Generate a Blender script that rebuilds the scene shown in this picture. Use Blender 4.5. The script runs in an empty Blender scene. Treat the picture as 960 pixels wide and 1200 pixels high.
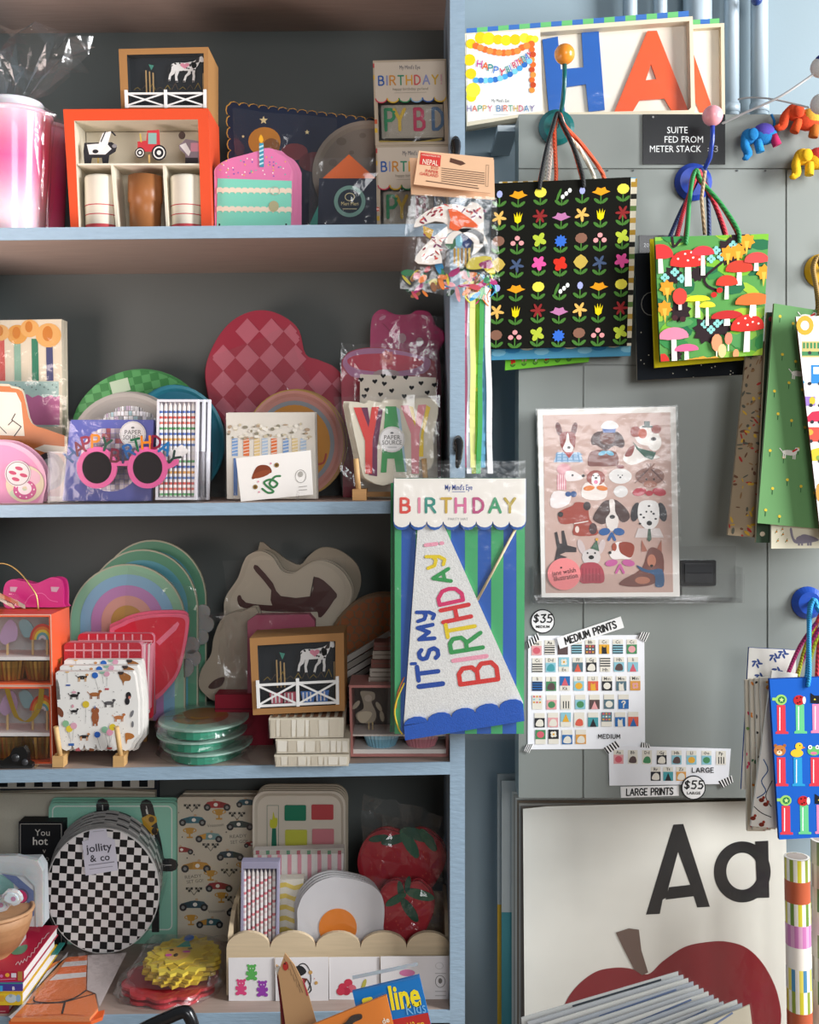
import bpy, math, random
from mathutils import Vector, noise
from mathutils.geometry import tessellate_polygon
sc = bpy.context.scene
COL = sc.collection
F = 1280.0; HZ = 540.0; CX = 480.0; ZC = 1.45; DF = 1.85   # lens in pixels, horizon row, lens height, shelf front distance
# ---------------------------------------------------------------- camera, world, lights, exposure
cam = bpy.data.objects.new('camera', bpy.data.cameras.new('camera')); COL.objects.link(cam)
cam.location = (0, 0, ZC); cam.rotation_euler = (math.pi/2, 0, 0)
cam.data.sensor_width = 36; cam.data.lens = F/1200*36; cam.data.shift_y = -60/1200
cam.data.clip_start = 0.05
sc.camera = cam
w = bpy.data.worlds.new('world'); sc.world = w; w.use_nodes = True
wn = w.node_tree.nodes; wl = w.node_tree.links
bg = wn['Background']
tc = wn.new('ShaderNodeTexCoord'); sp = wn.new('ShaderNodeSeparateXYZ'); rp = wn.new('ShaderNodeValToRGB')
wl.new(tc.outputs['Generated'], sp.inputs[0]); wl.new(sp.outputs['Z'], rp.inputs[0])
rp.color_ramp.elements[0].position = 0.0; rp.color_ramp.elements[0].color = (.52, .47, .43, 1)
rp.color_ramp.elements[1].position = 1.0; rp.color_ramp.elements[1].color = (.72, .78, .86, 1)
wl.new(rp.outputs[0], bg.inputs[0]); bg.inputs[1].default_value = 0.17
def area(name, loc, target, size, sizey, power, col):
    l = bpy.data.lights.new(name, 'AREA'); l.shape = 'RECTANGLE'; l.size = size; l.size_y = sizey
    l.energy = power; l.color = col
    o = bpy.data.objects.new(name, l); COL.objects.link(o); o.location = loc
    o.rotation_euler = (Vector(target)-Vector(loc)).to_track_quat('-Z', 'Y').to_euler()
    return o
area('shop_window_light', (2.75, 0.75, 2.2), (0.0, 2.0, 1.35), 0.9, 1.5, 110, (.96, .98, 1))
area('front_window_light', (0.9, -1.8, 2.1), (0.0, 2.0, 1.3), 1.3, 1.2, 27, (.97, .98, 1))
area('underside_fill_light', (-1.0, 1.25, 1.40), (-0.76, 2.02, 2.12), 0.4, 0.5, 2.8, (1, .82, .76)).data.spread = math.radians(120)  # added warm fill lamp, imitates floor bounce on the left shelf undersides; no doorway
sc.view_settings.view_transform = 'Standard'; sc.view_settings.look = 'None'
sc.view_settings.gamma = 1; sc.view_settings.use_curve_mapping = False
sc.view_settings.exposure = 0.68
# ---------------------------------------------------------------- helpers
def lin(c): return c/12.92 if c <= .04045 else ((c+.055)/1.055)**2.4
_hc = {}
def H(h):
    if isinstance(h, tuple): return h
    if h not in _hc:
        _hc[h] = tuple(lin(int(h[i:i+2], 16)/255) for i in (0, 2, 4))+(1.0,)
    return _hc[h]
def W(x, y, Y): return Vector(((x-CX)*Y/F, Y, ZC-(y-HZ)*Y/F))
_m = {}
def mat(kind):
    if kind in _m: return _m[kind]
    m = bpy.data.materials.new(kind); m.use_nodes = True; n = m.node_tree.nodes; l = m.node_tree.links
    b = n['Principled BSDF']; out = n['Material Output']
    at = n.new('ShaderNodeAttribute'); at.attribute_name = 'Col'
    tx = n.new('ShaderNodeTexCoord'); ns = n.new('ShaderNodeTexNoise'); l.new(tx.outputs['Object'], ns.inputs['Vector'])
    def bump(strength, dist, src=None):
        bp = n.new('ShaderNodeBump'); bp.inputs['Strength'].default_value = strength; bp.inputs['Distance'].default_value = dist
        l.new(src or ns.outputs['Fac'], bp.inputs['Height']); return bp
    def mottle(amount, src=None):
        mr = n.new('ShaderNodeMapRange'); mr.inputs['To Min'].default_value = 1-amount; mr.inputs['To Max'].default_value = 1+amount*.6
        l.new(src or ns.outputs['Fac'], mr.inputs['Value'])
        mx = n.new('ShaderNodeMixRGB'); mx.blend_type = 'MULTIPLY'; mx.inputs[0].default_value = 1
        l.new(at.outputs['Color'], mx.inputs[1]); l.new(mr.outputs[0], mx.inputs[2])
        l.new(mx.outputs[0], b.inputs['Base Color'])
    if kind in ('cellophane', 'acrylic', 'clear_sleeve'):
        tr = n.new('ShaderNodeBsdfTransparent'); gl = n.new('ShaderNodeBsdfGlossy'); df = n.new('ShaderNodeBsdfDiffuse')
        lw = n.new('ShaderNodeLayerWeight'); lw.inputs['Blend'].default_value = .5
        m1 = n.new('ShaderNodeMixShader'); m2 = n.new('ShaderNodeMixShader')
        haze = {'cellophane': .012, 'acrylic': .008, 'clear_sleeve': .012}[kind]
        gl.inputs['Roughness'].default_value = {'cellophane': .12, 'acrylic': .05, 'clear_sleeve': .16}[kind]
        df.inputs['Color'].default_value = (.85, .87, .88, 1)
        m1.inputs[0].default_value = haze
        l.new(tr.outputs[0], m1.inputs[1]); l.new(df.outputs[0], m1.inputs[2])
        pw = n.new('ShaderNodeMath'); pw.operation = 'POWER'; pw.inputs[1].default_value = 4.0; l.new(lw.outputs['Facing'], pw.inputs[0])
        mt = n.new('ShaderNodeMath'); mt.operation = 'MULTIPLY_ADD'; mt.inputs[1].default_value = .8; mt.inputs[2].default_value = {'cellophane': .055, 'acrylic': .04, 'clear_sleeve': .04}[kind]
        l.new(pw.outputs[0], mt.inputs[0]); l.new(mt.outputs[0], m2.inputs[0])
        l.new(m1.outputs[0], m2.inputs[1]); l.new(gl.outputs[0], m2.inputs[2])
        if kind != 'acrylic':
            ns.inputs['Scale'].default_value = 38; ns.inputs['Detail'].default_value = 2
            bp = bump(.5, .004)
            l.new(bp.outputs[0], gl.inputs['Normal'])
        l.new(m2.outputs[0], out.inputs['Surface'])
    elif kind == 'wood':
        mp = n.new('ShaderNodeMapping'); mp.inputs['Scale'].default_value = (3, 30, 40)
        l.new(tx.outputs['Object'], mp.inputs['Vector']); l.new(mp.outputs[0], ns.inputs['Vector'])
        ns.inputs['Scale'].default_value = 4; ns.inputs['Detail'].default_value = 5
        mottle(.22); b.inputs['Roughness'].default_value = .6; l.new(bump(.15, .001).outputs[0], b.inputs['Normal'])
    elif kind == 'brushed_paint':
        mp = n.new('ShaderNodeMapping'); mp.inputs['Scale'].default_value = (14, 60, 60)
        l.new(tx.outputs['Object'], mp.inputs['Vector']); l.new(mp.outputs[0], ns.inputs['Vector'])
        ns.inputs['Scale'].default_value = 3; ns.inputs['Detail'].default_value = 6
        mottle(.16); b.inputs['Roughness'].default_value = .5; l.new(bump(.5, .002).outputs[0], b.inputs['Normal'])
    elif kind == 'wall_paint':
        ns.inputs['Scale'].default_value = 5; mottle(.07); b.inputs['Roughness'].default_value = .6
        n2 = n.new('ShaderNodeTexNoise'); n2.inputs['Scale'].default_value = 160; l.new(tx.outputs['Object'], n2.inputs['Vector'])
        l.new(bump(.12, .001, n2.outputs['Fac']).outputs[0], b.inputs['Normal'])
    elif kind == 'sheet_metal':
        ns.inputs['Scale'].default_value = 3; mottle(.06); b.inputs['Roughness'].default_value = .42; b.inputs['Metallic'].default_value = .12
        n2 = n.new('ShaderNodeTexNoise'); n2.inputs['Scale'].default_value = 220; l.new(tx.outputs['Object'], n2.inputs['Vector'])
        l.new(bump(.06, .0008, n2.outputs['Fac']).outputs[0], b.inputs['Normal'])
    elif kind == 'felt':
        ns.inputs['Scale'].default_value = 500; ns.inputs['Detail'].default_value = 3; mottle(.3)
        b.inputs['Roughness'].default_value = .95; l.new(bump(.6, .001).outputs[0], b.inputs['Normal'])
    elif kind == 'rope':
        wv = n.new('ShaderNodeTexWave'); wv.bands_direction = 'DIAGONAL'; wv.inputs['Scale'].default_value = 130
        l.new(tx.outputs['Object'], wv.inputs['Vector']); mottle(.35, wv.outputs['Fac'])
        b.inputs['Roughness'].default_value = .6; l.new(bump(.5, .001, wv.outputs['Fac']).outputs[0], b.inputs['Normal'])
    elif kind == 'foil':
        mottle(.1); b.inputs['Metallic'].default_value = .8; b.inputs['Roughness'].default_value = .3
        ns.inputs['Scale'].default_value = 60; l.new(bump(.4, .002).outputs[0], b.inputs['Normal'])
    elif kind == 'frosted_plastic':
        ns.inputs['Scale'].default_value = 9; mottle(.08); b.inputs['Roughness'].default_value = .22
        b.inputs['Subsurface Weight'].default_value = .35; b.inputs['Subsurface Scale'].default_value = .03
        b.inputs['Coat Weight'].default_value = .5
    elif kind == 'dark_glass':
        l.new(at.outputs['Color'], b.inputs['Base Color']); b.inputs['Roughness'].default_value = .08
    else:
        ns.inputs['Scale'].default_value = 30; ns.inputs['Detail'].default_value = 4; mottle(.05)
        b.inputs['Roughness'].default_value = {'paper': .6, 'coated': .36, 'plastic': .25, 'fabric': .85, 'matte_print': .8}[kind]
        b.inputs['Specular IOR Level'].default_value = {'paper': .25, 'coated': .4, 'plastic': .6, 'fabric': .15, 'matte_print': .1}[kind]
        if kind == 'fabric':
            ns.inputs['Scale'].default_value = 300; l.new(bump(.5, .001).outputs[0], b.inputs['Normal'])
    _m[kind] = m
    return m

class Item:
    def __init__(s, name, label, cat, ax, ay, Y, group=None, rx=0, rz=0, kind=None):
        o = bpy.data.objects.new(name, None); COL.objects.link(o); o.empty_display_size = .02
        o.location = W(ax, ay, Y); o.rotation_euler = (math.radians(rx), 0, math.radians(rz))
        if kind: o['kind'] = kind
        else:
            o['label'] = label; o['category'] = cat
            if group: o['group'] = group
        s.o = o; s.ax = ax; s.ay = ay; s.b = ay; s.Y = Y; s.s = Y/F

SHELF = {1: (267, 262), 2: (592, 586.5), 3: (903, 893), 4: (1192, 1184)}
def shelf_z(k, X):
    px = CX+X*F/DF; a, b = SHELF[k]; y = a+(b-a)*px/530
    return ZC-(y-HZ)*DF/F
def base(k, x, Y):
    return HZ-(shelf_z(k, (x-CX)*Y/F)-ZC)*F/Y
def onshelf(name, label, cat, k, x, Y, **kw):
    return Item(name, label, cat, x, base(k, x, Y), Y, **kw)

def frame(x0, y0, k): return lambda x, y: (x0+x*k, y0+y*k)
def quadmap(TL, TR, BR, BL, w=1, h=1):
    def f(x, y):
        u = x/w; v = y/h
        return (TL[0]*(1-u)*(1-v)+TR[0]*u*(1-v)+BR[0]*u*v+BL[0]*(1-u)*v,
                TL[1]*(1-u)*(1-v)+TR[1]*u*(1-v)+BR[1]*u*v+BL[1]*(1-u)*v)
    return f
def smooth(pts, n=5, closed=True):
    out = []; L = len(pts); R = range(L) if closed else range(L-1)
    for i in R:
        p0, p1, p2, p3 = [pts[(i+j) % L] if closed else pts[min(max(i+j, 0), L-1)] for j in (-1, 0, 1, 2)]
        for k in range(n):
            t = k/n
            out.append(tuple(.5*((2*b)+(-a+c)*t+(2*a-5*b+4*c-d)*t*t+(-a+3*b-3*c+d)*t**3) for a, b, c, d in zip(p0, p1, p2, p3)))
    if not closed: out.append(tuple(pts[-1]))
    return out
def ell(cx, cy, rx, ry=None, n=20, a0=0, a1=360, rot=0):
    ry = rx if ry is None else ry; r = math.radians(rot); full = abs(a1-a0) >= 360
    P_ = []
    for i in range(n if full else n+1):
        a = math.radians(a0+(a1-a0)*i/n); x = rx*math.cos(a); y = ry*math.sin(a)
        P_.append((cx+x*math.cos(r)-y*math.sin(r), cy+x*math.sin(r)+y*math.cos(r)))
    return P_
def rrect(x0, y0, x1, y1, r, n=4):
    o = []
    for cx, cy, a in ((x1-r, y0+r, -90), (x1-r, y1-r, 0), (x0+r, y1-r, 90), (x0+r, y0+r, 180)):
        for i in range(n+1):
            t = math.radians(a+90*i/n); o.append((cx+r*math.cos(t), cy+r*math.sin(t)))
    return o
def rotp(pts, cx, cy, deg):
    a = math.radians(deg); c = math.cos(a); s_ = math.sin(a)
    return [(cx+(x-cx)*c-(y-cy)*s_, cy+(x-cx)*s_+(y-cy)*c) for x, y in pts]
def scal(pts, k, ky=None):
    ky = k if ky is None else ky
    cx = sum(p[0] for p in pts)/len(pts); cy = sum(p[1] for p in pts)/len(pts)
    return [(cx+(x-cx)*k, cy+(y-cy)*ky) for x, y in pts]
def heart(cx, cy, r, rot=0, n=14):
    o = []
    for i in range(n):
        t = 2*math.pi*i/n
        o.append((cx+r*math.sin(t)**3, cy-r*(13*math.cos(t)-5*math.cos(2*t)-2*math.cos(3*t)-math.cos(4*t))/16))
    return rotp(o, cx, cy, rot)
def star(cx, cy, r, k=5, inner=.45, rot=-90):
    return [(cx+(r if i % 2 == 0 else r*inner)*math.cos(math.radians(rot+180*i/k)), cy+(r if i % 2 == 0 else r*inner)*math.sin(math.radians(rot+180*i/k))) for i in range(2*k)]
def scallops(x0, y0, x1, y1, n, d, k=5):
    """points along an edge with n bumps of depth d on its right hand side (down for left to right)"""
    L = math.hypot(x1-x0, y1-y0); ux, uy = (x1-x0)/L, (y1-y0)/L; nx, ny = -uy, ux; o = []
    for i in range(n):
        for j in range(k+1):
            a = math.pi*j/k; t = (i+.5-.5*math.cos(a))/n*L
            o.append((x0+ux*t+nx*d*math.sin(a), y0+uy*t+ny*d*math.sin(a)))
    return o
def inside(pt, poly):
    x, y = pt; c = False; j = len(poly)-1
    for i in range(len(poly)):
        xi, yi = poly[i]; xj, yj = poly[j]
        if (yi > y) != (yj > y) and x < (xj-xi)*(y-yi)/(yj-yi)+xi: c = not c
        j = i
    return c
def clip_convex(poly, clip):
    ar = sum(clip[i][0]*clip[(i+1) % len(clip)][1]-clip[(i+1) % len(clip)][0]*clip[i][1] for i in range(len(clip)))
    sg = 1 if ar > 0 else -1; out = poly
    for i in range(len(clip)):
        a = clip[i]; b = clip[(i+1) % len(clip)]; inp = out; out = []
        if not inp: return []
        f = lambda p: sg*((b[0]-a[0])*(p[1]-a[1])-(b[1]-a[1])*(p[0]-a[0]))
        for k in range(len(inp)):
            p = inp[k]; q = inp[(k+1) % len(inp)]; fp = f(p); fq = f(q)
            if fp >= 0: out.append(p)
            if (fp >= 0) != (fq >= 0):
                t = fp/(fp-fq); out.append((p[0]+(q[0]-p[0])*t, p[1]+(q[1]-p[1])*t))
    return out

# single-stroke alphabet for hand lettering: width, strokes
SF = {'A': (.8, [[(0, 1), (.4, 0), (.8, 1)], [(.15, .65), (.65, .65)]]),
 'B': (.66, [[(0, 0), (0, 1), (.42, 1), (.62, .88), (.62, .62), (.42, .48), (0, .48)], [(0, 0), (.36, 0), (.54, .12), (.54, .36), (.36, .48)]]),
 'C': (.72, [[(.7, .18), (.5, 0), (.22, .04), (0, .35), (0, .65), (.22, .96), (.5, 1), (.7, .82)]]),
 'D': (.7, [[(0, 0), (0, 1), (.32, 1), (.62, .78), (.68, .5), (.62, .22), (.32, 0), (0, 0)]]),
 'E': (.58, [[(.58, 0), (0, 0), (0, 1), (.58, 1)], [(0, .48), (.48, .48)]]),
 'F': (.56, [[(.56, 0), (0, 0), (0, 1)], [(0, .48), (.46, .48)]]),
 'G': (.75, [[(.7, .18), (.5, 0), (.22, .04), (0, .35), (0, .65), (.22, .96), (.5, 1), (.72, .85), (.72, .55), (.45, .55)]]),
 'H': (.68, [[(0, 0), (0, 1)], [(.68, 0), (.68, 1)], [(0, .5), (.68, .5)]]),
 'I': (.05, [[(.02, 0), (.02, 1)]]), 'J': (.5, [[(.5, 0), (.5, .8), (.32, 1), (.1, .95), (0, .8)]]),
 'K': (.65, [[(0, 0), (0, 1)], [(.6, 0), (0, .55)], [(.2, .4), (.65, 1)]]),
 'L': (.52, [[(0, 0), (0, 1), (.52, 1)]]), 'M': (.85, [[(0, 1), (.06, 0), (.42, .7), (.78, 0), (.85, 1)]]),
 'N': (.68, [[(0, 1), (0, 0), (.68, 1), (.68, 0)]]),
 'O': (.78, [[(.39, 0), (.12, .1), (0, .5), (.12, .9), (.39, 1), (.66, .9), (.78, .5), (.66, .1), (.39, 0)]]),
 'P': (.62, [[(0, 1), (0, 0), (.38, 0), (.58, .12), (.58, .4), (.38, .54), (0, .54)]]),
 'R': (.66, [[(0, 1), (0, 0), (.38, 0), (.58, .12), (.58, .38), (.38, .5), (0, .5)], [(.3, .5), (.66, 1)]]),
 'S': (.6, [[(.56, .15), (.4, 0), (.16, 0), (.02, .15), (.06, .38), (.5, .58), (.58, .82), (.42, 1), (.14, 1), (0, .85)]]),
 'T': (.68, [[(0, 0), (.68, 0)], [(.34, 0), (.34, 1)]]), 'U': (.66, [[(0, 0), (0, .75), (.2, 1), (.46, 1), (.66, .75), (.66, 0)]]),
 'V': (.74, [[(0, 0), (.37, 1), (.74, 0)]]), 'W': (1, [[(0, 0), (.25, 1), (.5, .3), (.75, 1), (1, 0)]]),
 'X': (.7, [[(0, 0), (.7, 1)], [(.7, 0), (0, 1)]]), 'Y': (.72, [[(0, 0), (.36, .5), (.72, 0)], [(.36, .5), (.36, 1)]]),
 'y': (.66, [[(0, 0), (.08, .42), (.34, .55), (.56, .4)], [(.62, 0), (.5, .8), (.3, 1.08), (.05, .95)]]),
 'Z': (.62, [[(0, 0), (.6, 0), (0, 1), (.62, 1)]]), '!': (.1, [[(.05, 0), (.05, .66)], [(.05, .92), (.05, 1)]]),
 "'": (.1, [[(.05, 0), (.03, .25)]]), '.': (.1, [[(.05, .92), (.05, 1)]]),
 '$': (.6, [[(.56, .2), (.4, .08), (.16, .08), (.04, .2), (.08, .4), (.48, .58), (.56, .8), (.42, .92), (.14, .92), (0, .8)], [(.3, -.05), (.3, 1.05)]]),
 '3': (.58, [[(0, .05), (.56, 0), (.25, .42), (.5, .5), (.58, .75), (.4, 1), (.1, 1), (0, .85)]]),
 '5': (.58, [[(.55, 0), (.08, 0), (.05, .42), (.4, .4), (.58, .68), (.4, 1), (0, .95)]]),
 '2': (.58, [[(0, .2), (.2, 0), (.45, .05), (.5, .3), (0, 1), (.58, 1)]]), '0': (.6, [[(.3, 0), (.05, .2), (0, .6), (.2, 1), (.4, 1), (.6, .6), (.5, .1), (.3, 0)]]),
 '#': (.7, [[(.25, 0), (.15, 1)], [(.55, 0), (.45, 1)], [(.02, .33), (.7, .33)], [(0, .67), (.66, .67)]]),
 '?': (.55, [[(0, .2), (.2, 0), (.45, .05), (.5, .3), (.26, .5), (.26, .7)], [(.26, .92), (.26, 1)]]),
 '&': (.7, [[(.68, 1), (.12, .3), (.2, .03), (.4, .03), (.46, .25), (.06, .62), (.08, .92), (.35, 1), (.66, .6)]]), ' ': (.35, [])}
_tcache = {}
def font_mesh(s, bold=0.0, res=2):
    k = (s, bold, res)
    if k not in _tcache:
        cu = bpy.data.curves.new('t', 'FONT'); cu.body = s; cu.size = 1.0; cu.offset = bold; cu.resolution_u = res; cu.align_x = 'CENTER'; cu.align_y = 'CENTER'
        ob = bpy.data.objects.new('t', cu); me = ob.to_mesh()
        _tcache[k] = ([(v.co.x, -v.co.y) for v in me.vertices], [tuple(p.vertices) for p in me.polygons])
        ob.to_mesh_clear(); bpy.data.objects.remove(ob); bpy.data.curves.remove(cu)
    return _tcache[k]

class P:
    """collects the faces of ONE mesh object; points are given as photograph columns and rows at the item's own distance"""
    def __init__(s, it, name, material='paper', parent=None, w=None, ground=None, label=None, clip=None):
        s.it = it; s.name = name; s.m = material; s.parent = parent or it.o; s.w = w; s.g = ground; s.label = label; s.clip = clip
        s.v = []; s.f = []; s.c = []; s.sm = []; s.k = 0
    def pt(s, x, y, z=0.0):
        i = s.it
        if s.g is not None:
            h = s.g; Y = (ZC-h)*F/(y-HZ); wv = Vector(((x-CX)*Y/F, Y, h+z*i.s))
            return tuple(wv-i.o.location)
        return ((x-i.ax)*i.s, -z*i.s, (i.ay-y)*i.s)
    def wp(s, pts): return [s.w(x, y) for x, y in pts] if s.w else list(pts)
    def raw(s, vs, fs, col, smooth=False):
        b = len(s.v); s.v += vs; col = H(col)
        for f in fs: s.f.append(tuple(b+k for k in f)); s.c.append(col); s.sm.append(smooth)
    def face(s, pts, z, col, wd=True):
        q = s.wp(pts) if wd else list(pts)
        if s.clip: q = clip_convex(q, s.clip)
        if len(q) < 3: return s
        a = sum(q[i][0]*q[(i+1) % len(q)][1]-q[(i+1) % len(q)][0]*q[i][1] for i in range(len(q)))
        if a > 0: q = q[::-1]
        s.k += 1; z += s.k*.002
        s.raw([s.pt(x, y, z) for x, y in q], [tuple(range(len(q)))], col); return s
    def rect(s, x0, y0, x1, y1, z, col, rot=0):
        p = [(x0, y0), (x1, y0), (x1, y1), (x0, y1)]
        if rot: p = rotp(p, (x0+x1)/2, (y0+y1)/2, rot)
        return s.face(p, z, col)
    def e(s, cx, cy, rx, ry, z, col, n=14, **k): return s.face(ell(cx, cy, rx, ry, n, **k), z, col)
    def slab(s, pts, z0, z1, col, side=None, back=None, z1b=None):
        q = s.wp(pts); a = sum(q[i][0]*q[(i+1) % len(q)][1]-q[(i+1) % len(q)][0]*q[i][1] for i in range(len(q)))
        if a > 0: q = q[::-1]
        n = len(q); fr = [s.pt(x, y, z1) for x, y in q]; bk = [s.pt(x, y, z0) for x, y in q]
        s.raw(fr, [tuple(range(n))], col); s.raw(bk, [tuple(range(n-1, -1, -1))], back or side or col)
        s.raw(fr+bk, [(i, i+n, (i+1) % n+n, (i+1) % n) for i in range(n)], side or col); return s
    def box(s, x0, y0, x1, y1, z0, z1, col, side=None, rot=0):
        p = [(x0, y0), (x1, y0), (x1, y1), (x0, y1)]
        if rot: p = rotp(p, (x0+x1)/2, (y0+y1)/2, rot)
        return s.slab(p, z0, z1, col, side)
    def ring(s, outer, inner, zo, zi, col):
        a = s.wp(outer); b = s.wp(inner); n = len(a)
        s.raw([s.pt(x, y, zo) for x, y in a]+[s.pt(x, y, zi) for x, y in b], [(i, (i+1) % n, (i+1) % n+n, i+n) for i in range(n)], col); return s
    def frame_(s, outer, inner, z0, z1, col, incol=None):
        """solid picture-frame shape: front ring, outer wall, inner wall"""
        s.ring(outer, inner, z1, z1, col); s.ring(outer, outer, z1, z0, col); s.ring(inner, inner, z1, z0, incol or col); return s
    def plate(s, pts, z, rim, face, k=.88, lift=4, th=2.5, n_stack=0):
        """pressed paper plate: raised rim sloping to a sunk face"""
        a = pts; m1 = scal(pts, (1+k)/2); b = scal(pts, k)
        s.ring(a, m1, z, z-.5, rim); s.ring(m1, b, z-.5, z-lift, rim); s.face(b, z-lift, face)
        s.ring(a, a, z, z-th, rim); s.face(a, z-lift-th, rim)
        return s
    def line(s, pts, wd, z, col, cap=True, closed=False):
        q = list(pts)+([pts[0]] if closed else [])
        for i in range(len(q)-1):
            (x0, y0), (x1, y1) = q[i][:2], q[i+1][:2]; L = math.hypot(x1-x0, y1-y0) or 1
            nx, ny = -(y1-y0)/L*wd/2, (x1-x0)/L*wd/2
            s.face([(x0+nx, y0+ny), (x1+nx, y1+ny), (x1-nx, y1-ny), (x0-nx, y0-ny)], z+.01*(i % 2), col)
        if cap:
            for i, (x, y) in enumerate(q): s.face(ell(x, y, wd/2, wd/2, 8), z+.02+.005*(i % 2), col)
        return s
    def st(s, txt, x, y, h, wd, z, cols, gap=.28, rot=0, sx=1.0, center=False, slant=0):
        """hand lettering from strokes; x,y is the top left (or centre)"""
        if isinstance(cols, str): cols = [cols]
        tot = sum(SF[c][0]+gap for c in txt)-gap; cur = 0; k = 0
        ox, oy = (-(tot*h*sx)/2, -h/2) if center else (0, 0); r = math.radians(rot); cs, sn = math.cos(r), math.sin(r)
        for c in txt:
            wch, sts = SF[c]
            for stx in sts:
                pp = []
                for (px, py) in stx:
                    X = ox+(cur+px)*h*sx+slant*(1-py)*h; Y = oy+py*h
                    pp.append((x+X*cs-Y*sn, y+X*sn+Y*cs))
                s.line(pp, wd, z, cols[k % len(cols)])
            if c != ' ': k += 1
            cur += wch+gap
        return s
    def text(s, txt, cx, cy, size, z, col, bold=0.0, rot=0, sx=1, res=2, width=None):
        vs, fs = font_mesh(txt, bold, res); r = math.radians(rot); cs, sn = math.cos(r), math.sin(r)
        if width and vs:
            wv = max(v[0] for v in vs)-min(v[0] for v in vs); sx = width/(wv*size)
        q = s.wp([(cx+(x*sx*cs-y*sn)*size, cy+(x*sx*sn+y*cs)*size) for x, y in vs])
        s.raw([s.pt(x, y, z) for x, y in q], fs, col); return s
    def tube(s, pts, r, col, n=7, closed=False, cols=None, cap=True):
        q = [Vector(s.pt(*( (s.w(p[0], p[1]) if s.w else (p[0], p[1]))+((p[2] if len(p) > 2 else 0),) ))) for p in pts]
        rr = r if isinstance(r, (list, tuple)) else [r]*len(q); L = len(q); b = len(s.v); vs = []; up = Vector((.31, .87, .4)).normalized()
        for i, p in enumerate(q):
            a = q[(i-1) % L] if (closed or i > 0) else p; c = q[(i+1) % L] if (closed or i < L-1) else p
            t = (c-a).normalized() if (c-a).length > 1e-9 else Vector((0, 0, 1))
            u = t.cross(up); u = u.normalized() if u.length > 1e-4 else Vector((1, 0, 0)); v = t.cross(u)
            R_ = rr[i]*s.it.s
            for k in range(n):
                a_ = 2*math.pi*k/n; vs.append(tuple(p+u*math.cos(a_)*R_+v*math.sin(a_)*R_))
        s.v += vs
        for i in range(L if closed else L-1):
            cc = H(cols[i % len(cols)] if cols else col)
            for k in range(n):
                s.f.append((b+i*n+k, b+i*n+(k+1) % n, b+((i+1) % L)*n+(k+1) % n, b+((i+1) % L)*n+k)); s.c.append(cc); s.sm.append(True)
        if not closed and cap:
            s.f.append(tuple(b+k for k in range(n))[::-1]); s.c.append(H(col)); s.sm.append(False)
            s.f.append(tuple(b+(L-1)*n+k for k in range(n))); s.c.append(H(col)); s.sm.append(False)
        return s
    def lathe(s, cx, prof, cz, col, n=24, flute=0, fn=None, squash=1.0):
        """prof: (radius, y[, colour]) top to bottom, vertical axis"""
        b = len(s.v); vs = []
        for p in prof:
            for k in range(n):
                a = 2*math.pi*k/n; r = p[0]*(1+(flute if k % 2 else 0)); vs.append(s.pt(cx+r*math.cos(a), p[1], cz+r*math.sin(a)*squash))
        s.v += vs
        for i in range(len(prof)-1):
            c = H(prof[i][2] if len(prof[i]) > 2 else col)
            for k in range(n):
                s.f.append((b+i*n+k, b+(i+1)*n+k, b+(i+1)*n+(k+1) % n, b+i*n+(k+1) % n)); s.c.append(c); s.sm.append(not flute)
        for i in (0, len(prof)-1):
            s.f.append(tuple(b+i*n+k for k in range(n))); s.c.append(H(prof[i][2] if len(prof[i]) > 2 else col)); s.sm.append(False)
        return s
    def ball(s, cx, cy, cz, r, col, ry=None, rz=None, n=16, m=10):
        ry = r if ry is None else ry; rz = r if rz is None else rz; b = len(s.v)
        for i in range(m+1):
            t = math.pi*i/m
            for k in range(n):
                a = 2*math.pi*k/n; s.v.append(s.pt(cx+r*math.sin(t)*math.cos(a), cy-ry*math.cos(t), cz+rz*math.sin(t)*math.sin(a)))
        for i in range(m):
            for k in range(n):
                s.f.append((b+i*n+k, b+(i+1)*n+k, b+(i+1)*n+(k+1) % n, b+i*n+(k+1) % n)); s.c.append(H(col)); s.sm.append(True)
        return s
    def crinkle(s, TL, TR, BR, BL, z, amp=2.5, nx=9, ny=9, seed=0, edge=1.5, tuck=0):
        """creased clear film: facetted sheet over a quad"""
        rnd = random.Random(seed); q = quadmap(TL, TR, BR, BL); vs = []
        for j in range(ny+1):
            for i in range(nx+1):
                u, v = i/nx, j/ny; x, y = q(u, v); ed = i in (0, nx) or j in (0, ny)
                if ed: x += rnd.uniform(-edge, edge); y += rnd.uniform(-edge, edge)
                zz = z+rnd.uniform(-amp, amp)*.7
                if tuck and ed: zz = z-tuck
                if s.w: x, y = s.w(x, y)
                vs.append(s.pt(x, y, zz))
        fs = []
        for j in range(ny):
            for i in range(nx):
                a = j*(nx+1)+i; b_ = a+1; c_ = a+nx+2; d_ = a+nx+1
                fs += [(a, d_, c_), (a, c_, b_)] if rnd.random() < .5 else [(a, d_, b_), (b_, d_, c_)]
        s.raw(vs, fs, 'ffffff'); return s
    def build(s, sub=None):
        me = bpy.data.meshes.new(s.name); me.from_pydata(s.v, [], s.f)
        ca = me.color_attributes.new('Col', 'FLOAT_COLOR', 'CORNER'); buf = []
        for f, c in zip(s.f, s.c): buf += list(c)*len(f)
        ca.data.foreach_set('color', buf); me.polygons.foreach_set('use_smooth', s.sm)
        me.materials.append(mat(s.m)); me.update()
        o = bpy.data.objects.new(s.name, me); COL.objects.link(o); o.parent = s.parent
        it = s.it
        if s.name.split('_')[0] in ('lettering', 'printed', 'seeds', 'smile', 'spots', 'embossed', 'checked') and getattr(it, 'last', None): o.parent = it.last
        else: it.last = o
        if s.label: o['label'] = s.label
        return o
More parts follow.
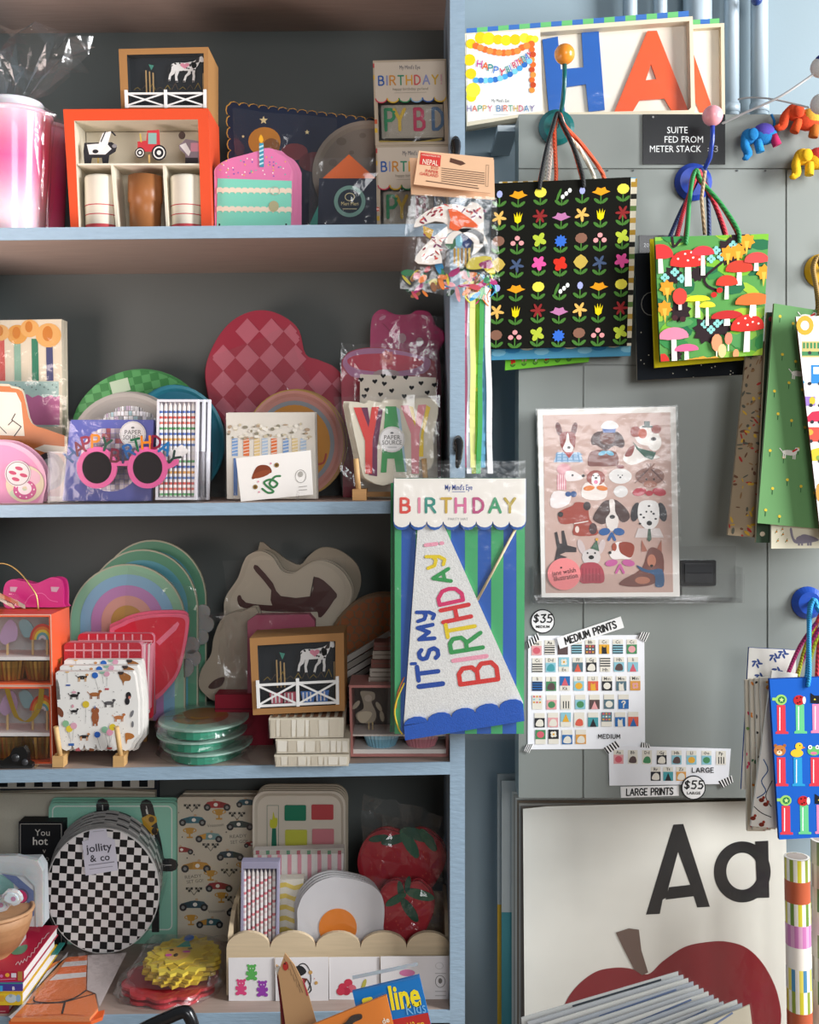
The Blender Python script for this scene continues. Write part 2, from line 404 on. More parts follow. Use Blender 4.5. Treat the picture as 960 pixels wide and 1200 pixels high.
def copy_thing(root, loc, label, group=None):
    r = root.copy(); COL.objects.link(r); r.location = loc; r['label'] = label
    if group: r['group'] = group
    for ch in list(root.children):
        c = ch.copy(); COL.objects.link(c); c.parent = r
        for g in ch.children:
            d = g.copy(); COL.objects.link(d); d.parent = c
    return r
def sticker_ps(p, cx, cy, r, z):
    """small white round shop seal"""
    p.e(cx, cy, r, r, z, 'f2f0ee', 20); p.ring(ell(cx, cy, r*.96, r*.96, 20), ell(cx, cy, r*.9, r*.9, 20), z+.1, z+.1, 'cfcac4')
    p.face(ell(cx, cy-r*.5, r*.14, r*.08, 8), z+.1, '777777')
    p.text('PAPER', cx, cy-r*.14, r*.48, z+.15, '55504c', .0, width=r*1.25); p.text('SOURCE', cx, cy+r*.26, r*.48, z+.15, '55504c', .0, width=r*1.5)
    p.line([(cx-r*.35, cy+r*.6), (cx+r*.35, cy+r*.6)], r*.05, z+.1, '999999', cap=False)
# ---------------------------------------------------------------- setting
YB = 2.19
def struct_box(name, x0, x1, y0, y1, z0, z1, col, m, parent=None, kind='structure'):
    me = bpy.data.meshes.new(name)
    v = [(x, y, z) for x in (x0, x1) for y in (y0, y1) for z in (z0, z1)]
    f = [(0, 1, 3, 2), (4, 6, 7, 5), (0, 4, 5, 1), (2, 3, 7, 6), (0, 2, 6, 4), (1, 5, 7, 3)]
    me.from_pydata(v, [], f); ca = me.color_attributes.new('Col', 'FLOAT_COLOR', 'CORNER')
    ca.data.foreach_set('color', list(H(col))*24); me.materials.append(mat(m)); me.update()
    o = bpy.data.objects.new(name, me); COL.objects.link(o)
    if parent: o.parent = parent
    else: o['kind'] = kind
    return o
struct_box('wall_back', -2.6, 2.6, 2.23, 2.33, 0, 3.0, '8fa0a8', 'wall_paint')
struct_box('floor', -2.6, 2.6, -1.2, 2.23, -.05, 0, '9c8878', 'wood')
# ---------------------------------------------------------------- shelf unit
shelf = Item('shelf_unit', 'tall painted shelf unit with blue-grey front edges filling the left half', 'shelf', 265, 1400, DF)
def X_(px, Y=DF): return (px-CX)*Y/F
XL = X_(-90); XR0 = X_(527.5); XR1 = X_(545)
so = shelf.o; sl = so.location
def shelf_part(name, vs, fs, cols, m):
    me = bpy.data.meshes.new(name); me.from_pydata([tuple(Vector(v)-sl) for v in vs], [], fs)
    ca = me.color_attributes.new('Col', 'FLOAT_COLOR', 'CORNER'); buf = []
    for f, c in zip(fs, cols): buf += list(H(c))*len(f)
    ca.data.foreach_set('color', buf); me.materials.append(mat(m)); me.update()
    o = bpy.data.objects.new(name, me); COL.objects.link(o); o.parent = so; return o
BF = [(0, 1, 3, 2), (4, 6, 7, 5), (0, 4, 5, 1), (2, 3, 7, 6), (0, 2, 6, 4), (1, 5, 7, 3)]   # left, right, front, back, bottom, top
def bxv(x0, x1, y0, y1, z0, z1, z0r=None, z1r=None):
    z0r = z0 if z0r is None else z0r; z1r = z1 if z1r is None else z1r
    return [(x0, y0, z0), (x0, y0, z1), (x0, y1, z0), (x0, y1, z1), (x1, y0, z0r), (x1, y0, z1r), (x1, y1, z0r), (x1, y1, z1r)]
SHELF[0] = (-68, -72)
for k in (0, 1, 2, 3, 4):
    zl, zr = shelf_z(k, XL), shelf_z(k, XR0); t = 14.5*DF/F
    shelf_part('shelf_board', bxv(XL, XR0, DF+.004, YB, zl-t, zl, zr-t, zr), BF, ['a8958a']*6, 'wood')
    shelf_part('edge_strip', bxv(XL, XR0, DF, DF+.004, zl-t, zl, zr-t, zr), BF, ['98b1c4']*6, 'brushed_paint')
shelf_part('side_panel', bxv(XR0, XR1, DF, YB+.02, .02, 2.5), BF, ['93aabc']*6, 'brushed_paint')
shelf_part('side_panel', bxv(XL-.02, XL, DF, YB+.02, .02, 2.5), BF, ['8ea0ac']*6, 'brushed_paint')
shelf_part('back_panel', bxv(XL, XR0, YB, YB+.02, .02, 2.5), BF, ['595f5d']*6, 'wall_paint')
# ---------------------------------------------------------------- conduits above the cabinet
for x0, x1, lab in ((730, 747, 'thin painted steel conduit above the H'), (766, 782, 'painted conduit rising behind the letter A box'), (801, 834, 'widest painted conduit, above the right end of the letter box'),
                    (849, 866, 'painted conduit just right of the letter boxes'), (880, 900, 'painted conduit with a blue knob against its top, right of the others')):
    t = Item('conduit', lab, 'pipe', (x0+x1)/2, 136, 2.198, group='electrical conduits above the cabinet')
    p = P(t, 'pipe', 'sheet_metal'); cx = (x0+x1)/2; p.tube([(cx, 136, 0), (cx, -160, 0)], (x1-x0)/2, 'a9b8c2', 16); p.build()
    p = P(t, 'coupling', 'sheet_metal'); p.tube([(cx, 132, 0), (cx, 122, 0)], (x1-x0)/2+1.2, 'a2b0ba', 16); p.build()
t = Item('knob', 'small dark blue knob at the very top, on the right conduit', 'knob', 887, 4, 2.16); p = P(t, 'knob_head', 'plastic'); p.ball(887, 0, 0, 6.5, '243a78', n=14); p.build()
# ---------------------------------------------------------------- meter cabinet
CY = 1.98
cab = Item('meter_cabinet', 'grey sheet steel electrical meter cabinet on the wall, hung with gift bags', 'cabinet', 800, 936, CY)
G1 = '878c87'
p = P(cab, 'body', 'sheet_metal'); p.box(608, 134, 1120, 935, -46, -2, '787c77'); p.box(700, 190, 1110, 930, -150, -46, '787c77'); p.build()
def panel(x0, y0, x1, y1, name):
    p = P(cab, name, 'sheet_metal'); p.slab(rrect(x0, y0, x1, y1, 1.2, 2), -2, 0, G1); return p
p = panel(608, 134, 1120, 197, 'header_panel'); p.build()
p = panel(608, 199, 920.5, 427, 'cover_panel'); p.build()
p = panel(922.5, 199, 1120, 427, 'side_cover_panel'); p.build()
p = panel(608, 429, 682.5, 935, 'door'); p.build()
p = panel(684.5, 429, 898.5, 935, 'door'); p.build()
p = panel(900.5, 429, 1120, 935, 'door'); p.build()
p = P(cab, 'screw', 'sheet_metal')
for x in (645, 712, 742, 864, 897): p.tube([(x, 200, 0), (x, 200, 1)], 1.3, '4c5150', 6)
p.build()
p = P(cab, 'latch', 'plastic', label='black recessed door latch'); p.slab(rrect(797, 656, 838, 686, 2), 0, 5, '202224'); p.slab(rrect(801, 660, 834, 682, 2), 5, 7, '2b2d30'); p.line([(803, 671), (832, 671)], .6, 7.1, '111111'); p.build()
t = Item('wall_bracket', 'small white bracket under the left end of the letter box', 'bracket', 594, 155, 2.06); p = P(t, 'plate', 'sheet_metal'); p.box(583, 148, 606, 155, -100, 4, 'b9c0c2'); p.build()
# black engraved plate
t = Item('engraved_sign', 'black engraved plate reading SUITE FED FROM METER STACK #3', 'sign', 801, 193, CY)
p = P(t, 'plate', 'plastic'); p.box(753, 134.5, 849.5, 193, 0.1, 2, '191a1c'); p.build()
p = P(t, 'lettering', 'plastic')
p.text('SUITE', 793.5, 153.5, 11, 2.15, 'dfe0de', .0, width=24); p.text('FED FROM', 801, 164.5, 11, 2.15, 'dfe0de', .0, width=45); p.text('METER STACK', 791, 175.5, 11, 2.15, 'dfe0de', .0, width=60); p.text('#3', 835.5, 175.5, 11, 2.15, 'dfe0de', .0, width=12); p.build()
for x in (765,): p = P(t, 'screw', 'sheet_metal'); p.tube([(x, 138, 2), (x, 138, 3)], 1.3, '8b8b88', 6); p.build()
t = Item('number_plate', 'narrow black number plate behind the yellow and mushroom bags', 'sign', 757, 297, CY)
p = P(t, 'plate', 'plastic'); p.box(749, 276, 800, 297, .1, 2, '1b1c1e'); p.build(); p = P(t, 'lettering', 'plastic'); p.text('20', 757, 288, 7, 2.2, 'b8b8b8'); p.build()
# ---------------------------------------------------------------- letter garland boxes on top of the cabinet
def checks_lid(p, a, b, n, z):
    for i in range(n):
        u, v = i/n, (i+1)/n
        p.slab([(a[0]+(b[0]-a[0])*u, a[1]+(b[1]-a[1])*u), (a[0]+(b[0]-a[0])*v, a[1]+(b[1]-a[1])*v), (a[0]+(b[0]-a[0])*v, a[1]+(b[1]-a[1])*v+9), (a[0]+(b[0]-a[0])*u, a[1]+(b[1]-a[1])*u+9)], z-2, z, '6cba72' if i % 2 else '3f6fb4')
BY = 2.085
t = Item('letter_garland_box', 'long cream window box holding a blue H and an orange A', 'box', 680, 148, BY, group='letter garland boxes on the cabinet')
p = P(t, 'box_body', 'paper'); Q = [(545, 39), (812, 19), (815, 130), (812, 134), (605, 138), (547, 148)]
p.slab(Q, -22, -14, 'efe6d6'); inner = [(551, 44), (808, 24.5), (810, 126), (807, 129), (606, 133), (552, 142)]
p.frame_(Q, inner, -22, 0, 'ddd0b6'); p.build()
p = P(t, 'lid_edge', 'paper', label='blue and green checked lid edge'); checks_lid(p, (547, 31), (809, 10), 21, -6); p.build()
p = P(t, 'picture_panel', 'paper'); p.face([(547, 41), (633, 34.5), (636, 130), (548, 143)], .3, 'f4efe6')
w = frame(520, 0, .27083); p.w = w
for x, y, r in ((160, 165, 26), (195, 168, 28), (235, 172, 22), (270, 175, 24), (310, 172, 24), (350, 165, 22), (375, 172, 20), (118, 190, 22), (112, 260, 26), (118, 320, 24), (128, 390, 32), (120, 420, 22), (395, 170, 16)): p.e(x, y, r, r, .5+.02*(x % 5), ('f0d21c', 'e8c512', 'f4dc3a')[x % 3], 12)
for i in range(13): p.e(140+i*20, 200+30*math.sin(i/12*math.pi)-(i > 9)*8, 15, 15, .9+.02*(i % 2), ('ee6a2a', 'f28a3e')[i % 2], 10)
for i in range(9): p.e(382+(i % 2)*5, 215+i*22, 13, 13, .9+.02*(i % 2), ('e86a28', 'c84a22', 'f09440')[i % 3], 10)
for i in range(12): p.e(140+i*21, 348+30*math.sin(i/11*math.pi)-i*7.5, 13, 13, .9+.02*(i % 2), ('4aa0d8', '2e6cb8', '7cc6ea')[i % 3], 10)
cs = ['c0458a', 'e2622e', '3a8f8a', '4a78c0', 'c83a5a']
for i, c in enumerate('HAPPY'): p.st(c, 148+i*24, 262+i*9, 28, 5, 1.1, cs[i], rot=8)
for i, c in enumerate('BIRTHDAY'): p.st(c, 268+i*13+(i > 0)*2, 292-i*9, 24, 4, 1.1, cs[(i+2) % 5], rot=-22, sx=.7)
p.text("My Mind's Eye", 246, 437, 20, .6, '5a5f66', width=76)
p.st('HAPPY BIRTHDAY', 247, 470, 24, 3.6, .6, ['7a6a9a', 'd0644a', '5a9a7a', 'c8a040', 'c8607a', '5a86b0'], center=True, gap=.3, sx=.95)
p.line([(215, 497), (280, 497)], 1.5, .6, 'aaaaaa'); p.build()
p = P(t, 'letter_h', 'coated', w=frame(520, 0, .27083), label='large blue card letter H'); 
p.slab([(432, 155), (500, 142), (513, 285), (612, 276), (603, 120), (678, 112), (705, 462), (635, 470), (622, 350), (520, 365), (532, 485), (462, 485)], -13, -11, '1a5fb4'); p.build()
p = P(t, 'letter_a', 'coated', w=frame(720, 0, .25), label='large orange card letter A')
for q_ in ([(4, 522), (165, 128), (188, 127), (182, 285), (157, 362), (130, 452), (88, 522)], [(188, 127), (210, 126), (358, 502), (285, 514), (245, 446), (208, 356), (182, 285)], [(157, 361), (208, 355), (246, 447), (129, 455)]): p.slab(q_, -13, -11, 'e85a2a')
p.build()
p = P(t, 'window_film', 'clear_sleeve'); p.crinkle((636, 34), (808, 25), (810, 127), (636, 131), -3, .5, 8, 4, 3, .2); p.build()
t = Item('letter_garland_box', 'shorter cream window box tucked behind, only half an orange A showing', 'box', 832, 130, BY+.035, group='letter garland boxes on the cabinet')
t.ax = 832
p = P(t, 'box_body', 'paper'); Q = [(790, 30), (849, 27), (850, 136), (790, 136)]; p.slab(Q, -16, -8, 'efe6d6'); p.frame_(Q, [(794, 35), (845, 31.5), (846, 132), (794, 132)], -16, 0, 'd8c9ad'); p.build()
p = P(t, 'lid_edge', 'paper', label='blue and green checked lid edge'); checks_lid(p, (800, 21.5), (845, 19), 4, -6); p.build()
p = P(t, 'letter_a', 'coated', label='orange leg of a card letter A'); p.slab([(806, 45), (814, 58), (840, 134), (824, 134), (806, 90)], -8, -7, 'e85a2a'); p.build()
p = P(t, 'window_film', 'clear_sleeve'); p.crinkle((800, 33), (846, 31), (847, 130), (800, 130), -3, .5, 4, 4, 4, .2); p.build()
# ---------------------------------------------------------------- motifs for printed papers
def m_flower(p, x, y, r, kind, z):
    g = '4a7a34'
    K = {0: ('f0a020', 'fan'), 1: ('e8dc50', 'bud'), 2: ('f2f2ea', 'bells'), 3: ('aab0e0', 'small'), 4: ('e8b860', 'lily'), 5: ('f0d818', 'tulip'), 6: ('8e2c2c', 'star'), 7: ('c07aa8', 'fan2'),
         8: ('8a6250', 'ball'), 9: ('eaa0a0', 'berries'), 10: ('b8c840', 'clover'), 11: ('3a6fd0', 'thistle'), 12: ('c8ac50', 'square'), 13: ('4a5a78', 'blue'), 14: ('ea5aa0', 'pinkf'), 15: ('d83424', 'poppy')}
    c, k = K[kind]
    p.line([(x, y), (x, y+r*1.05)], r*.13, z, g, cap=False)
    for s in (-1, 1): p.face(ell(x+s*r*.38, y+r*.72, r*.42, r*.17, 8, rot=-s*38), z+.02, g)
    y -= r*.25
    if k in ('fan', 'fan2'):
        n = 7; o = [(x, y+r*.45)]
        for i in range(n): a = math.radians(200+140*i/(n-1)); rr = r*(.95 if i % 2 == 0 else .72); o.append((x+rr*math.cos(a)*1.05, y+r*.35+rr*math.sin(a)*.85))
        p.face(o, z+.05, c)
    elif k in ('bud', 'ball'): p.e(x, y, r*.62, r*.52, z+.05, c, 10)
    elif k == 'bells':
        for i in range(3): p.e(x+r*(.1+.35*i), y+r*(.4-.3*i), r*.2, r*.24, z+.05, c, 7)
        p.face(ell(x-r*.3, y+r*.2, r*.15, r*.7, 8, rot=20), z+.04, g)
    elif k == 'small': p.e(x, y, r*.3, r*.38, z+.05, c, 8)
    elif k == 'tulip':
        p.face([(x-r*.4, y-r*.5), (x-r*.18, y-r*.1), (x-r*.1, y-r*.65), (x+r*.05, y-r*.1), (x+r*.2, y-r*.65), (x+r*.22, y-r*.1), (x+r*.45, y-r*.5), (x+r*.3, y+r*.35), (x, y+r*.55), (x-r*.3, y+r*.35)], z+.05, c)
    elif k == 'berries':
        for dx, dy in ((0, -.35), (-.42, .15), (.42, .15)): p.e(x+r*dx, y+r*dy, r*.27, r*.25, z+.05, c, 8)
    elif k == 'square': p.face(star(x, y, r*.75, 4, .85), z+.05, c)
    elif k == 'thistle': p.face(star(x, y+r*.1, r*.65, 10, .72), z+.05, c)
    else:
        n = {'lily': 5, 'star': 6, 'clover': 4, 'blue': 5, 'pinkf': 5, 'poppy': 4}[k]; wd = {'lily': .16, 'star': .14, 'clover': .27, 'blue': .15, 'pinkf': .24, 'poppy': .33}[k]
        for i in range(n):
            a = 360*i/n-60; p.face(ell(x+r*.38*math.cos(math.radians(a)), y+r*.38*math.sin(math.radians(a)), r*.4, r*wd, 8, rot=a), z+.05+.004*i, c)
def m_mush(p, x, y, cw, ch, sh, z, c, spots=None, stem='f4f0e4'):
    p.face([(x-cw*.16, y), (x+cw*.16, y), (x+cw*.2, y+sh), (x-cw*.2, y+sh)], z, stem)
    p.face([(x-cw, y+ch*.15)]+[(x+cw*math.cos(math.radians(a)), y-ch*math.sin(math.radians(a))*1.0) for a in range(170, 9, -20)]+[(x+cw, y+ch*.15), (x+cw*.4, y+ch*.3), (x-cw*.4, y+ch*.3)], z+.04, c)
    if spots:
        for dx, dy in ((-.55, -.35), (-.15, -.7), (.3, -.4), (.65, -.25), (0, -.2), (.2, -.8)): p.e(x+cw*dx, y+ch*dy, cw*.07, cw*.06, z+.08, spots, 6)
def m_dog(p, x, y, L, z, c, c2=None, sit=False, leg=None):
    """tiny printed dog, L = body length"""
    leg = leg or c
    if sit:
        p.e(x, y, L*.28, L*.5, z, c, 10); p.e(x, y-L*.55, L*.22, L*.22, z+.04, c2 or c, 8)
        for s in (-1, 1): p.e(x+s*L*.2, y-L*.5, L*.09, L*.18, z+.06, c, 6); p.line([(x+s*L*.12, y+.2*L), (x+s*L*.12, y+L*.62)], L*.12, z+.05, leg, cap=False)
    else:
        p.e(x, y, L*.5, L*.19, z, c, 10); p.e(x+L*.5, y-L*.28, L*.17, L*.13, z+.04, c2 or c, 8); p.line([(x+L*.38, y), (x+L*.48, y-L*.25)], L*.16, z+.02, c, cap=False)
        for dx in (-.38, -.26, .28, .4): p.line([(x+L*dx, y), (x+L*dx, y+L*.42)], L*.08, z+.01, leg, cap=False)
        p.line([(x-L*.48, y-L*.05), (x-L*.68, y-L*.25)], L*.06, z+.02, c, cap=False); p.face(ell(x+L*.42, y-L*.3, L*.06, L*.12, 6), z+.07, leg)
def m_balloon(p, x, y, r, z, c, string=3.2):
    p.line([(x, y), (x+r*.5, y+r*string)], r*.09, z, '555555', cap=False); p.e(x, y, r, r*1.08, z+.04, c, 10)
def m_car(p, x, y, L, z, c, c2='ead9b8', flip=1):
    f = lambda dx, dy: (x+flip*dx*L, y+dy*L)
    p.face([f(-.5, .05), f(-.35, -.1), f(-.05, -.14), f(.1, -.12), f(.42, -.03), f(.5, .06), f(.45, .12), f(-.45, .12)], z, c)
    p.face([f(.1, -.11), f(.42, -.02), f(.44, .1), f(.12, .1)], z+.03, c2); p.e(*f(-.05, .0), L*.08, L*.07, z+.05, 'f4efe4', 8); p.e(*f(-.1, -.17), L*.06, L*.05, z+.05, 'c8a888', 6)
    for dx in (-.36, .36): p.e(*f(dx, .1), L*.13, L*.13, z+.06, '2a2c30', 10); p.e(*f(dx, .1), L*.06, L*.06, z+.08, '8a8a88', 8)
# ---------------------------------------------------------------- wall hooks with ball ends
def hook(x, y, r, bx, by, br, cd, cb, lab):
    t = Item('wall_hook', lab, 'hook', x, y+r, CY, group='round-based wall hooks with ball ends')
    p = P(t, 'base_disc', 'plastic'); 
    n = 28; o = ell(x, y, r, r, n); p.slab(o, .5, 3, cd); p.ring(o, ell(x, y, r*.75, r*.75, n), 3, 7, cd); p.face(ell(x, y, r*.75, r*.75, n), 7, cd); p.build()
    p = P(t, 'stem', 'plastic'); p.tube([(x, y, 5), (x+(bx-x)*.5, y-2, 22), (bx-1, y-16, 48), (bx, y-34, 54), (bx, by+br*.6, 55)], 2.6, cd, 10); p.build()
    p = P(t, 'ball_tip', 'plastic'); p.ball(bx, by, 55, br, cb, n=24, m=16); p.build()
hook(652, 150, 21, 654, 84, 11.5, '0e5e5c', 'f0922e', 'teal wall hook with an orange ball, holding the black floral bag')
hook(812, 214, 22, 820, 153, 11.5, '24409c', 'f0a0a8', 'blue wall hook with a pink ball, holding the mushroom bag')
hook(962, 318, 20, 965, 288, 12, 'c89a20', 'd8a018', 'mustard yellow hook ball cut by the right edge, above the green bags')
t = Item('wall_hook', 'blue round-based hook above the bag of candy dispensers', 'hook', 946, 721, CY, group='round-based wall hooks with ball ends')
p = P(t, 'base_disc', 'plastic'); p.slab(ell(946, 706, 19, 19, 28), .5, 3, '1f4aa8'); p.ring(ell(946, 706, 19, 19, 28), ell(946, 706, 13, 13, 28), 3, 9, '1f4aa8'); p.face(ell(946, 706, 13, 13, 28), 9, '1f4aa8'); p.build()
p = P(t, 'stem', 'plastic'); p.tube([(946, 706, 8), (955, 706, 40), (962, 698, 60), (962, 680, 62)], 2.8, '1f4aa8', 10); p.build()
# ---------------------------------------------------------------- gift bags
def bag(lab, TL, TR, BR, BL, Y, th, col, handles, design=None, group=None, side=None, inside_=None, matl='matte_print', hz=0, knots=True, name='gift_bag', u=(.28, .72)):
    """folded flat gift bag: body, printed front, rope handles over the hook at handles=(hx,hy,[colours])"""
    if group and ('mustard' in group or 'lower blue' in group): Y -= .075
    hz = max(-14, (Y-1.9)*F/Y*.72)
    t = Item(name, lab, 'bag', (BL[0]+BR[0])/2, max(BL[1], BR[1]), Y, group=group)
    p = P(t, 'bag_body', matl); p.slab([TL, TR, BR, BL], -th, 0, col, side=side or col); p.build()
    if design:
        wv = math.hypot(TR[0]-TL[0], TR[1]-TL[1]); hv = math.hypot(BL[0]-TL[0], BL[1]-TL[1])
        p = P(t, 'printed_front', matl, w=quadmap(TL, TR, BR, BL, wv, hv), clip=[TL, TR, BR, BL]); design(p, wv, hv); p.build()
    if handles:
        hx, hy, cols = handles
        for k, c in enumerate(cols):
            hz -= 4*(k > 0); p = P(t, 'handle', 'rope'); zz = .9 if k == 0 else -th-.9
            xa = TL[0]+(TR[0]-TL[0])*u[0]; ya = TL[1]+(TR[1]-TL[1])*u[0]; xb = TL[0]+(TR[0]-TL[0])*u[1]; yb = TL[1]+(TR[1]-TL[1])*u[1]; dd = 10 if k == 0 else 3
            pts = [(xa, ya+dd, zz), (xa+2, ya-6, zz+.5), ((xa+hx)/2-2, (ya+hy)/2, hz*.5), (hx-5, hy+12, hz), (hx-1.5, hy, hz), (hx+1.5, hy, hz), (hx+6, hy+12, hz), ((xb+hx)/2+3, (yb+hy)/2, hz*.5), (xb-2, yb-6, zz+.5), (xb, yb+dd, zz)]
            p.tube(smooth(pts, 4, False), 2.5, c, 7); p.build()
    return t
def d_floral(p, wv, hv):
    rows = [[3, 0, 1, 2, 3, 0, 1], [4, 5, 6, 7, 4, 5, 6], [8, 9, 10, 11, 8, 9, 10], [12, 13, 14, 15, 12, 13, 14]]
    x_ = [9, 31, 57, 82, 106, 128, 154]
    for j in range(7):
        for i in range(7): m_flower(p, x_[i], 16+j*27.5+(i % 2)*1.5, 11.6, rows[j % 4][i], .15)
GB = 'gift bags on the orange ball hook'
bag('bright green patterned gift bag, rearmost, only its bottom strip showing', (600, 214), (735, 210), (690, 424), (592, 434), 1.955, 3, '78c83c', (652, 146, ['e0d4c0']), lambda p, a, b: [m_flower(p, 12+k*18, b-9, 6, (15, 9, 2)[k % 3], .1) for k in range(6)], GB, hz=18)
bag('gift bag with blue painted seaside print, its lower edge below the black bag', (582, 216), (746, 208), (739, 417), (576, 422), 1.935, 3, '5aa6cc', (653, 141, ['f0e6d8', 'f0e6d8']), lambda p, a, b: [p.e(8+k*17, b-8-(k % 3)*3, 9, 4, .1+.02*k, ('86c4dc', '3d86b8', 'd8d4c0')[k % 3], 9) for k in range(10)], GB, hz=26, u=(.36, .62))
bag('gold and white patterned gift bag behind the black one, a strip along its right edge', (585, 213), (747, 209), (740, 405), (580, 408), 1.92, 4, 'ece2c8', (654, 138, ['e05a30']), lambda p, a, b: [(p.rect(a-7, 4+k*14, a, 10+k*14, .1, ('b89038', '2a2a26', '6a8a4a', 'c8a04a')[k % 4]), p.rect(4+k*12, 0, 10+k*12, 4, .1, 'b89038')) for k in range(14)], GB, hz=32, u=(.40, .76))
bag('black gift bag printed with rows of small coloured flowers', (577, 215), (739.5, 207.5), (735, 405), (572, 409), 1.90, 5, '14140f', (654, 134, ['181818', 'e05a30']), d_floral, GB, hz=34, u=(.34, .66))
def d_mush(p, wv, hv):
    z = .1; rnd = random.Random(5)
    for k in range(46): x, y = rnd.uniform(-5, wv+5), rnd.uniform(-5, hv+5); p.face(ell(x, y, rnd.uniform(10, 22), rnd.uniform(5, 12), 9, rot=rnd.uniform(-40, 40)), z+.01*k, ('3f8a4c', '7cb83c', '2f6e4a', 'a0c040', '5a9a5a', '8cc050')[k % 6])
    z = .7
    for x, y, r in ((88, 20, 18), (100, 10, 16), (60, 112, 18), (80, 108, 14), (28, 88, 14), (20, 45, 12), (50, 45, 10), (20, 140, 9)): p.face(star(x, y, r, 9, .72), z, '33272a')
    for pts in ([(75, 66), (62, 60), (58, 50), (72, 38), (80, 30), (78, 14)], [(20, 0), (22, 12), (30, 4)], [(95, 40), (112, 36)]): p.line(smooth(pts, 3, False), 3, z+.05, '33272a')
    for x, y in ((10, 48), (22, 42), (30, 50), (58, 105), (66, 112), (74, 105), (84, 103), (72, 18), (78, 26), (92, 12), (66, 28)):
        for k in range(4): p.e(x+3*math.cos(k*1.57), y+3*math.sin(k*1.57), 2.6, 2.4, z+.1+.01*k, '8ed0c8', 6)
    z = .95
    for x, y in ((12, 60), (98, 20), (130, 46), (108, 8), (8, 84), (86, 22)): p.face(star(x, y, 10, 7, .7), z, 'f09a30'); p.face([(x-3, y), (x+3, y), (x, y+18)], z+.03, 'e8b84a')
    z = 1.1
    for a in ((38, 32, 19, 14, 26, 'd83a34', 'f4efe0'), (56, 21, 12, 8, 25, 'd8424a', None), (100, 42, 15, 10, 18, 'c84434', None), (85, 58, 12, 9, 18, 'cf4634', None), (49, 76, 14, 5, 20, 'e8dc34', None), (61, 84, 9, 5, 22, 'e6d23c', None),
              (86, 98, 18, 7, 10, 'c03434', None), (18, 118, 17, 10, 40, 'ea8aa4', None), (34, 134, 14, 6, 14, 'e06a94', None), (5, 22, 14, 12, 20, 'd83e3e', None), (120, 32, 13, 9, 12, 'd8504c', None), (112, 112, 19, 14, 28, 'd23a32', 'f4efe0'), (118, 82, 20, 10, 16, 'e2733a', None)):
        m_mush(p, a[0], a[1], a[2]*1.12, a[3]*1.12, a[4]*1.05, z, a[5], a[6]); z += .09
    p.e(27, 71, 9, 10, z, 'd84a40', 12); p.rect(25, 80, 29, 87, z-.02, 'f4efe0')
    for x, y, r, c in ((73, 128, 7, 'f09a70'), (80, 138, 5.5, 'f6c890'), (88, 124, 5, 'f08a70'), (98, 143, 4, 'f0a070'), (3, 150, 9, 'd03a34')): p.e(x, y, r, r*1.5, z+.1, c, 10); p.rect(x-.8, y+r, x+.8, y+r+10, z+.05, 'f4e8d0')
    for x in range(38, 74, 8): p.e(x, 150+(x % 3), 9, 7, z+.1+x*.001, 'f0a23c', 9)
    for x, y in ((76, 66), (69, 71), (20, 96), (30, 98)): p.e(x, y, 4, 3.5, z, 'c8302c' if y < 90 else '4a2c30', 8)
def d_stars(p, a, b):
    rnd = random.Random(3)
    for k in range(60): p.e(rnd.uniform(3, a), rnd.uniform(3, b), .8, .8, .1, 'c8c4b4', 5)
    p.ring(ell(18, 60, 12, 14, 16), ell(18, 60, 11, 13, 16), .1, .1, '8a8a84')
GM = 'gift bags on the pink ball hook'
bag('black gift bag with a constellation print, hanging behind the yellow bag', (744, 297), (868, 290), (874, 439), (747, 446), 1.93, 3, '1b1f24', (818, 204, ['26386a']), d_stars, GM, side='a89c8c', hz=20)
bag('plain yellow gift bag showing as a band left of and below the mushroom bag', (762, 280), (890, 276), (880, 421), (767.5, 431), 1.897, 4, 'd8c820', (819, 201, ['d03040', '26386a']), None, GM, hz=26, u=(.24, .70))
bag('gift bag with a colourful mushroom and forest print', (767.5, 278), (901, 274), (893.5, 416), (774, 424), 1.862, 5, '5c9a50', (820, 197, ['2c9048', 'c03844']), d_mush, GM, hz=34, side='2f5a34', u=(.27, .74))
p = P(Item('cord_tie', 'beige cord loop hanging in the middle of the green handles', 'cord', 824, 276, 1.88), 'cord', 'rope'); p.tube([(821, 205, 20), (819, 235, 12), (826, 275, 0)], 2.2, 'b09878'); p.build()
# bags at the right edge
def d_vines(p, a, b):
    rnd = random.Random(8)
    for k in range(260):
        x, y = rnd.uniform(0, 62), rnd.uniform(0, b); c = ('6a4a3a', 'a83a34', 'c8a040', '5a5a50', '8a6a4a')[k % 5]
        p.face(ell(x, y, rnd.uniform(1.6, 4.5), rnd.uniform(.6, 1.8), 7, rot=rnd.uniform(0, 180)), .1, c)
GR = 'gift bags on the mustard hook'
bag('brown floral gift bag, leftmost under the mustard hook', (876, 400), (1010, 400), (1000, 640), (853, 627), 1.958, 5, '9d8b72', None, d_vines, GR, side='a89880')
bag('dark green berry-print bag wedged behind the pale green dog bag', (899, 366), (1060, 360), (1050, 636), (886, 636), 1.945, 5, '3a4a3a', None, lambda p, a, b: [p.e(5+(k*7) % 16, 8+k*18, 3, 3, .1, ('b03a4a', 'd0a04a', 'c8b8a0')[k % 3], 7) for k in range(15)], GR, side='c0b498')
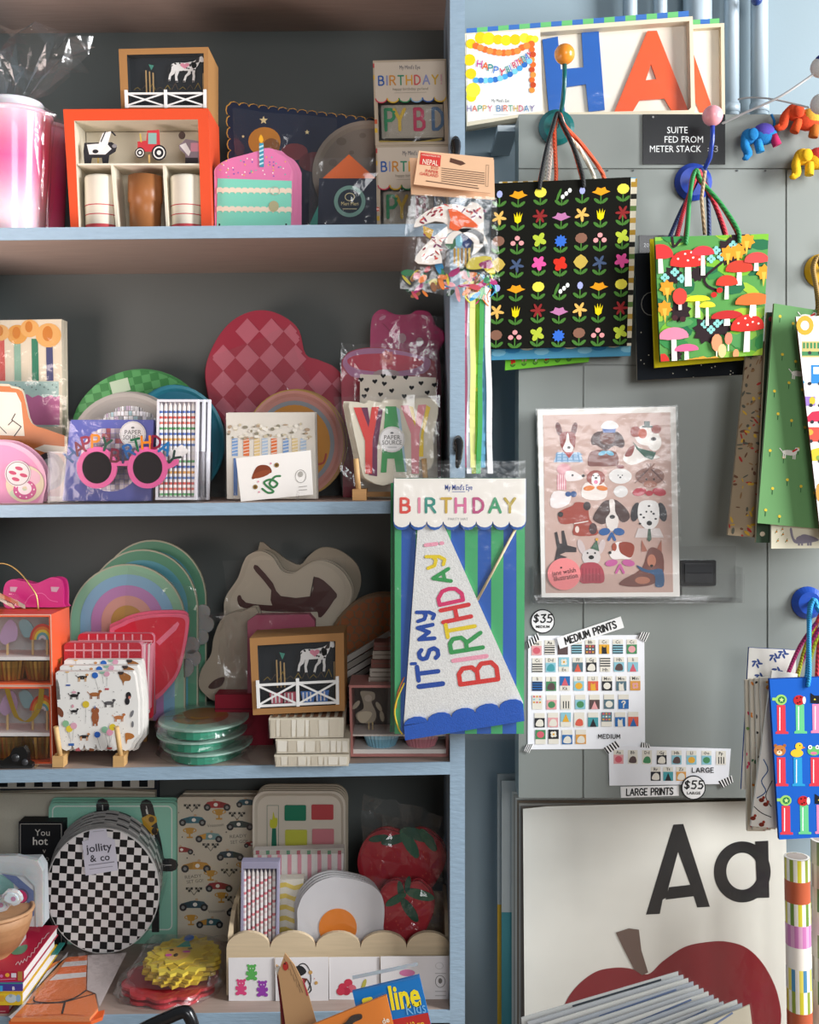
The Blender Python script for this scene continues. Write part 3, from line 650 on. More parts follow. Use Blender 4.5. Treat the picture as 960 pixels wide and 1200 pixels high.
def d_dino(p, a, b):
    p.w = None; p.clip = None; fr = frame(820, 340, .3)
    p.w = fr; g = '8a8490'
    p.face(smooth([(360, 930), (352, 935), (362, 975), (380, 990), (440, 985), (466, 975), (430, 958), (400, 955), (376, 975), (366, 960)], 3), .2, g); p.e(410, 972, 34, 15, .25, g)
    for x in (388, 400, 424, 434): p.rect(x-4, 975, x+4, 998, .2, g)
    for x, y in ((295, 950), (320, 960), (300, 985), (335, 985), (318, 940)): p.line([(x, y), (x+8, y-14)], 2.5, .2, '6a8a4a'); p.e(x+6, y-6, 4, 3, .25, 'c8823a')
bag('cream dinosaur-print bag peeking out below the pale green dog bag', (905, 420), (1080, 420), (1080, 641), (904, 643), 1.935, 4, 'e2dcc4', None, d_dino, GR)
def d_green(p, a, b):
    for k in range(26): p.e(8+(k % 4)*16+(k//4 % 2)*6, 14+(k//4)*38+(k % 3)*6, 1.8, 1.8, .1, 'e0c040', 7); p.line([(8+(k % 4)*16+(k//4 % 2)*6, 16+(k//4)*38+(k % 3)*6), (8+(k % 4)*16+(k//4 % 2)*6, 21+(k//4)*38+(k % 3)*6)], .8, .1, '2f5a38')
    for k in range(14): x = 60+(k*23) % 90; y = 30+k*17; p.e(x, y, 1.8, 1.8, .1, 'e0c040', 7)
    for x, y in ((34, 78), (30, 172), (40, 10), (100, 120)): m_dog(p, x, y, 17, .2, 'e4e0d6', leg='e4e0d6'); p.line([(x+4, y-2), (x+8, y-5)], 2, .35, 'c83a3a')
bag('pale green gift bag printed with small white dogs and yellow flowers', (907.5, 355.5), (1062, 380), (1050, 628), (888, 613), 1.925, 5, '6c9a64', (964, 300, ['a8884a', 'a8884a']), d_green, GR, side='8aa080', hz=34, u=(.33, .5))
def d_cars(p, a, b):
    for dx, dy in ((0, 0), (33, -14), (66, 4), (99, -10), (132, 2)): cars_col(p, 820+dx, 340+dy)
def cars_col(p, X0, Y0):
    p.w = frame(X0, Y0, .3)
    p.ring(ell(412, 138, 34, 38, 16), ell(412, 138, 17, 19, 16), .2, .2, 'd0a840'); p.rect(400, 200, 470, 262, .2, 'c8b878')
    for k in range(5): p.rect(404+k*14, 205, 412+k*14, 228, .3, '4a8a5a'); p.rect(400, 240, 470, 256, .25, '4a8a5a')
    p.rect(436, 292, 500, 365, .2, '3a86c8'); p.rect(444, 300, 495, 328, .3, 'd8e4ec'); p.e(398, 360, 12, 8, .2, '4aa0d8'); p.rect(400, 415, 452, 452, .2, '9a7ac0'); p.e(440, 432, 12, 16, .3, 'c8b840')
    p.face([(415, 500), (440, 475), (490, 468), (500, 512), (418, 515)], .2, 'c83a54'); p.rect(410, 535, 480, 592, .2, 'd0584a'); p.e(430, 555, 14, 12, .3, 'e8a848'); p.face([(425, 640), (440, 622), (480, 612), (490, 665), (430, 668)], .2, 'd8c040'); p.e(465, 655, 10, 10, .3, '8aa04a'); p.e(468, 790, 14, 36, .2, 'c89a50')
    for y in (245, 365, 450, 515, 590, 668): p.e(425+(y % 20), y, 7, 7, .4, '3a3a40'); p.e(470, y, 7, 7, .4, '3a3a40')
bag('white gift bag with colourful cars and buses, cut by the right edge', (933, 371), (1090, 368), (1090, 640), (962, 628), 1.90, 4, 'f0eeea', None, d_cars, GR, side='6a4a3a', hz=30)
# candy dispenser bag group
GD = 'gift bags on the lower blue hook'
def d_toile(p, a, b):
    for x, y in ((10, 18), (14, 34), (30, 10), (34, 26), (40, 5), (12, 60)):
        for k in range(5): p.face(ell(x+4*math.cos(k*1.3), y+3*math.sin(k*1.3), 3.4, 1.3, 7, rot=k*60), .1+.01*k, '3c4f86')
bag('cream and navy toile gift bag at the back under the lower blue hook', (878, 759), (934, 762), (925, 925), (869, 925), 1.958, 4, 'e0dcd4', None, d_toile, GD, side='35508c')
def d_dots(seed, cols):
    def f(p, a, b):
        rnd = random.Random(seed)
        for k in range(30): p.face(ell(rnd.uniform(0, a), rnd.uniform(0, b), rnd.uniform(1.5, 3), rnd.uniform(1, 2), 7, rot=k*30), .1+.01*k, cols[k % len(cols)])
    return f
for i, (x, cc) in enumerate(((873.5, ('c83a5a', '6a8a4a')), (879, ('d8843a', '3a6a4a')), (885, ('c03a3a', '2a2a2a')), (891, ('e0a040', 'b04a3a')))):
    bag(['pale bag edge, leftmost of the thin stack beside the candy dispenser bag', 'second pale bag edge from the left beside the candy dispenser bag', 'third pale bag edge from the left beside the candy dispenser bag', 'pale bag with orange animals, last edge before the dark-branched one'][i],
        (x, 797-i), (x+30, 797-i), (x+24, 974-i), (x+2.5+i, 974-i*2), 1.950-i*.009, 5, ('cfc6b4', 'd8d0c0', 'ddd6c8', 'e2dccf')[i], None, d_dots(i, cc), GD)
def d_monkey(p, a, b):
    p.w = frame(860, 690, .25); p.clip = None
    p.line(smooth([(140, 800), (160, 850), (130, 900), (150, 950), (110, 980)], 4, False), 5, .2, '3a5a8a')
    p.line(smooth([(180, 900), (150, 970), (175, 1020)], 4, False), 4, .2, '2a2a30')
    for x, y in ((130, 990), (150, 1010), (130, 1105), (90, 1075)): p.e(x, y, 13, 10, .3, '7a3428'); p.e(x+10, y-12, 7, 7, .35, 'a04030')
    p.line(smooth([(95, 1020), (130, 1050), (175, 1070)], 4, False), 4, .2, '2a2a30')
bag('white bag with dark branches and red monkeys, left of the candy dispenser bag', (905, 786), (935, 790), (925, 972), (880, 968), 1.912, 4, 'e8e4da', None, d_monkey, GD)
def d_disp(p, a, b):
    for dx in (0, 64, 128): disp_cols(p, 860+dx)
def disp_cols(p, X0):
    p.w = frame(X0, 690, .25); z = .2
    def disp(x, y, h, col, dx=0): p.face([(x-20, y), (x+20, y), (x+22, y+h-12), (x+34, y+h-10), (x+34, y+h), (x-34+8, y+h), (x-34+8, y+h-10), (x-18, y+h-12)], z, col); p.rect(x-8, y+10, x-4, y+h-16, z+.05, 'ffffff')
    for oy, k in ((0, 0), (472, 1)):
        disp(222+k*22, 545+oy, 135, 'd8404e'); p.e(222+k*22, 520+oy, 27, 25, z+.1, '9ccc6a'); p.e(224+k*22, 520+oy, 17, 16, z+.15, '2c7a4a'); p.face(star(224+k*22, 520+oy, 12, 5), z+.2, 'c8e090'); p.rect(180+k*22, 510+oy, 200+k*22, 524+oy, z+.1, '9ccc6a')
        disp(310+k*20, 542+oy, 136, '6cc88a'); p.e(306+k*20, 522+oy, 26, 24, z+.1, 'c02c30'); p.e(330+k*20, 522+oy, 8, 18, z+.15, 'f0e0dc')
        for q in ((296, 512), (310, 530), (300, 535), (314, 508)): p.e(q[0]+k*20, q[1]+oy, 4, 4, z+.2, '201818', 6)
        disp(388+k*20, 540+oy, 136, 'e88ab0'); p.face([(360+k*20, 535+oy), (360+k*20, 488+oy), (378+k*20, 500+oy), (400+k*20, 500+oy), (420+k*20, 488+oy), (425+k*20, 540+oy)], z+.1, '25252a'); p.e(380+k*20, 518+oy, 5, 4, z+.2, 'e8d040', 6); p.e(408+k*20, 518+oy, 5, 4, z+.2, 'e8d040', 6)
    disp(222, 790, 135, 'd8404e'); p.e(216, 758, 28, 26, z+.1, 'c07a40'); [p.e(x, 735, 8, 8, z+.08, 'a8642e') for x in (196, 238)]; p.e(214, 768, 13, 10, z+.15, 'ecd8b8'); [p.e(x, 755, 3, 3, z+.2, '201818', 6) for x in (206, 226)]; p.e(214, 764, 4, 3, z+.2, '201818', 6)
    disp(300, 790, 135, '2f9ad0'); p.e(296, 770, 30, 19, z+.1, 'f0c43a'); p.e(306, 738, 18, 18, z+.15, 'f0c43a'); p.face([(322, 738), (336, 744), (320, 750)], z+.2, 'e8843a'); p.e(310, 734, 3, 3, z+.2, '201818', 6)
    disp(380, 790, 135, 'd8404e'); p.e(375, 760, 30, 22, z+.1, '6ab86a'); [p.e(x, 742, 10, 10, z+.15, 'f4f4ee') for x in (358, 392)]; [p.e(x, 742, 4, 4, z+.2, '201818', 6) for x in (358, 392)]; p.e(375, 770, 16, 7, z+.18, 'e07a9a')
bag('bright blue gift bag printed with animal-headed candy dispensers', (902, 796), (1050, 790), (1056, 976), (913.5, 984), 1.885, 6, '2060c0', (960, 706, ['2aa0dc', '2aa0dc']), d_disp, GD, side='1a3f8a', hz=36, u=(.30, .75))
for i, (c, x, lab) in enumerate((('b02a6a', 921, 'magenta rope handle hanging left of the others on the lower blue hook'), ('c8d030', 934, 'lime rope handle on the lower blue hook'), ('d83a44', 946, 'red rope handle on the lower blue hook'))):
    t = Item('rope_handle', lab, 'rope', x, 795, 1.86); p = P(t, 'rope', 'rope'); p.tube(smooth([(957, 706, 34), (952-i, 720, 26), ((x+948)/2, 755, 10), (x, 796, 0)], 4, False), 2.4, c); p.tube(smooth([(957, 706, 34), (956, 725, 26), ((x+965)/2, 758, 10), (x+12, 796, -2)], 4, False), 2.4, c); p.build()
# wrapping paper rolls
def roll(lab, cx, ytop, r, Y, cols, tilt=0, seed=0, ybot=1335):
    t = Item('gift_wrap_roll', lab, 'wrapping paper', cx, ybot, Y, group='gift wrap rolls standing at the right edge')
    p = P(t, 'paper_roll', 'coated'); n = 20; k = len(cols); prof = [(r, ytop)]; rnd = random.Random(seed); y = ytop
    b = len(p.v); rows = 26; H_ = (ybot-ytop)/rows
    for j in range(rows+1):
        for i in range(n): a = 2*math.pi*i/n; p.v.append(p.pt(cx+r*math.cos(a)+tilt*(j/rows), ytop+H_*j, r*math.sin(a)))
    for j in range(rows):
        for i in range(n):
            c = cols[(j//2 % k)]; col = c if isinstance(c, str) else c[i % len(c)]
            p.f.append((b+j*n+i, b+(j+1)*n+i, b+(j+1)*n+(i+1) % n, b+j*n+(i+1) % n)); p.c.append(H(col)); p.sm.append(True)
    p.ring(ell(cx, ytop, r, r), ell(cx, ytop, r, r), 0, 0, 'e8e0d0')
    p.build()
    p = P(t, 'cardboard_core', 'paper'); p.lathe(cx, [(r*.82, ytop-.3, 'b8aca4'), (r*.80, ytop+40, '7a706a')], 0, 'b8aca4', 20); p.build()
    p = P(t, 'paper_rim', 'paper'); b = len(p.v)
    for rr, yy in ((r, ytop), (r*.82, ytop-.3)):
        for i in range(n): a = 2*math.pi*i/n; p.v.append(p.pt(cx+rr*math.cos(a), yy-.4, rr*math.sin(a)))
    for i in range(n): p.f.append((b+i, b+(i+1) % n, b+n+(i+1) % n, b+n+i)); p.c.append(H('f0ebe2')); p.sm.append(False)
    p.build(); return t
roll('wrapping paper roll with yellow stripes and animal faces, standing below the blue bag', 934, 1004, 14.5, 1.90, [('f2ece0', 'd8cc3a', 'f2ece0', '8a9a3a'), 'b85a3a', ('f2ece0', 'd8cc3a', 'f2ece0', '6a8a3a'), ('c87ab0', 'd8a0c0'), 'f0e8dc', ('f2ece0', '4a88b0', 'e8d860')], 6)
roll('pale botanical wrapping paper roll, half cut by the right edge', 966, 984, 15, 1.93, [('cfc8ba', '7a8a5a', 'cfc8ba'), ('d8d2c6', 'a8a090'), ('d8d2c6', '5a7a4a', 'cfc8ba'), 'cfc8ba'], 3, 2)
# felt elephants and the string of felt balls
def elephant(lab, ax, ay, sc_, cb, cl, cc, flip=1, rot=0, c2=None):
    t = Item('felt_elephant', lab, 'toy', ax, ay+14*sc_, 1.955, group='felt elephants pinned to the cabinet')
    def w(x, y):
        r = math.radians(rot); x *= sc_*flip; y *= sc_; return (ax+x*math.cos(r)-y*math.sin(r), ay+x*math.sin(r)+y*math.cos(r))
    p = P(t, 'body', 'felt'); X, Y_ = w(2, -2); p.ball(X, Y_, 0, 11*sc_, cb, 8*sc_, 7*sc_); X, Y_ = w(-10, -4); p.ball(X, Y_, 2, 6.5*sc_, cb, 6.5*sc_, 6*sc_)
    p.w = w; p.tube(smooth([(-13, -5, 3), (-16, 2, 4), (-15.5, 8, 4), (-18, 11.5, 5), (-20, 10, 5)], 3, False), [3.6*sc_]*8+[2.6*sc_]*4+[2.2*sc_], cb); p.w = None; p.build()
    p = P(t, 'leg', 'felt', w=w); p.tube([(-5, 1, 4), (-6, 11, 5)], 3.4*sc_, cl, 10); p.build()
    p = P(t, 'leg', 'felt', w=w); p.tube([(8, 1, 4), (9, 10, 4)], 3.6*sc_, c2 or cl, 10); p.build()
    p = P(t, 'ear', 'felt'); X, Y_ = w(-8, -4); p.ball(X, Y_, 7*sc_, 4*sc_, cb, 5*sc_, 1.5*sc_); p.build()
    p = P(t, 'blanket', 'felt'); X, Y_ = w(3, -4); p.ball(X, Y_, .6, 9*sc_, cc, 7.2*sc_, 7.4*sc_, 14, 8); p.build()
    p = P(t, 'tail', 'felt', w=w); p.tube([(12, -5, 0), (14, -10, 0), (13, -16, 1)], 1*sc_, cb); p.build(); return t
elephant('blue felt elephant with a purple blanket and crimson hind legs, leftmost', 893, 162, 1.45, '1478b8', '1e86c4', '5a4ab0', 1, -18, 'b01e58')
elephant('orange felt elephant with a yellow and red blanket, upper right', 943, 143, 1.55, 'd8481e', 'c8501c', 'e0a83a', 1, 18, 'b8661c')
elephant('yellow felt elephant with a red and yellow blanket, below the orange one', 955, 190, 1.5, 'e8b414', 'e8bc1c', 'cc3a34', 1, -2, '5a2028')
t = Item('string_of_balls', 'white felt balls on white cord at the top right corner', 'garland', 958, 122, 1.9)
for x, y, r in ((962, 79, 12), (962, 122, 12)): p = P(t, 'felt_ball', 'felt'); p.ball(x, y, 0, r, 'dcdad6'); p.build()
p = P(t, 'blue_spot', 'felt', label='dark blue patch on the upper ball'); p.ball(961, 70, 3, 6, '2a3a8a', 4, 9); p.build()
p = P(t, 'cord', 'plastic'); p.tube(smooth([(852, 132, -60), (880, 122, -40), (920, 108, -15), (955, 86, 0)], 4, False), 1.5, 'd8d6d4'); p.tube(smooth([(880, 100, -50), (893, 101, -40), (915, 110, -20), (948, 126, 0)], 4, False), 1.1, 'b8b6b4'); p.build()
# ---------------------------------------------------------------- dog print in a clear wall ledge
def edge_ledge():
    t = Item('acrylic_wall_ledge', 'clear acrylic picture ledge fixed to the cabinet, holding the dog print', 'ledge', 742, 704, CY)
    p = P(t, 'back_plate', 'acrylic'); p.box(626, 640, 862, 702, .3, 2, 'ffffff'); p.build()
    p = P(t, 'floor_plate', 'acrylic'); p.box(626, 700, 862, 703, 2, 26, 'ffffff'); p.build()
    p = P(t, 'front_lip', 'acrylic'); p.box(622, 670, 864, 703, 26, 28, 'ffffff'); p.build()
    for x in (623, 861): p = P(t, 'end_plate', 'acrylic'); p.slab([(x-1, 663), (x+1, 663), (x+1, 703), (x-1, 703)], 2, 28, 'ffffff'); p.build()
    return t
edge_ledge()
t = Item('dog_print', 'framed-size art print of fifteen dressed-up dogs on dusty pink', 'art print', 715, 700, 1.948)
p = P(t, 'backing_board', 'paper'); p.slab([(630, 480), (792, 476.5), (797, 699), (635, 700)], -5, 0, 'f1ede6', side='c8b090'); p.build()
p = P(t, 'artwork', 'coated', w=frame(620, 470, .2)); p.face([(82, 82), (828, 66), (845, 1120), (98, 1125)], .15, 'c9a99d')
Z = .3; E = p.e
def fc(pts, z, c, n=3): p.face(smooth(pts, n), z, c)
# bull terrier with gingham scarf
for r in (-14, 14): p.face(ell(220+r*3.2, 165, 17, 42, 12, rot=r), Z, '6a3a38')
fc([(180, 200), (220, 178), (270, 195), (268, 270), (235, 305), (195, 285)], Z+.05, '8a3a34'); fc([(228, 185), (240, 240), (262, 275), (235, 305), (200, 280), (215, 235)], Z+.1, 'f0e8e2'); E(233, 272, 10, 8, Z+.15, '222222')
p.face([(145, 358), (165, 300), (300, 300), (318, 358)], Z, 'a8c4dc')
for k in range(5): p.line([(165+k*30, 300), (160+k*34, 356)], 6, Z+.05+.01*k, '5c8cb8', cap=False)
for k in range(3): p.line([(155, 312+k*18), (312, 312+k*18)], 5, Z+.12, '7aa4c8', cap=False)
p.face([(205, 300), (265, 298), (235, 335)], Z+.2, 'a83a38')
# brown shaggy dog in sailor hat
fc([(345, 375), (360, 300), (430, 285), (510, 300), (525, 370), (480, 382), (400, 382)], Z, '7c4a42'); fc([(365, 220), (400, 180), (520, 180), (560, 240), (545, 275), (500, 262), (450, 290), (400, 260), (370, 255)], Z+.05, '4c3230'); E(460, 215, 45, 40, Z+.1, '6a4038', 14); p.face([(430, 160), (510, 158), (505, 185), (435, 185)], Z+.15, '4a68a8'); fc([(425, 160), (440, 125), (480, 115), (515, 130), (515, 160)], Z+.17, 'f0ece8')
for s in (-1, 1): p.face(ell(452+s*22, 305, 26, 13, 8, rot=s*20), Z+.2, '6ab0cc'); 
# bulldog green scarf
fc([(550, 335), (610, 260), (700, 300), (770, 330), (690, 345), (600, 375)], Z, 'efe8e0'); fc([(560, 320), (590, 270), (620, 262), (600, 320)], Z+.03, '8a4038'); E(690, 200, 72, 62, Z+.05, 'f0e8e0', 16); E(625, 180, 32, 32, Z+.1, '9a4a40'); E(745, 165, 30, 26, Z+.1, '9a4a40'); E(665, 190, 26, 30, Z+.12, 'c05a40'); E(735, 240, 42, 52, Z+.11, 'f2ece4'); E(730, 222, 16, 11, Z+.2, '2a2020'); p.face([(605, 232), (640, 275), (745, 300), (725, 345), (680, 330), (630, 280)], Z+.25, '2c5a48'); p.rect(662, 145, 725, 156, Z+.25, '4a5a54'); p.rect(675, 118, 708, 148, Z+.25, '4a5a54')
# pink poodle
E(205, 400, 42, 34, Z, 'd89aa0'); p.rect(165, 430, 218, 520, Z+.03, 'd88a94'); [p.rect(170+k*12, 432, 174+k*12, 520, Z+.06, 'f0d8d8') for k in range(4)]; fc([(215, 415), (260, 410), (315, 445), (300, 462), (240, 470), (215, 460)], Z+.08, 'f0e4e0'); E(318, 438, 10, 9, Z+.12, '222222'); E(255, 435, 7, 7, Z+.12, '222222'); fc([(125, 610), (145, 530), (240, 540), (235, 600), (170, 628)], Z, 'efe4e0'); E(230, 545, 18, 15, Z+.15, '34568a'); E(262, 545, 18, 18, Z+.15, '34568a')
# spaniel orange bow
fc([(310, 560), (330, 480), (440, 480), (455, 560), (390, 582)], Z, 'efe4dc'); E(392, 450, 55, 45, Z+.05, '9a4a40', 14); E(392, 460, 26, 40, Z+.1, 'f2ece6'); [E(392+s*14, 437, 5, 5, Z+.15, '222222', 6) for s in (-1, 1)]; E(392, 450, 9, 7, Z+.16, '222222'); E(392, 474, 12, 12, Z+.15, 'd85a8a'); [E(340+k*104, 415, 15, 15, Z+.02, 'd8b0a8') for k in (0, 1)]; [p.face(ell(390+s*38, 510, 34, 15, 10, rot=s*8), Z+.2, 'e08038') for s in (-1, 1)]
# white dog
E(535, 440, 68, 45, Z, 'e8e4e0', 16); E(538, 530, 42, 35, Z-.02, 'e4e0dc'); [E(535+s*12, 435, 4, 4, Z+.1, '222222', 6) for s in (-1, 1)]; E(535, 447, 6, 5, Z+.1, '222222'); E(536, 385, 22, 12, Z+.1, '8a4a48')
# yorkie red scarf
E(708, 440, 86, 52, Z, '8c6458', 16); [p.line([(708+s*6, 400), (708+s*(40+k*16), 415+k*22)], 3, Z+.05+.01*k, '5c3c38') for s in (-1, 1) for k in range(4)]; E(710, 488, 40, 20, Z+.1, 'a8705c'); [E(710+s*22, 458, 6, 6, Z+.15, '222222', 6) for s in (-1, 1)]; [p.face(ell(705+s*58, 532, 42, 24, 10, rot=s*12), Z+.2, 'b83a48') for s in (-1, 1)]; E(705, 540, 22, 16, Z+.25, 'b83a48'); [p.line([(712, 395), (712+s*22, 368)], 6, Z, '8c6458') for s in (-1, 0, 1)]
# airedale
fc([(170, 660), (200, 635), (255, 612), (275, 592), (340, 605), (355, 690), (395, 740), (395, 785), (262, 785), (265, 720), (215, 722), (178, 710)], Z, 'a04638'); E(185, 664, 16, 16, Z+.1, '222222'); E(340, 615, 22, 26, Z+.1, '3c2c2c'); p.line([(265, 718), (345, 704)], 6, Z+.15, 'eae0d8'); E(375, 748, 24, 34, Z+.05, '4a3030'); E(282, 752, 12, 20, Z+.1, 'ecd8cc')
# bernese with blue bow
fc([(375, 680), (430, 595), (470, 580), (488, 590), (480, 680), (440, 720), (400, 712)], Z, '4c3632'); fc([(488, 590), (515, 582), (570, 630), (592, 680), (560, 710), (525, 690)], Z, '4c3632'); fc([(470, 582), (500, 582), (505, 650), (525, 690), (515, 745), (490, 762), (460, 745), (450, 690), (475, 650)], Z+.08, 'e6dcd4'); E(488, 678, 16, 12, Z+.15, '222222'); [p.face(ell(485+s*42, 765, 34, 22, 10, rot=s*10), Z+.2, '2f5f9a') for s in (-1, 1)]; [p.line([(485, 775), (485+s*18, 812)], 16, Z+.18, '2f5f9a') for s in (-1, 1)]
# dalmatian
fc([(645, 600), (700, 580), (755, 600), (762, 690), (735, 742), (680, 745), (640, 690)], Z+.05, 'f0ece8'); [p.face(ell(702+s*78, 650, 26, 58, 12, rot=-s*14), Z, '333236') for s in (-1, 1)]; E(705, 715, 16, 14, Z+.15, '1c1c1e'); [E(x, y, 8, 6, Z+.12, '2a2a2c', 7) for x, y in ((703, 615), (655, 665), (730, 660), (672, 682), (742, 690), (650, 718))]; [E(702+s*14, 648, 6, 6, Z+.12, '111111', 6) for s in (-1, 1)]; p.face([(620, 800), (640, 745), (765, 745), (790, 800)], Z, 'd8ccc8'); p.face([(698, 748), (712, 748), (718, 810), (704, 825), (692, 812)], Z+.1, '4c6454')
# black pointed dog
p.face([(150, 770), (165, 765), (180, 835), (195, 835), (192, 760), (205, 758), (225, 845), (278, 858), (278, 885), (215, 885), (180, 900), (225, 915), (150, 935), (165, 860)], Z, '3a3436')
# frenchie with party hat
E(365, 915, 55, 50, Z, 'd4ccc8', 14); [p.face(ell(365+s*58, 855, 20, 48, 10, rot=s*20), Z-.03, 'd0bfbc') for s in (-1, 1)]; E(365, 915, 16, 12, Z+.1, '222222'); [E(365+s*22, 890, 6, 6, Z+.1, '222222', 6) for s in (-1, 1)]; p.face([(362, 862), (398, 812), (412, 880)], Z+.15, '4a6a54'); E(398, 810, 9, 9, Z+.2, 'd8a040'); fc([(300, 1060), (305, 965), (345, 945), (400, 950), (435, 990), (438, 1060), (370, 1066)], Z+.12, 'ac4652'); [p.rect(312+k*20, 980, 316+k*20, 1055, Z+.2, '8c3442') for k in range(6)]
# jack russell, pink bow
fc([(470, 890), (500, 870), (505, 830), (560, 825), (610, 850), (600, 920), (540, 925), (490, 925)], Z, 'f0e8e2'); fc([(530, 830), (590, 828), (618, 855), (600, 915), (560, 905), (532, 880)], Z+.05, '96402e'); E(500, 855, 14, 24, Z+.05, 'a85038'); E(475, 888, 9, 9, Z+.1, '222222'); [p.face(ell(533+s*50, 948, 38, 20, 10, rot=s*10), Z+.2, 'c4609a') for s in (-1, 1)]; [p.line([(533, 960), (533+s*22, 1005)], 14, Z+.18, 'c4609a') for s in (-1, 1)]
# shepherd, blue scarf
fc([(530, 1075), (560, 1040), (660, 980), (700, 870), (740, 860), (785, 900), (785, 1020), (720, 1075), (620, 1088)], Z, '784c44'); [p.face([(718+s*24, 880), (718+s*58, 812), (718+s*60, 885)], Z-.02, 'a86a58') for s in (-1, 1)]; E(718, 935, 26, 38, Z+.1, 'c08068'); E(718, 965, 10, 8, Z+.15, '222222'); fc([(630, 960), (700, 990), (780, 985), (790, 1080), (740, 1085), (735, 1020), (660, 995)], Z+.2, '3c5c80'); E(665, 1050, 45, 22, Z+.08, 'b87860')
p.build()
p = P(t, 'round_label', 'paper', label='coral round label with handwriting'); p.w = frame(620, 470, .2); p.slab(ell(205, 1013, 97, 94, 28), 1.1, 1.5, 'ee8c8c'); E = p.e; p.e(188, 975, 6, 6, 1.7, '3a2a2a', 8)
p.text('jane walsh', 205, 1000, 40, 1.7, '3a2a2a', rot=-9, width=140); p.text('illustration', 215, 1032, 40, 1.7, '3a2a2a', rot=-9, width=140); p.build()
p = P(t, 'clear_sleeve', 'clear_sleeve'); p.crinkle((628, 479), (794, 475), (799, 701), (633, 702), 2.6, .25, 8, 10, 7, .3); p.build()
# ---------------------------------------------------------------- price signs and the two letter-print charts
def round_sign(x, y, txt, sub, lab):
    t = Item('price_sign', lab, 'sign', x, y+14, CY); p = P(t, 'disc', 'paper'); p.slab(ell(x, y, 14.3, 14.3, 28), .3, .9, '1c1c1e'); p.face(ell(x, y, 13, 13, 28), 1, 'f1efec'); p.build()
    p = P(t, 'lettering', 'paper'); p.st(txt, x, y-3.5, 9, 1.6, 1.15, '161616', center=True, slant=.12, gap=.3); p.text(sub, x, y+6.4, 4.3, 1.15, '161616', .03, width=16); p.build()
round_sign(636, 728, '$35', 'MEDIUM', 'round white price tag reading $35 MEDIUM')
def tape(t, pts, n=6, k=0):
    p = P(t, 'washi_tape', 'paper', label='black and white striped tape'); q = quadmap(*pts, n, 1)
    p.slab(pts, 2.0, 2.3, 'f0eeea')
    p.w = q
    for i in range(0, n): p.face([(i+.1, 0), (i+.6, 0), (i+.6, 1), (i+.1, 1)], 2.4, '17171a')
    p.build()
TI = {'red': 'd0606c', 'teal': '4a9aa0', 'lb': '8cc0cc', 'blk': '2c2c30', 'org': 'd89a4a', 'grn': '4a8a5c', 'brn': '5c4a48', 'pnk': 'e0a0a0', 'blu': '2f6aa8', 'crm': 'e2dccd', 'slate': '56707a', 'yel': 'e0a83a', 'cor': 'd8604c'}
def tile(p, x, y, letters, bgc, fg, shape, flip=False, wdt=72):
    hy = 44 if flip else 0
    p.rect(x-wdt/2, y-45, x+wdt/2, y+56, 1.3, TI['crm'])
    yy = y-45 if flip else y-10
    p.rect(x-wdt/2, yy, x+wdt/2, yy+66, 1.4, TI[bgc]); cx, cy = x, yy+33; c = TI.get(fg, fg)
    if shape == 'o': p.e(cx, cy, 26, 24, 1.5, c, 12)
    elif shape == 'bars':
        for k in range(4): p.rect(x-wdt/2, yy+4+k*17, x+wdt/2, yy+12+k*17, 1.5, c)
    elif shape == 'v':
        for k in range(3): p.rect(x-20+k*18, yy+8, x-13+k*18, yy+58, 1.5, c)
    elif shape == 'a': p.face([(cx-24, yy+66), (cx, yy+8), (cx+24, yy+66)], 1.5, c)
    elif shape == 'cat': p.face([(cx-16, yy+66), (cx-18, yy+30), (cx-14, yy+8), (cx-6, yy+20), (cx+8, yy+20), (cx+14, yy+6), (cx+16, yy+40), (cx+20, yy+66)], 1.5, c)
    elif shape == 'grid':
        for i in range(3):
            for j in range(3): p.rect(x-30+i*21, yy+5+j*20, x-16+i*21, yy+17+j*20, 1.5, [TI['red'], TI['lb'], TI['org'], TI['crm']][(i*2+j) % 4])
    elif shape == 'b': p.face(smooth([(cx-26, cy+22), (cx-20, cy-10), (cx, cy-24), (cx+22, cy-14), (cx+24, cy+24)], 3), 1.5, c)
    elif shape == 'q': p.st('?', cx-12, cy-22, 44, 9, 1.5, c)
    elif shape == 'fl':
        for k in range(4): p.e(cx+13*math.cos(k*1.57+.7), cy+13*math.sin(k*1.57+.7), 12, 12, 1.5+.01*k, c, 8)
        p.e(cx, cy, 8, 8, 1.6, TI['yel'], 8)
    p.text(letters, x, (y+42) if flip else y-27, 32, 1.5, '3a3a3c', .01, res=1)
t = Item('medium_print_chart', 'white chart of small alphabet picture tiles marked MEDIUM, taped to the cabinet', 'poster', 686, 880, CY)
p = P(t, 'sheet', 'paper'); p.slab([(619, 745), (755, 744), (756, 877), (618.5, 878)], .4, 1, 'efeff1'); p.build()
p = P(t, 'picture_tiles', 'paper', w=frame(610, 730, .16667))
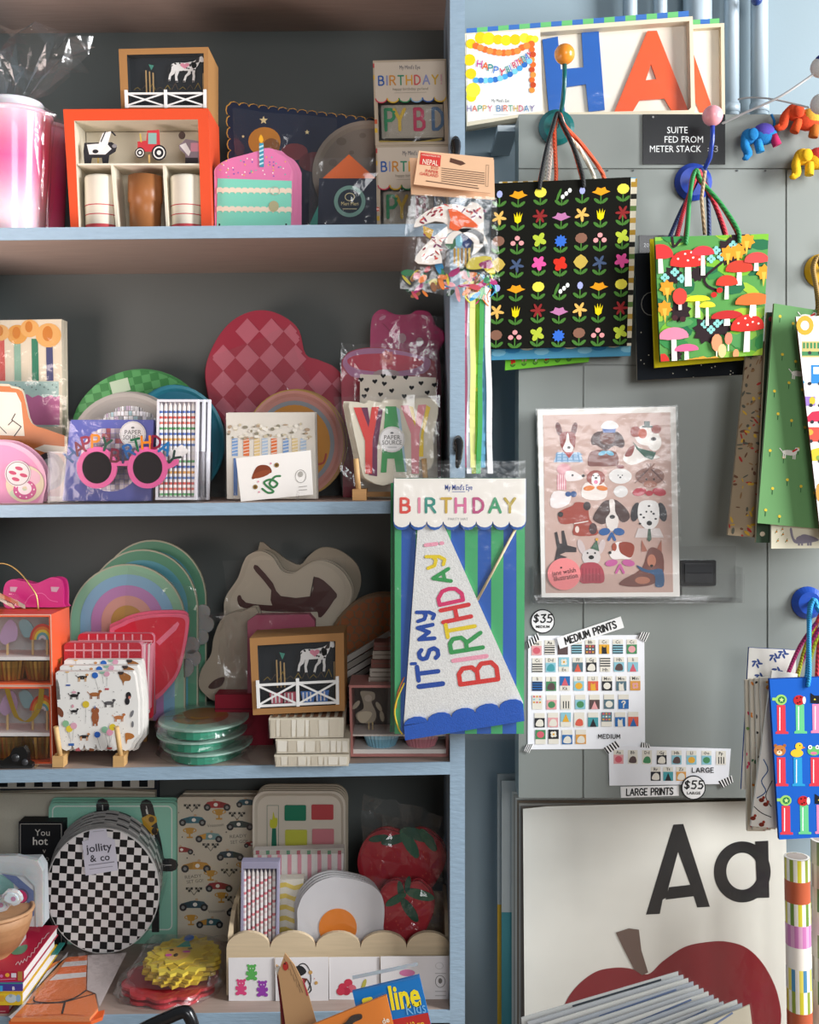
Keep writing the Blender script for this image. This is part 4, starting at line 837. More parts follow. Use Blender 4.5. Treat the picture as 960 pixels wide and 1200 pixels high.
R1 = [(113, 170, 'Aa', 'pnk', 'red', 'o', 0), (205, 165, 'Aa', 'blk', 'crm', 'bars', 0), (297, 165, 'Bb', 'brn', 'brn', 'b', 0), (395, 160, 'Bb', 'lb', 'blk', 'bars', 0), (490, 162, 'Bb', 'brn', 'red', 'grid', 0), (588, 160, 'Cc', 'yel', 'blk', 'cat', 0), (684, 160, 'Cc', 'lb', 'blk', 'bars', 0), (782, 160, 'Cc', 'grn', 'pnk', 'o', 0),
      (118, 290, 'Cc', 'crm', 'blk', 'bars', 0), (212, 288, 'Dd', 'lb', 'teal', 'b', 0), (305, 285, 'Ee', 'lb', 'crm', 'fl', 1), (402, 286, 'Ff', 'slate', 'cor', 'a', 0), (498, 286, 'Gg', 'blk', 'crm', 'b', 0), (595, 286, 'Hh', 'crm', 'blk', 'bars', 1), (692, 284, 'Hh', 'lb', 'brn', 'b', 0), (790, 284, 'Ii', 'lb', 'red', 'a', 0),
      (118, 420, 'Ii', 'blu', 'blk', 'bars', 0), (215, 420, 'Jj', 'grn', 'brn', 'b', 0), (312, 418, 'Kk', 'blu', 'red', 'a', 1), (410, 418, 'Ll', 'lb', 'yel', 'o', 0), (510, 418, 'Ll', 'cor', 'yel', 'cat', 0), (608, 418, 'Mm', 'blk', 'crm', 'o', 0), (708, 418, 'Mm', 'slate', 'crm', 'cat', 0), (806, 416, 'Mm', 'org', 'pnk', 'fl', 0),
      (118, 550, 'Nn', 'crm', 'red', 'grid', 1), (218, 550, 'Pp', 'pnk', 'grn', 'o', 0), (318, 550, 'Pp', 'crm', 'blk', 'v', 0), (420, 548, 'Oo', 'lb', 'grn', 'o', 0), (520, 548, 'Pp', 'brn', 'pnk', 'a', 0), (622, 546, 'Pp', 'slate', 'crm', 'o', 0), (724, 546, 'Qq', 'blu', 'crm', 'q', 0),
      (134, 676, 'Rr', 'blk', 'crm', 'b', 0), (228, 674, 'Rr', 'pnk', 'crm', 'b', 0), (318, 672, 'Ss', 'lb', 'yel', 'a', 1), (412, 672, 'Tt', 'crm', 'cor', 'b', 0), (510, 672, 'Tt', 'teal', 'blk', 'a', 0), (605, 670, 'Uu', 'slate', 'lb', 'grid', 1), (700, 670, 'Uu', 'blu', 'crm', 'cat', 0), (792, 668, 'Vv', 'cor', 'blu', 'a', 0),
      (140, 794, 'Ww', 'grn', 'red', 'o', 1), (232, 792, 'Xx', 'blk', 'crm', 'fl', 1), (328, 794, 'Yy', 'blu', 'crm', 'b', 0), (424, 792, 'Zz', 'org', 'crm', 'b', 0)]
for a in R1: tile(p, *a)
p.st('MEDIUM', 622, 795, 28, 5.5, 1.5, '1c1c1e', center=True, gap=.35); p.build()
t1 = t
tape(t1, [(617, 752), (630, 741), (633, 748), (619, 760)], 5); tape(t1, [(750, 740), (761, 741), (756, 752), (747, 747)], 4); tape(t1, [(616, 872), (625, 871), (620, 882), (613, 879)], 4); tape(t1, [(751, 869), (760, 871), (762, 876), (750, 875)], 4)
t = Item('large_print_chart', 'smaller white chart of alphabet tiles marked LARGE, overlapping the medium chart', 'poster', 784, 921, CY)
p = P(t, 'sheet', 'paper'); p.slab([(713, 873), (856, 877), (853, 918), (714, 920)], 1.6, 2.2, 'ececee'); p.build()
p = P(t, 'picture_tiles', 'paper', w=lambda x, y: (600+x*.29167, 690+y*.29167)); p.it = t
def tl2(x, y, a, b, c, d, e=0):
    f = p.w; p.w = lambda X, Y: (600+.29167*(x+(X-x)*.55), 690+.29167*(y+(Y-y)*.55)); 
    zz = P.rect
    tile2(p, x, y, a, b, c, d); p.w = f
def tile2(p, x, y, letters, bgc, fg, shape):
    old = p.pt; p.pt = lambda X, Y, z=0: old(X, Y, z+1.1); tile(p, x, y, letters, bgc, fg, shape); p.pt = old
for x, a, b, c, d in ((427, 'Aa', 'pnk', 'red', 'o'), (484, 'Bb', 'crm', 'brn', 'b'), (541, 'Dd', 'crm', 'grn', 'b'), (600, 'Gg', 'blk', 'crm', 'b'), (660, 'Hh', 'lb', 'brn', 'b'), (720, 'Ll', 'lb', 'yel', 'o'), (780, 'Oo', 'lb', 'grn', 'o'), (838, 'Pp', 'crm', 'blk', 'v')): tl2(x, 670+(x-427)*.01, a, b, c, d)
for x, a, b, c, d in ((576, 'Rr', 'blk', 'crm', 'b'), (626, 'Tt', 'teal', 'blk', 'a'), (678, 'Zz', 'org', 'crm', 'b')): tl2(x, 738, a, b, c, d)
p.st('LARGE', 765, 726, 18, 3.5, 2.6, '1c1c1e', center=True, gap=.35); p.build()
def tape2(t, pts, n): tape(t, pts, n)
tape2(t, [(707, 876), (722, 867), (727, 874), (712, 883)], 5); tape2(t, [(841, 915), (857, 908), (859, 916), (846, 923)], 5)
t = Item('title_strip', 'tilted white strip lettered MEDIUM PRINTS above the larger chart', 'sign', 692, 758, CY)
q = [(652, 747), (727, 722), (731, 735), (656, 760)]; p = P(t, 'strip', 'paper'); p.slab(q, 2.4, 3, 'f1efec'); p.build()
p = P(t, 'lettering', 'paper'); p.st('MEDIUM PRINTS', 691.5, 741, 8, 1.5, 3.2, '161616', center=True, rot=-18.5, gap=.27, slant=.05, sx=.74); p.build()
t = Item('title_strip', 'white strip lettered LARGE PRINTS under the smaller chart', 'sign', 761, 934, CY)
p = P(t, 'strip', 'paper'); p.slab([(727, 921.5), (795, 920), (795.5, 932), (727.5, 934.5)], 1, 1.6, 'f1efec'); p.build()
p = P(t, 'lettering', 'paper'); p.st('LARGE PRINTS', 761, 927.2, 7.6, 1.4, 1.8, '161616', center=True, rot=-1.5, gap=.27, slant=.05, sx=.72); p.build()
t0 = round_sign(812, 922, '$55', 'LARGE', 'round white price tag reading $55 LARGE')
for o in bpy.data.objects:
    if o.get('label', '') == 'round white price tag reading $55 LARGE': o.location.y -= .0042
# ---------------------------------------------------------------- hooks and packets hanging on the post
def clip_hook(x, y, lab):
    t = Item('coat_hook', lab, 'hook', x, y+24, DF, group='black hooks on the post')
    p = P(t, 'hook_arm', 'plastic'); p.tube(smooth([(x, y-8, 2), (x+1, y, 8), (x, y+12, 18), (x-2, y+22, 30), (x-2, y+20, 36)], 4, False), [5, 5.5, 5.5, 5, 5, 4.6, 4.4, 4.2, 4, 3.6, 3.4, 3, 2.6, 2.4, 2.2, 2, 1.8], '17181a', 10); p.build()
    p = P(t, 'back_plate', 'plastic'); p.slab(ell(x, y-3, 6, 11, 16), .2, 3, '1b1c1e'); p.build()
clip_hook(534, 174, 'upper black hook on the post, carrying the paper garlands')
clip_hook(537, 524, 'lower black hook on the post, carrying the birthday hat packet')
# paper garland packets (three on the hook)
def garland_packet(lab, Y, quad, bag_, seed, front=False):
    t = Item('garland_packet', lab, 'garland', (bag_[2][0]+bag_[3][0])/2, bag_[2][1], Y, group='paper garland packets on the upper black hook')
    p = P(t, 'header_card', 'paper'); p.slab(quad, -1.5, 0, 'e3b893'); p.face([(528, 185), (542, 189), (546, 192), (540, 194), (527, 190)], .2, '5a3a2c')
    if front:
        p.w = frame(460, 160, .16667); p.face([(200, 112), (342, 132), (336, 212), (190, 196)], .3, 'cc3a34'); p.text('NEPAL', 266, 184, 52, .5, 'f2ddc8', .01, rot=7, width=110); p.text('HANDMADE IN', 270, 136, 18, .5, 'f2ddc8', rot=7, width=125)
        for s_, x, y, wd in (('ECO', 298, 222, 50), ('PAPER', 278, 248, 92), ('GARLAND', 258, 270, 132)): p.text(s_, x, y, 30, .4, 'c8443a', .012, rot=8, width=wd)
        for k in range(7): p.line([(345, 222+k*15), (648 if k < 6 else 600, 258+k*15)], 5, .3, '6a5040', cap=False)
        p.line([(235, 312), (608, 366)], 6, .3, '5a4034', cap=False); p.line([(660, 200), (655, 350), (672, 352), (678, 202), (660, 200)], 2.5, .3, '8a6a54')
    p.build()
    p = P(t, 'folded_paper_shapes', 'paper'); rnd = random.Random(seed)
    if front:
        p.w = frame(460, 160, .16667); wht = 'ece4da'
        p.slab(smooth([(150, 625), (190, 560), (300, 490), (440, 470), (520, 490), (560, 455), (640, 500), (640, 640), (640, 760), (560, 830), (575, 740), (470, 660), (390, 680), (330, 790), (350, 885), (180, 890), (170, 830), (290, 700), (390, 620), (300, 590), (180, 630)], 2), -6, -3, wht)
        for k in range(46):
            a = rnd.uniform(0, 1); x = 200+a*430+rnd.uniform(-30, 30); y = 560-60*math.sin(a*3)+rnd.uniform(-40, 50)
            if k % 3 == 0: x, y = rnd.uniform(210, 370), rnd.uniform(680, 860)
            p.face(ell(x, y, rnd.uniform(8, 26), rnd.uniform(3, 9), 7, rot=rnd.uniform(-60, 60)), -2.8+.02*k/10, ('8a2438', 'b83a3c', '7a2a5a', 'd8584a')[k % 4])
        p.slab(smooth([(395, 515), (440, 510), (520, 555), (590, 610), (600, 640), (500, 630), (460, 660), (400, 640), (410, 580)], 2), -2.4, -1.6, 'e8622c')
        p.ring(ell(520, 750, 150, 110, 20, 180, 360), ell(520, 750, 95, 80, 20, 180, 360), -3, -3, wht)
        p.e(410, 740, 40, 50, -5, '3c6a4a'); p.e(525, 720, 42, 62, -5, '24386a'); p.e(470, 730, 25, 40, -4.8, '7ab8c8'); p.face([(215, 620), (290, 650), (270, 720), (220, 680)], -5, 'c8a040')
        for k in range(5): p.rect(430+k*26, 780, 446+k*26, 890+(k % 2)*20, -4.5+.1*k, ('a8823a', 'c8a850', '8a6a3a')[k % 3])
        p.face(smooth([(520, 920), (560, 850), (690, 840), (690, 900), (600, 930)], 3), -3.4, 'c8b848'); p.face(smooth([(610, 890), (690, 862), (692, 905), (640, 925)], 3), -3.2, '8a2a5a')
    else:
        xs = [q_[0] for q_ in bag_]; ys = [q_[1] for q_ in bag_]
        for k in range(26):
            x = rnd.uniform(min(xs)+8, max(xs)-8); y = rnd.uniform(max(ys)-36, max(ys)-5)
            p.face(smooth(ell(x, y, rnd.uniform(4, 10), rnd.uniform(1.5, 4), 7, rot=rnd.uniform(-80, 80)), 2), -3-k*.12, ('b83a7a', 'e8823a', 'd8c83c', '3a8a5a', '3c9ad0', 'c8505a', '8a5a3a', '2f4a3a', 'e8a0a8')[k % 9])
    p.build()
    p = P(t, 'clear_bag', 'cellophane'); p.crinkle(*bag_, 1.2, 1.2, 7, 9, seed, .8); p.build()
    return t
HB = 1.79
garland_packet('rearmost garland packet, its clear bag sticking out lowest on the left', HB+.034, [(486, 190), (576, 198), (574, 232), (484, 226)], [(480, 230), (574, 232), (572, 352), (468, 338)], 21)
garland_packet('middle garland packet with a second kraft card and bright crepe shapes', HB+.018, [(480, 185), (579, 187), (580, 234), (482, 228)], [(480, 228), (582, 232), (586, 330), (476, 342)], 22)
garland_packet('front paper garland packet with a bird shape and a red NEPAL card', HB, [(491, 176.5), (578.5, 185), (575, 226.5), (485, 216)], [(481, 227), (582, 232), (585, 318), (479.5, 306)], 23, True)
# crepe streamers
t = Item('crepe_streamer_bundle', 'long rainbow paper streamers hanging down from the garland packets beside the post', 'streamer', 561, 560, 1.87)
rnd = random.Random(4)
for k, (x0, x1, c, wd) in enumerate(((547, 546, 'd8708a', 4.5), (551, 549.5, 'f2ecec', 4), (554, 554, 'e8e490', 5), (558, 556.5, 'd8e43c', 6), (562, 559.5, '8fd43c', 5), (565, 561, '4ca85a', 4), (569, 566, '6aa8cc', 5.5), (571, 574.5, 'f0eceb', 5))):
    wd += 1.4; p = P(t, 'streamer', 'paper'); yb = 548+(k*7) % 14; n = 14; L_ = [(x0+(x1-x0)*i/n+math.sin(i*.9+k)*.5, 330+(yb-330)*i/n) for i in range(n+1)]; z = k % 3*1.5
    for i in range(n):
        a, b = L_[i], L_[i+1]; zz = z+math.sin(i*.8+k)*1.0
        p.slab([(a[0]-wd/2, a[1]), (a[0]+wd/2, a[1]), (b[0]+wd/2, b[1]), (b[0]-wd/2, b[1])], zz-.6, zz, c)
    p.build()
p = P(t, 'tangled_ends', 'paper')
for k in range(26):
    x, y = rnd.uniform(544, 578), rnd.uniform(318, 345); p.tube(smooth([(x, y, rnd.uniform(0, 3)), (x+rnd.uniform(-8, 8), y+7, rnd.uniform(0, 4)), (x+rnd.uniform(-6, 6), y+15, 2)], 2, False), .9, ('3c9ad0', 'e8824a', 'c83a7a', '5cc86a', 'e8e050', '7ad0d8')[k % 6], 5)
p.build()
# birthday hat packet: two packets, one behind
HY = 1.80
t = Item('birthday_hat_packet', 'striped packet edge showing just left of the front birthday hat packet', 'party hat', 533, 862, HY+.022, group='birthday hat packets on the lower black hook')
p = P(t, 'backing_card', 'paper'); p.slab([(464, 560), (610, 560), (606, 856), (457, 858)], -1, 0, '2f6e54'); p.rect(458, 566, 464, 850, .2, '3a8a5a'); p.build()
p = P(t, 'clear_bag', 'clear_sleeve'); p.crinkle((461, 545), (610, 543), (606, 860), (454, 862), 1.5, .4, 5, 10, 9, .5); p.build()
t = Item('birthday_hat_packet', 'front packet with a felt party hat lettered IT\'S MY BIRTHDAY!', 'party hat', 537, 862, HY, group='birthday hat packets on the lower black hook')
KF = frame(430, 500, .3333)
p = P(t, 'backing_card', 'paper', w=KF); p.slab([(98, 300), (556, 300), (547, 1080), (100, 1080)], -1.5, 0, '2c5aa8')
for x0, x1 in ((98, 122), (172, 190), (255, 296), (345, 391), (437, 481), (526, 556)): p.face([(x0, 300), (x1, 300), (x1-4, 1080), (x0, 1080)], .1, '47a46a')
p.build()
p = P(t, 'header_card', 'coated', w=KF); o = [(558, 182), (95, 182), (93, 335)]+scallops(93, 335, 558, 335, 8, 24, 6)
p.slab([(558, 182), (558, 335)]+scallops(93, 335, 558, 335, 8, 28, 6)[::-1]+[(93, 335), (95, 182)], 5.4, 5.8, '1f58a8')
p.slab([(557, 182), (557, 331)]+scallops(95, 331, 557, 331, 8, 22, 6)[::-1]+[(95, 331), (96, 182)], 5.8, 6.3, 'efe9df')
for c, x, col in (('B', 120, 'd8483c'), ('I', 183, 'e08aa0'), ('R', 208, '2f8a7a'), ('T', 262, 'c8a43c'), ('H', 312, 'd8709a'), ('D', 375, 'b84a7a'), ('A', 430, '3f9a6a'), ('Y', 484, 'b8a03c')): p.st(c, x, 252, 48, 9.5, 6.6, col)
p.text("My Mind's Eye", 322, 214, 27, 6.5, '2c4a9a', .01, width=96); p.line([(300, 228), (345, 228)], 2, 6.5, '6a7ab0', cap=False); p.text('PARTY HAT', 320, 324, 13, 6.5, 'a8a8a8', width=70); p.build()
p = P(t, 'felt_hat', 'felt', w=KF, label='white felt cone with hand-lettered rainbow words'); p.slab([(180, 340), (268, 340), (548, 965), (551, 1000), (133, 1060), (130, 1040)], .6, 3.6, 'e4e3df'); p.build()
p = P(t, 'lettering', 'felt', w=KF)
def L(c, cx, cy, h, wd, th, col, rot): # one rotated letter: h = letter height, wd = advance width
    sx = wd/(h*max(SF[c][0], .12)) if c not in 'I!' else 1
    p.st(c, cx, cy, h, th, 3.9, col, center=True, rot=rot, sx=sx)
bl = '2049a0'
L('I', 225, 906, 84, 5, 18, bl, -97); L('T', 215, 862, 72, 48, 16, bl, -97); L("'", 186, 828, 60, 5, 11, bl, -97); L('S', 217, 796, 66, 36, 15, bl, -97); L('M', 208, 722, 54, 48, 14, bl, -98); L('y', 205, 662, 56, 34, 13, bl, -98)
L('B', 390, 862, 134, 66, 16, 'd83a34', -98); L('I', 362, 812, 118, 5, 15, 'f0a0b4', -98); L('R', 348, 757, 112, 52, 15, '3a9a54', -99); L('T', 330, 708, 100, 44, 14, 'e8cc28', -100); L('H', 313, 655, 100, 42, 15, 'd83a3c', -102); L('D', 292, 592, 84, 50, 14, 'd8386c', -102); L('A', 262, 526, 60, 44, 13, '3a9a54', -102); L('y', 240, 470, 58, 44, 12, 'e8cc28', -100); L('!', 236, 412, 60, 6, 13, 'f0a0b4', -97)
p.build()
p = P(t, 'scalloped_brim', 'felt', w=KF, label='cobalt blue scalloped felt brim'); p.slab([(552, 1030), (135, 1098), (130, 1045)]+[(x, y) for x, y in scallops(548, 965, 130, 1040, 5, 1, 6)][::-1][:0]+scallops(130, 1048, 548, 972, 5, -24, 6), 3.8, 6.6, '1f58b8'); p.build()
p = P(t, 'wooden_stick', 'wood'); p.tube([KF(522, 360)+(2,), KF(388, 610)+(2,)], 1.6, 'e0c8a0', 8); p.build()
p = P(t, 'elastic_cord', 'plastic', w=KF); p.tube(smooth([(132, 900, 1), (105, 960, 1), (98, 1010, 1), (112, 1060, 2), (125, 1080, 2)], 3, False), 1.1, 'e0c030'); p.tube(smooth([(132, 880, .5), (110, 930, .5), (102, 990, .5)], 3, False), .9, 'c86a3a'); p.build()
p = P(t, 'clear_bag', 'clear_sleeve'); p.crinkle(KF(95, 120), KF(555, 120), KF(548, 1095), KF(90, 1092), 8, .5, 7, 12, 10, .4); p.build()
# ================================================================ top shelf
def cup(t, cx, ytop, ybot, rt, rb, cz, rim, cols):
    p = P(t, 'cup', 'frosted_plastic'); H_ = ybot-ytop; prof = [(rt+1.5, ytop), (rt+1.5, ytop+4)]
    cols = [tuple(H(cols[min(int(i/8), len(cols)-1)])[c]*(1-i/8%1)+H(cols[min(int(i/8)+1, len(cols)-1)])[c]*(i/8%1) for c in range(3))+(1.0,) for i in range(8*len(cols))]
    n = len(cols)
    for i in range(n+1): prof.append((rt+(rb-rt)*i/n, ytop+4+(H_-4)*i/n, cols[min(i, n-1)]))
    p.lathe(cx, [(a[0], a[1], rim) if len(a) < 3 else a for a in prof], cz, rim, 28); p.build()
t = onshelf('wrapped_pink_cups', 'pink cups wrapped in clear cellophane gathered on top, far left of the top shelf', 'cups', 1, 18, 1.93); B_ = t.b
cup(t, 16, 134, B_, 43, 35, 0, 'f0c4d4', ['f0bccd', 'ee9cb8', 'ea7aa4', 'ec6aa0', 'f084ae', 'f4a8c4', 'f6c8d8', 'f4d4e0'])
p = P(t, 'rim_ring', 'frosted_plastic', label='white rim of the inner cup'); p.lathe(16, [(33, 121, 'f8eef4'), (34, 123, 'f8eef4'), (33, 134, 'f4dce6')], 0, 'f8eef4', 28); p.build()
p = P(t, 'cellophane_wrapper', 'cellophane'); rnd = random.Random(11); n = 22
rings = [(38, 267, 1.5), (42, 225, 2), (47, 180, 2.5), (50, 138, 3), (28, 124, 3), (14, 116, 2), (26, 96, 7), (48, 76, 11), (66, 62, 16), (80, 58, 20)]
b = len(p.v); cx0 = 18
for j, (r, y, am) in enumerate(rings):
    for i in range(n):
        a = 2*math.pi*i/n; rr = r+rnd.uniform(-am, am)+(am*.9 if i % 2 else -am*.9); yy = y+rnd.uniform(-am, am)*(1.2 if j > 5 else .4)
        p.v.append(p.pt(cx0+(j > 5)*8+rr*math.cos(a), yy, rr*.72*math.sin(a)))
for j in range(len(rings)-1):
    for i in range(n):
        a_, b1, c_, d_ = b+j*n+i, b+j*n+(i+1) % n, b+(j+1)*n+(i+1) % n, b+(j+1)*n+i
        for f in ((a_, b1, c_), (a_, c_, d_)): p.f.append(f); p.c.append(H('ffffff')); p.sm.append(False)
p.build()
p = P(t, 'twist_tie', 'foil'); p.tube([(18+12*math.cos(a*.5), 117+math.sin(a), 10*math.sin(a*.5)) for a in range(13)], 1.6, 'e8c8b0', 6); p.build()
t = onshelf('pink_cup', 'second pink plastic cup standing behind the wrapped cups', 'cups', 1, 52, 2.06); cup(t, 54, 149, t.b, 25, 20, 0, 'f2c8d4', ['f0b0c4', 'ec7ca0', 'e8608e', 'e84e84', 'ea5a8a', 'f07aa0'])
# orange cupcake kit with cups and toppers
t = onshelf('cupcake_kit_box', 'orange window box with farm toppers and three baking cup stacks, on the top shelf', 'box', 1, 160, 1.885); B_ = t.b; O = 'e2532f'
D = 72
p = P(t, 'box_body', 'coated'); 
out = [(74, 128), (244, 127), (248.5, B_), (83, B_)]; inn = [(87, 141.5), (232, 140), (236, B_-4), (92.5, B_-3)]
p.frame_(out, inn, -D, 0, O, 'd9d0bc'); p.face(out, -D, 'd8d0bc'); p.build()
p = P(t, 'inner_tray', 'paper', label='cream card tray with compartments'); ct = 'd9cfba'
p.slab([(88, 142), (233, 141), (236, B_-5), (93, B_-4)], -46, -44, ct); p.box(90, 191, 234, 193, -44, -2, 'e8e0cf')
p.slab([(129, 193), (132, 193), (138, B_-4), (135, B_-4)], -44, -3, 'e4dcc8'); p.slab([(190, 193), (193, 193), (197, B_-4), (194, B_-4)], -44, -3, 'e4dcc8'); p.build()
for cx, col, band in ((114, 'e3dccb', 'c04a50'), (165, '9a6238', None), (216, 'e3dccb', 'c04a50')):
    p = P(t, 'baking_cup_stack', 'coated' if band is None else 'paper', label='copper patterned cups' if band is None else 'white cups with red bands')
    y0 = 202; prof = []; k = 6
    for i in range(k): yy = y0+(B_-5-y0)*i/k; prof += [(21-(i*.5), yy, col), (20.2-i*.5, yy+8, band or col), (20.0-i*.5, yy+9, col)]
    if band: prof = [(20, 203, col), (21, 206, col), (20.6, 237, col), (20.5, 238, band), (20.4, 239.2, col), (20, 249, band), (19.9, 250.2, col), (19.6, 261, band), (19.5, B_-5, col)]
    else: prof = [(20, 202, col), (20, 232, col), (18.5, 234, col), (18, B_-5, col)]
    p.lathe(cx, prof, -22, col, 26); p.build()
FF = frame(0, 0, .29167)
def topper(name, draw):
    p = P(t, name, 'paper', w=FF); draw(p); p.build()
def dcow(p):
    z = -9; p.slab([(330, 565), (440, 562), (462, 575), (455, 600), (430, 615), (425, 655), (405, 655), (400, 625), (360, 625), (355, 655), (330, 655), (326, 600)], z-1, z, '2b2a2e'); p.face([(340, 572), (420, 566), (440, 590), (415, 612), (350, 612)], z+.1, 'e8e4e0'); p.face([(405, 525), (440, 518), (425, 570), (395, 600), (380, 592)], z+.2, 'ecebe8'); p.line([(415, 520), (398, 560)], 5, z+.3, '2b2a2e'); p.line([(440, 520), (455, 535)], 6, z+.3, '2b2a2e'); p.e(375, 600, 12, 8, z+.3, '2b2a2e'); p.e(452, 578, 10, 8, z+.3, '8a8688'); p.rect(382, 625, 388, 655, z-.5, 'b89850')
def dtractor(p):
    z = -9; p.slab([(545, 560), (580, 556), (585, 515), (632, 512), (636, 575), (620, 600), (545, 600)], z-1, z, 'c23a40'); p.rect(588, 525, 622, 570, z+.1, '8ab0a8'); p.line([(556, 530), (560, 560)], 6, z+.1, 'c8b050')
    for x, r in ((555, 20), (632, 30)): p.e(x, 605, r, r+2, z+.2, '222126', 18); p.ring(ell(x, 605, r*.8, r*.85, 16), ell(x, 605, r*.62, r*.66, 16), z+.3, z+.3, 'e4e0da'); p.e(x, 605, r*.3, r*.32, z+.3, 'e4e0da')
    p.rect(588, 612, 596, 655, z-.5, 'c8a468')
def dhorse(p):
    z = -9; p.slab([(712, 575), (740, 550), (775, 555), (795, 560), (793, 655), (740, 655), (738, 610), (715, 590)], z-1, z, '8a7a84'); p.face([(715, 575), (740, 565), (760, 600), (752, 620)], z+.1, 'e8e2e0'); p.e(725, 535, 14, 16, z+.1, '4a3a34'); p.rect(760, 565, 792, 600, z+.1, 'c88a9a'); p.rect(738, 625, 790, 655, z+.1, '3a3438')
topper('cow_topper', dcow); topper('tractor_topper', dtractor); topper('horse_topper', dhorse)
t2 = t
# kraft farm box (builder used twice)
def farm_box(t, w, depth, win, rot=0):
    """w: mapping from farm crop (0..1) to picture; drawn in unit-100 coordinates 100 wide x 72 high"""
    p = P(t, 'box_body', 'paper', w=w); p.frame_([(0, 0), (100, 0), (100, 100), (0, 100)], win, -depth, 0, 'a97b4b', '24282c'); p.face([(0, 0), (100, 0), (100, 100), (0, 100)], -depth, '8a6238'); p.build()
    p = P(t, 'black_insert', 'paper', w=w); p.slab([(win[0][0]-1, win[0][1]-1), (win[1][0]+1, win[1][1]-1), (win[2][0]+1, win[2][1]+1), (win[3][0]-1, win[3][1]+1)], -14, -12, '20252a')
    x0, x1 = win[0][0], win[1][0]; y0, y1 = win[0][1], win[2][1]
    for k in range(9): xx = x0+4+k*(x1-x0-8)/9; p.line([(xx, y1-34), (xx+4, y1-38-(k % 3)*3), (xx+7, y1-34)], .8, -11.8, ('8a7430', '5a4a3a')[k % 2])
    p.build()
    p = P(t, 'horse_topper', 'paper', w=w, label='white spotted horse with a pink saddle'); hx = x1-25; hy = y0+20; z = -9
    for q_ in ([(hx-13, hy-7), (hx-8, hy-10), (hx+2, hy-9.5), (hx+10, hy-11), (hx+15, hy-8), (hx+14, hy+1), (hx+8, hy+3), (hx-2, hy+3.5), (hx-9, hy+3), (hx-13, hy-1)], [(hx+9, hy-9), (hx+15, hy-14), (hx+19, hy-19), (hx+22, hy-19), (hx+23.5, hy-12), (hx+21, hy-10), (hx+19, hy-11), (hx+16, hy-3), (hx+11, hy)]):
        p.slab(smooth(q_, 3), z-1, z, 'e9e7e4')
    for q_ in ([(-13, -2), (-8, 1), (-10, 8), (-14, 12), (-15, 20), (-17.5, 20), (-16, 10), (-14, 5)], [(-8, 0), (-4, 2), (-6, 9), (-7, 13), (-6, 22), (-9, 22), (-9.5, 12), (-9, 7)], [(6, 1), (11, 1), (8, 9), (4, 13), (2, 22), (-.5, 22), (2, 12), (5, 7)], [(10, 0), (14, 0), (13, 8), (13.5, 13), (12.5, 22), (10, 22), (10.8, 12), (10, 6)]):
        p.slab([(hx+x, hy+y) for x, y in q_], z-1, z-.05, 'e4e2df'); p.face([(hx+q_[4][0], hy+q_[4][1]-2), (hx+q_[5][0], hy+q_[5][1]-2), (hx+q_[5][0], hy+q_[5][1]), (hx+q_[4][0], hy+q_[4][1])], z+.1, '3a3436')
    p.face([(hx+16, hy-16), (hx+19, hy-20), (hx+18, hy-10), (hx+12, hy-8)], z+.1, '34302f')
    rnd = random.Random(2)
    for k in range(18): p.e(hx+rnd.uniform(-10, 17), hy+rnd.uniform(-9, 6), 1.2, 1.2, z+.1, '2a2a2c', 6)
    p.face(heart(hx+2, hy-5, 5.5), z+.2, 'dc8ca0'); p.line([(hx-12, hy-6), (hx-17, hy+2), (hx-16, hy+8)], 1.2, z, '2a2a2c'); p.build()
    p = P(t, 'topper_stick', 'wood', w=w)
    for k, xx in enumerate((x0+18, x0+22, x0+26, hx+22)): p.slab([(xx, y0+22+k*2), (xx+1.4, y0+22+k*2), (xx+1.4, y1-24), (xx, y1-24)], -10, -9, 'b09060')
    p.face([(x0+22, y0+12), (x0+28, y0+14), (x0+25, y0+22)], -8.9, '3f8a78'); p.build()
    return x0, x1, y0, y1
def fence(t, w, x0, x1, y0, y1, z=.4):
    p = P(t, 'white_fence', 'paper', w=w); m = (x0+x1)/2; hgt = y1-y0; wt = 3.2
    p.slab([(x0, y0+hgt*.08), (x1, y0+hgt*.08), (x1, y0+hgt*.08+wt), (x0, y0+hgt*.08+wt)], z, z+1.2, 'ecebe8'); p.slab([(x0, y1-wt), (x1, y1-wt), (x1, y1), (x0, y1)], z, z+1.2, 'ecebe8')
    for a, b in ((x0, m), (m, x1)):
        for q in (((a, y0+hgt*.12), (b, y1-2)), ((b, y0+hgt*.12), (a, y1-2))): p.line([q[0], q[1]], wt*.8, z+1.3+(.1 if q[0][0] > q[1][0] else 0), 'ecebe8', cap=False)
    for xx in (x0, m-1.6, x1-3.2): p.slab([(xx, y0-2), (xx+3.4, y0-2), (xx+3.4, y1+1), (xx, y1+1)], z, z+1.8, 'f0efec')
    p.build()
t = Item('farm_topper_box', 'kraft farm cake-topper box stacked on the orange kit', 'box', 192, 127.2, 1.90, group='kraft farm topper boxes')
q = quadmap((139, 57.5), (244, 55), (244, 127), (142, 127), 100, 100); farm_box(t, q, 68, [(9, 10), (95, 10), (95, 97), (9, 97)]); fence(t, q, 5, 98, 72, 99)
p = P(t, 'window_film', 'clear_sleeve', w=q); p.crinkle((9, 10), (95, 10), (95, 97), (9, 97), -1, .3, 4, 3, 6, .1); p.build()
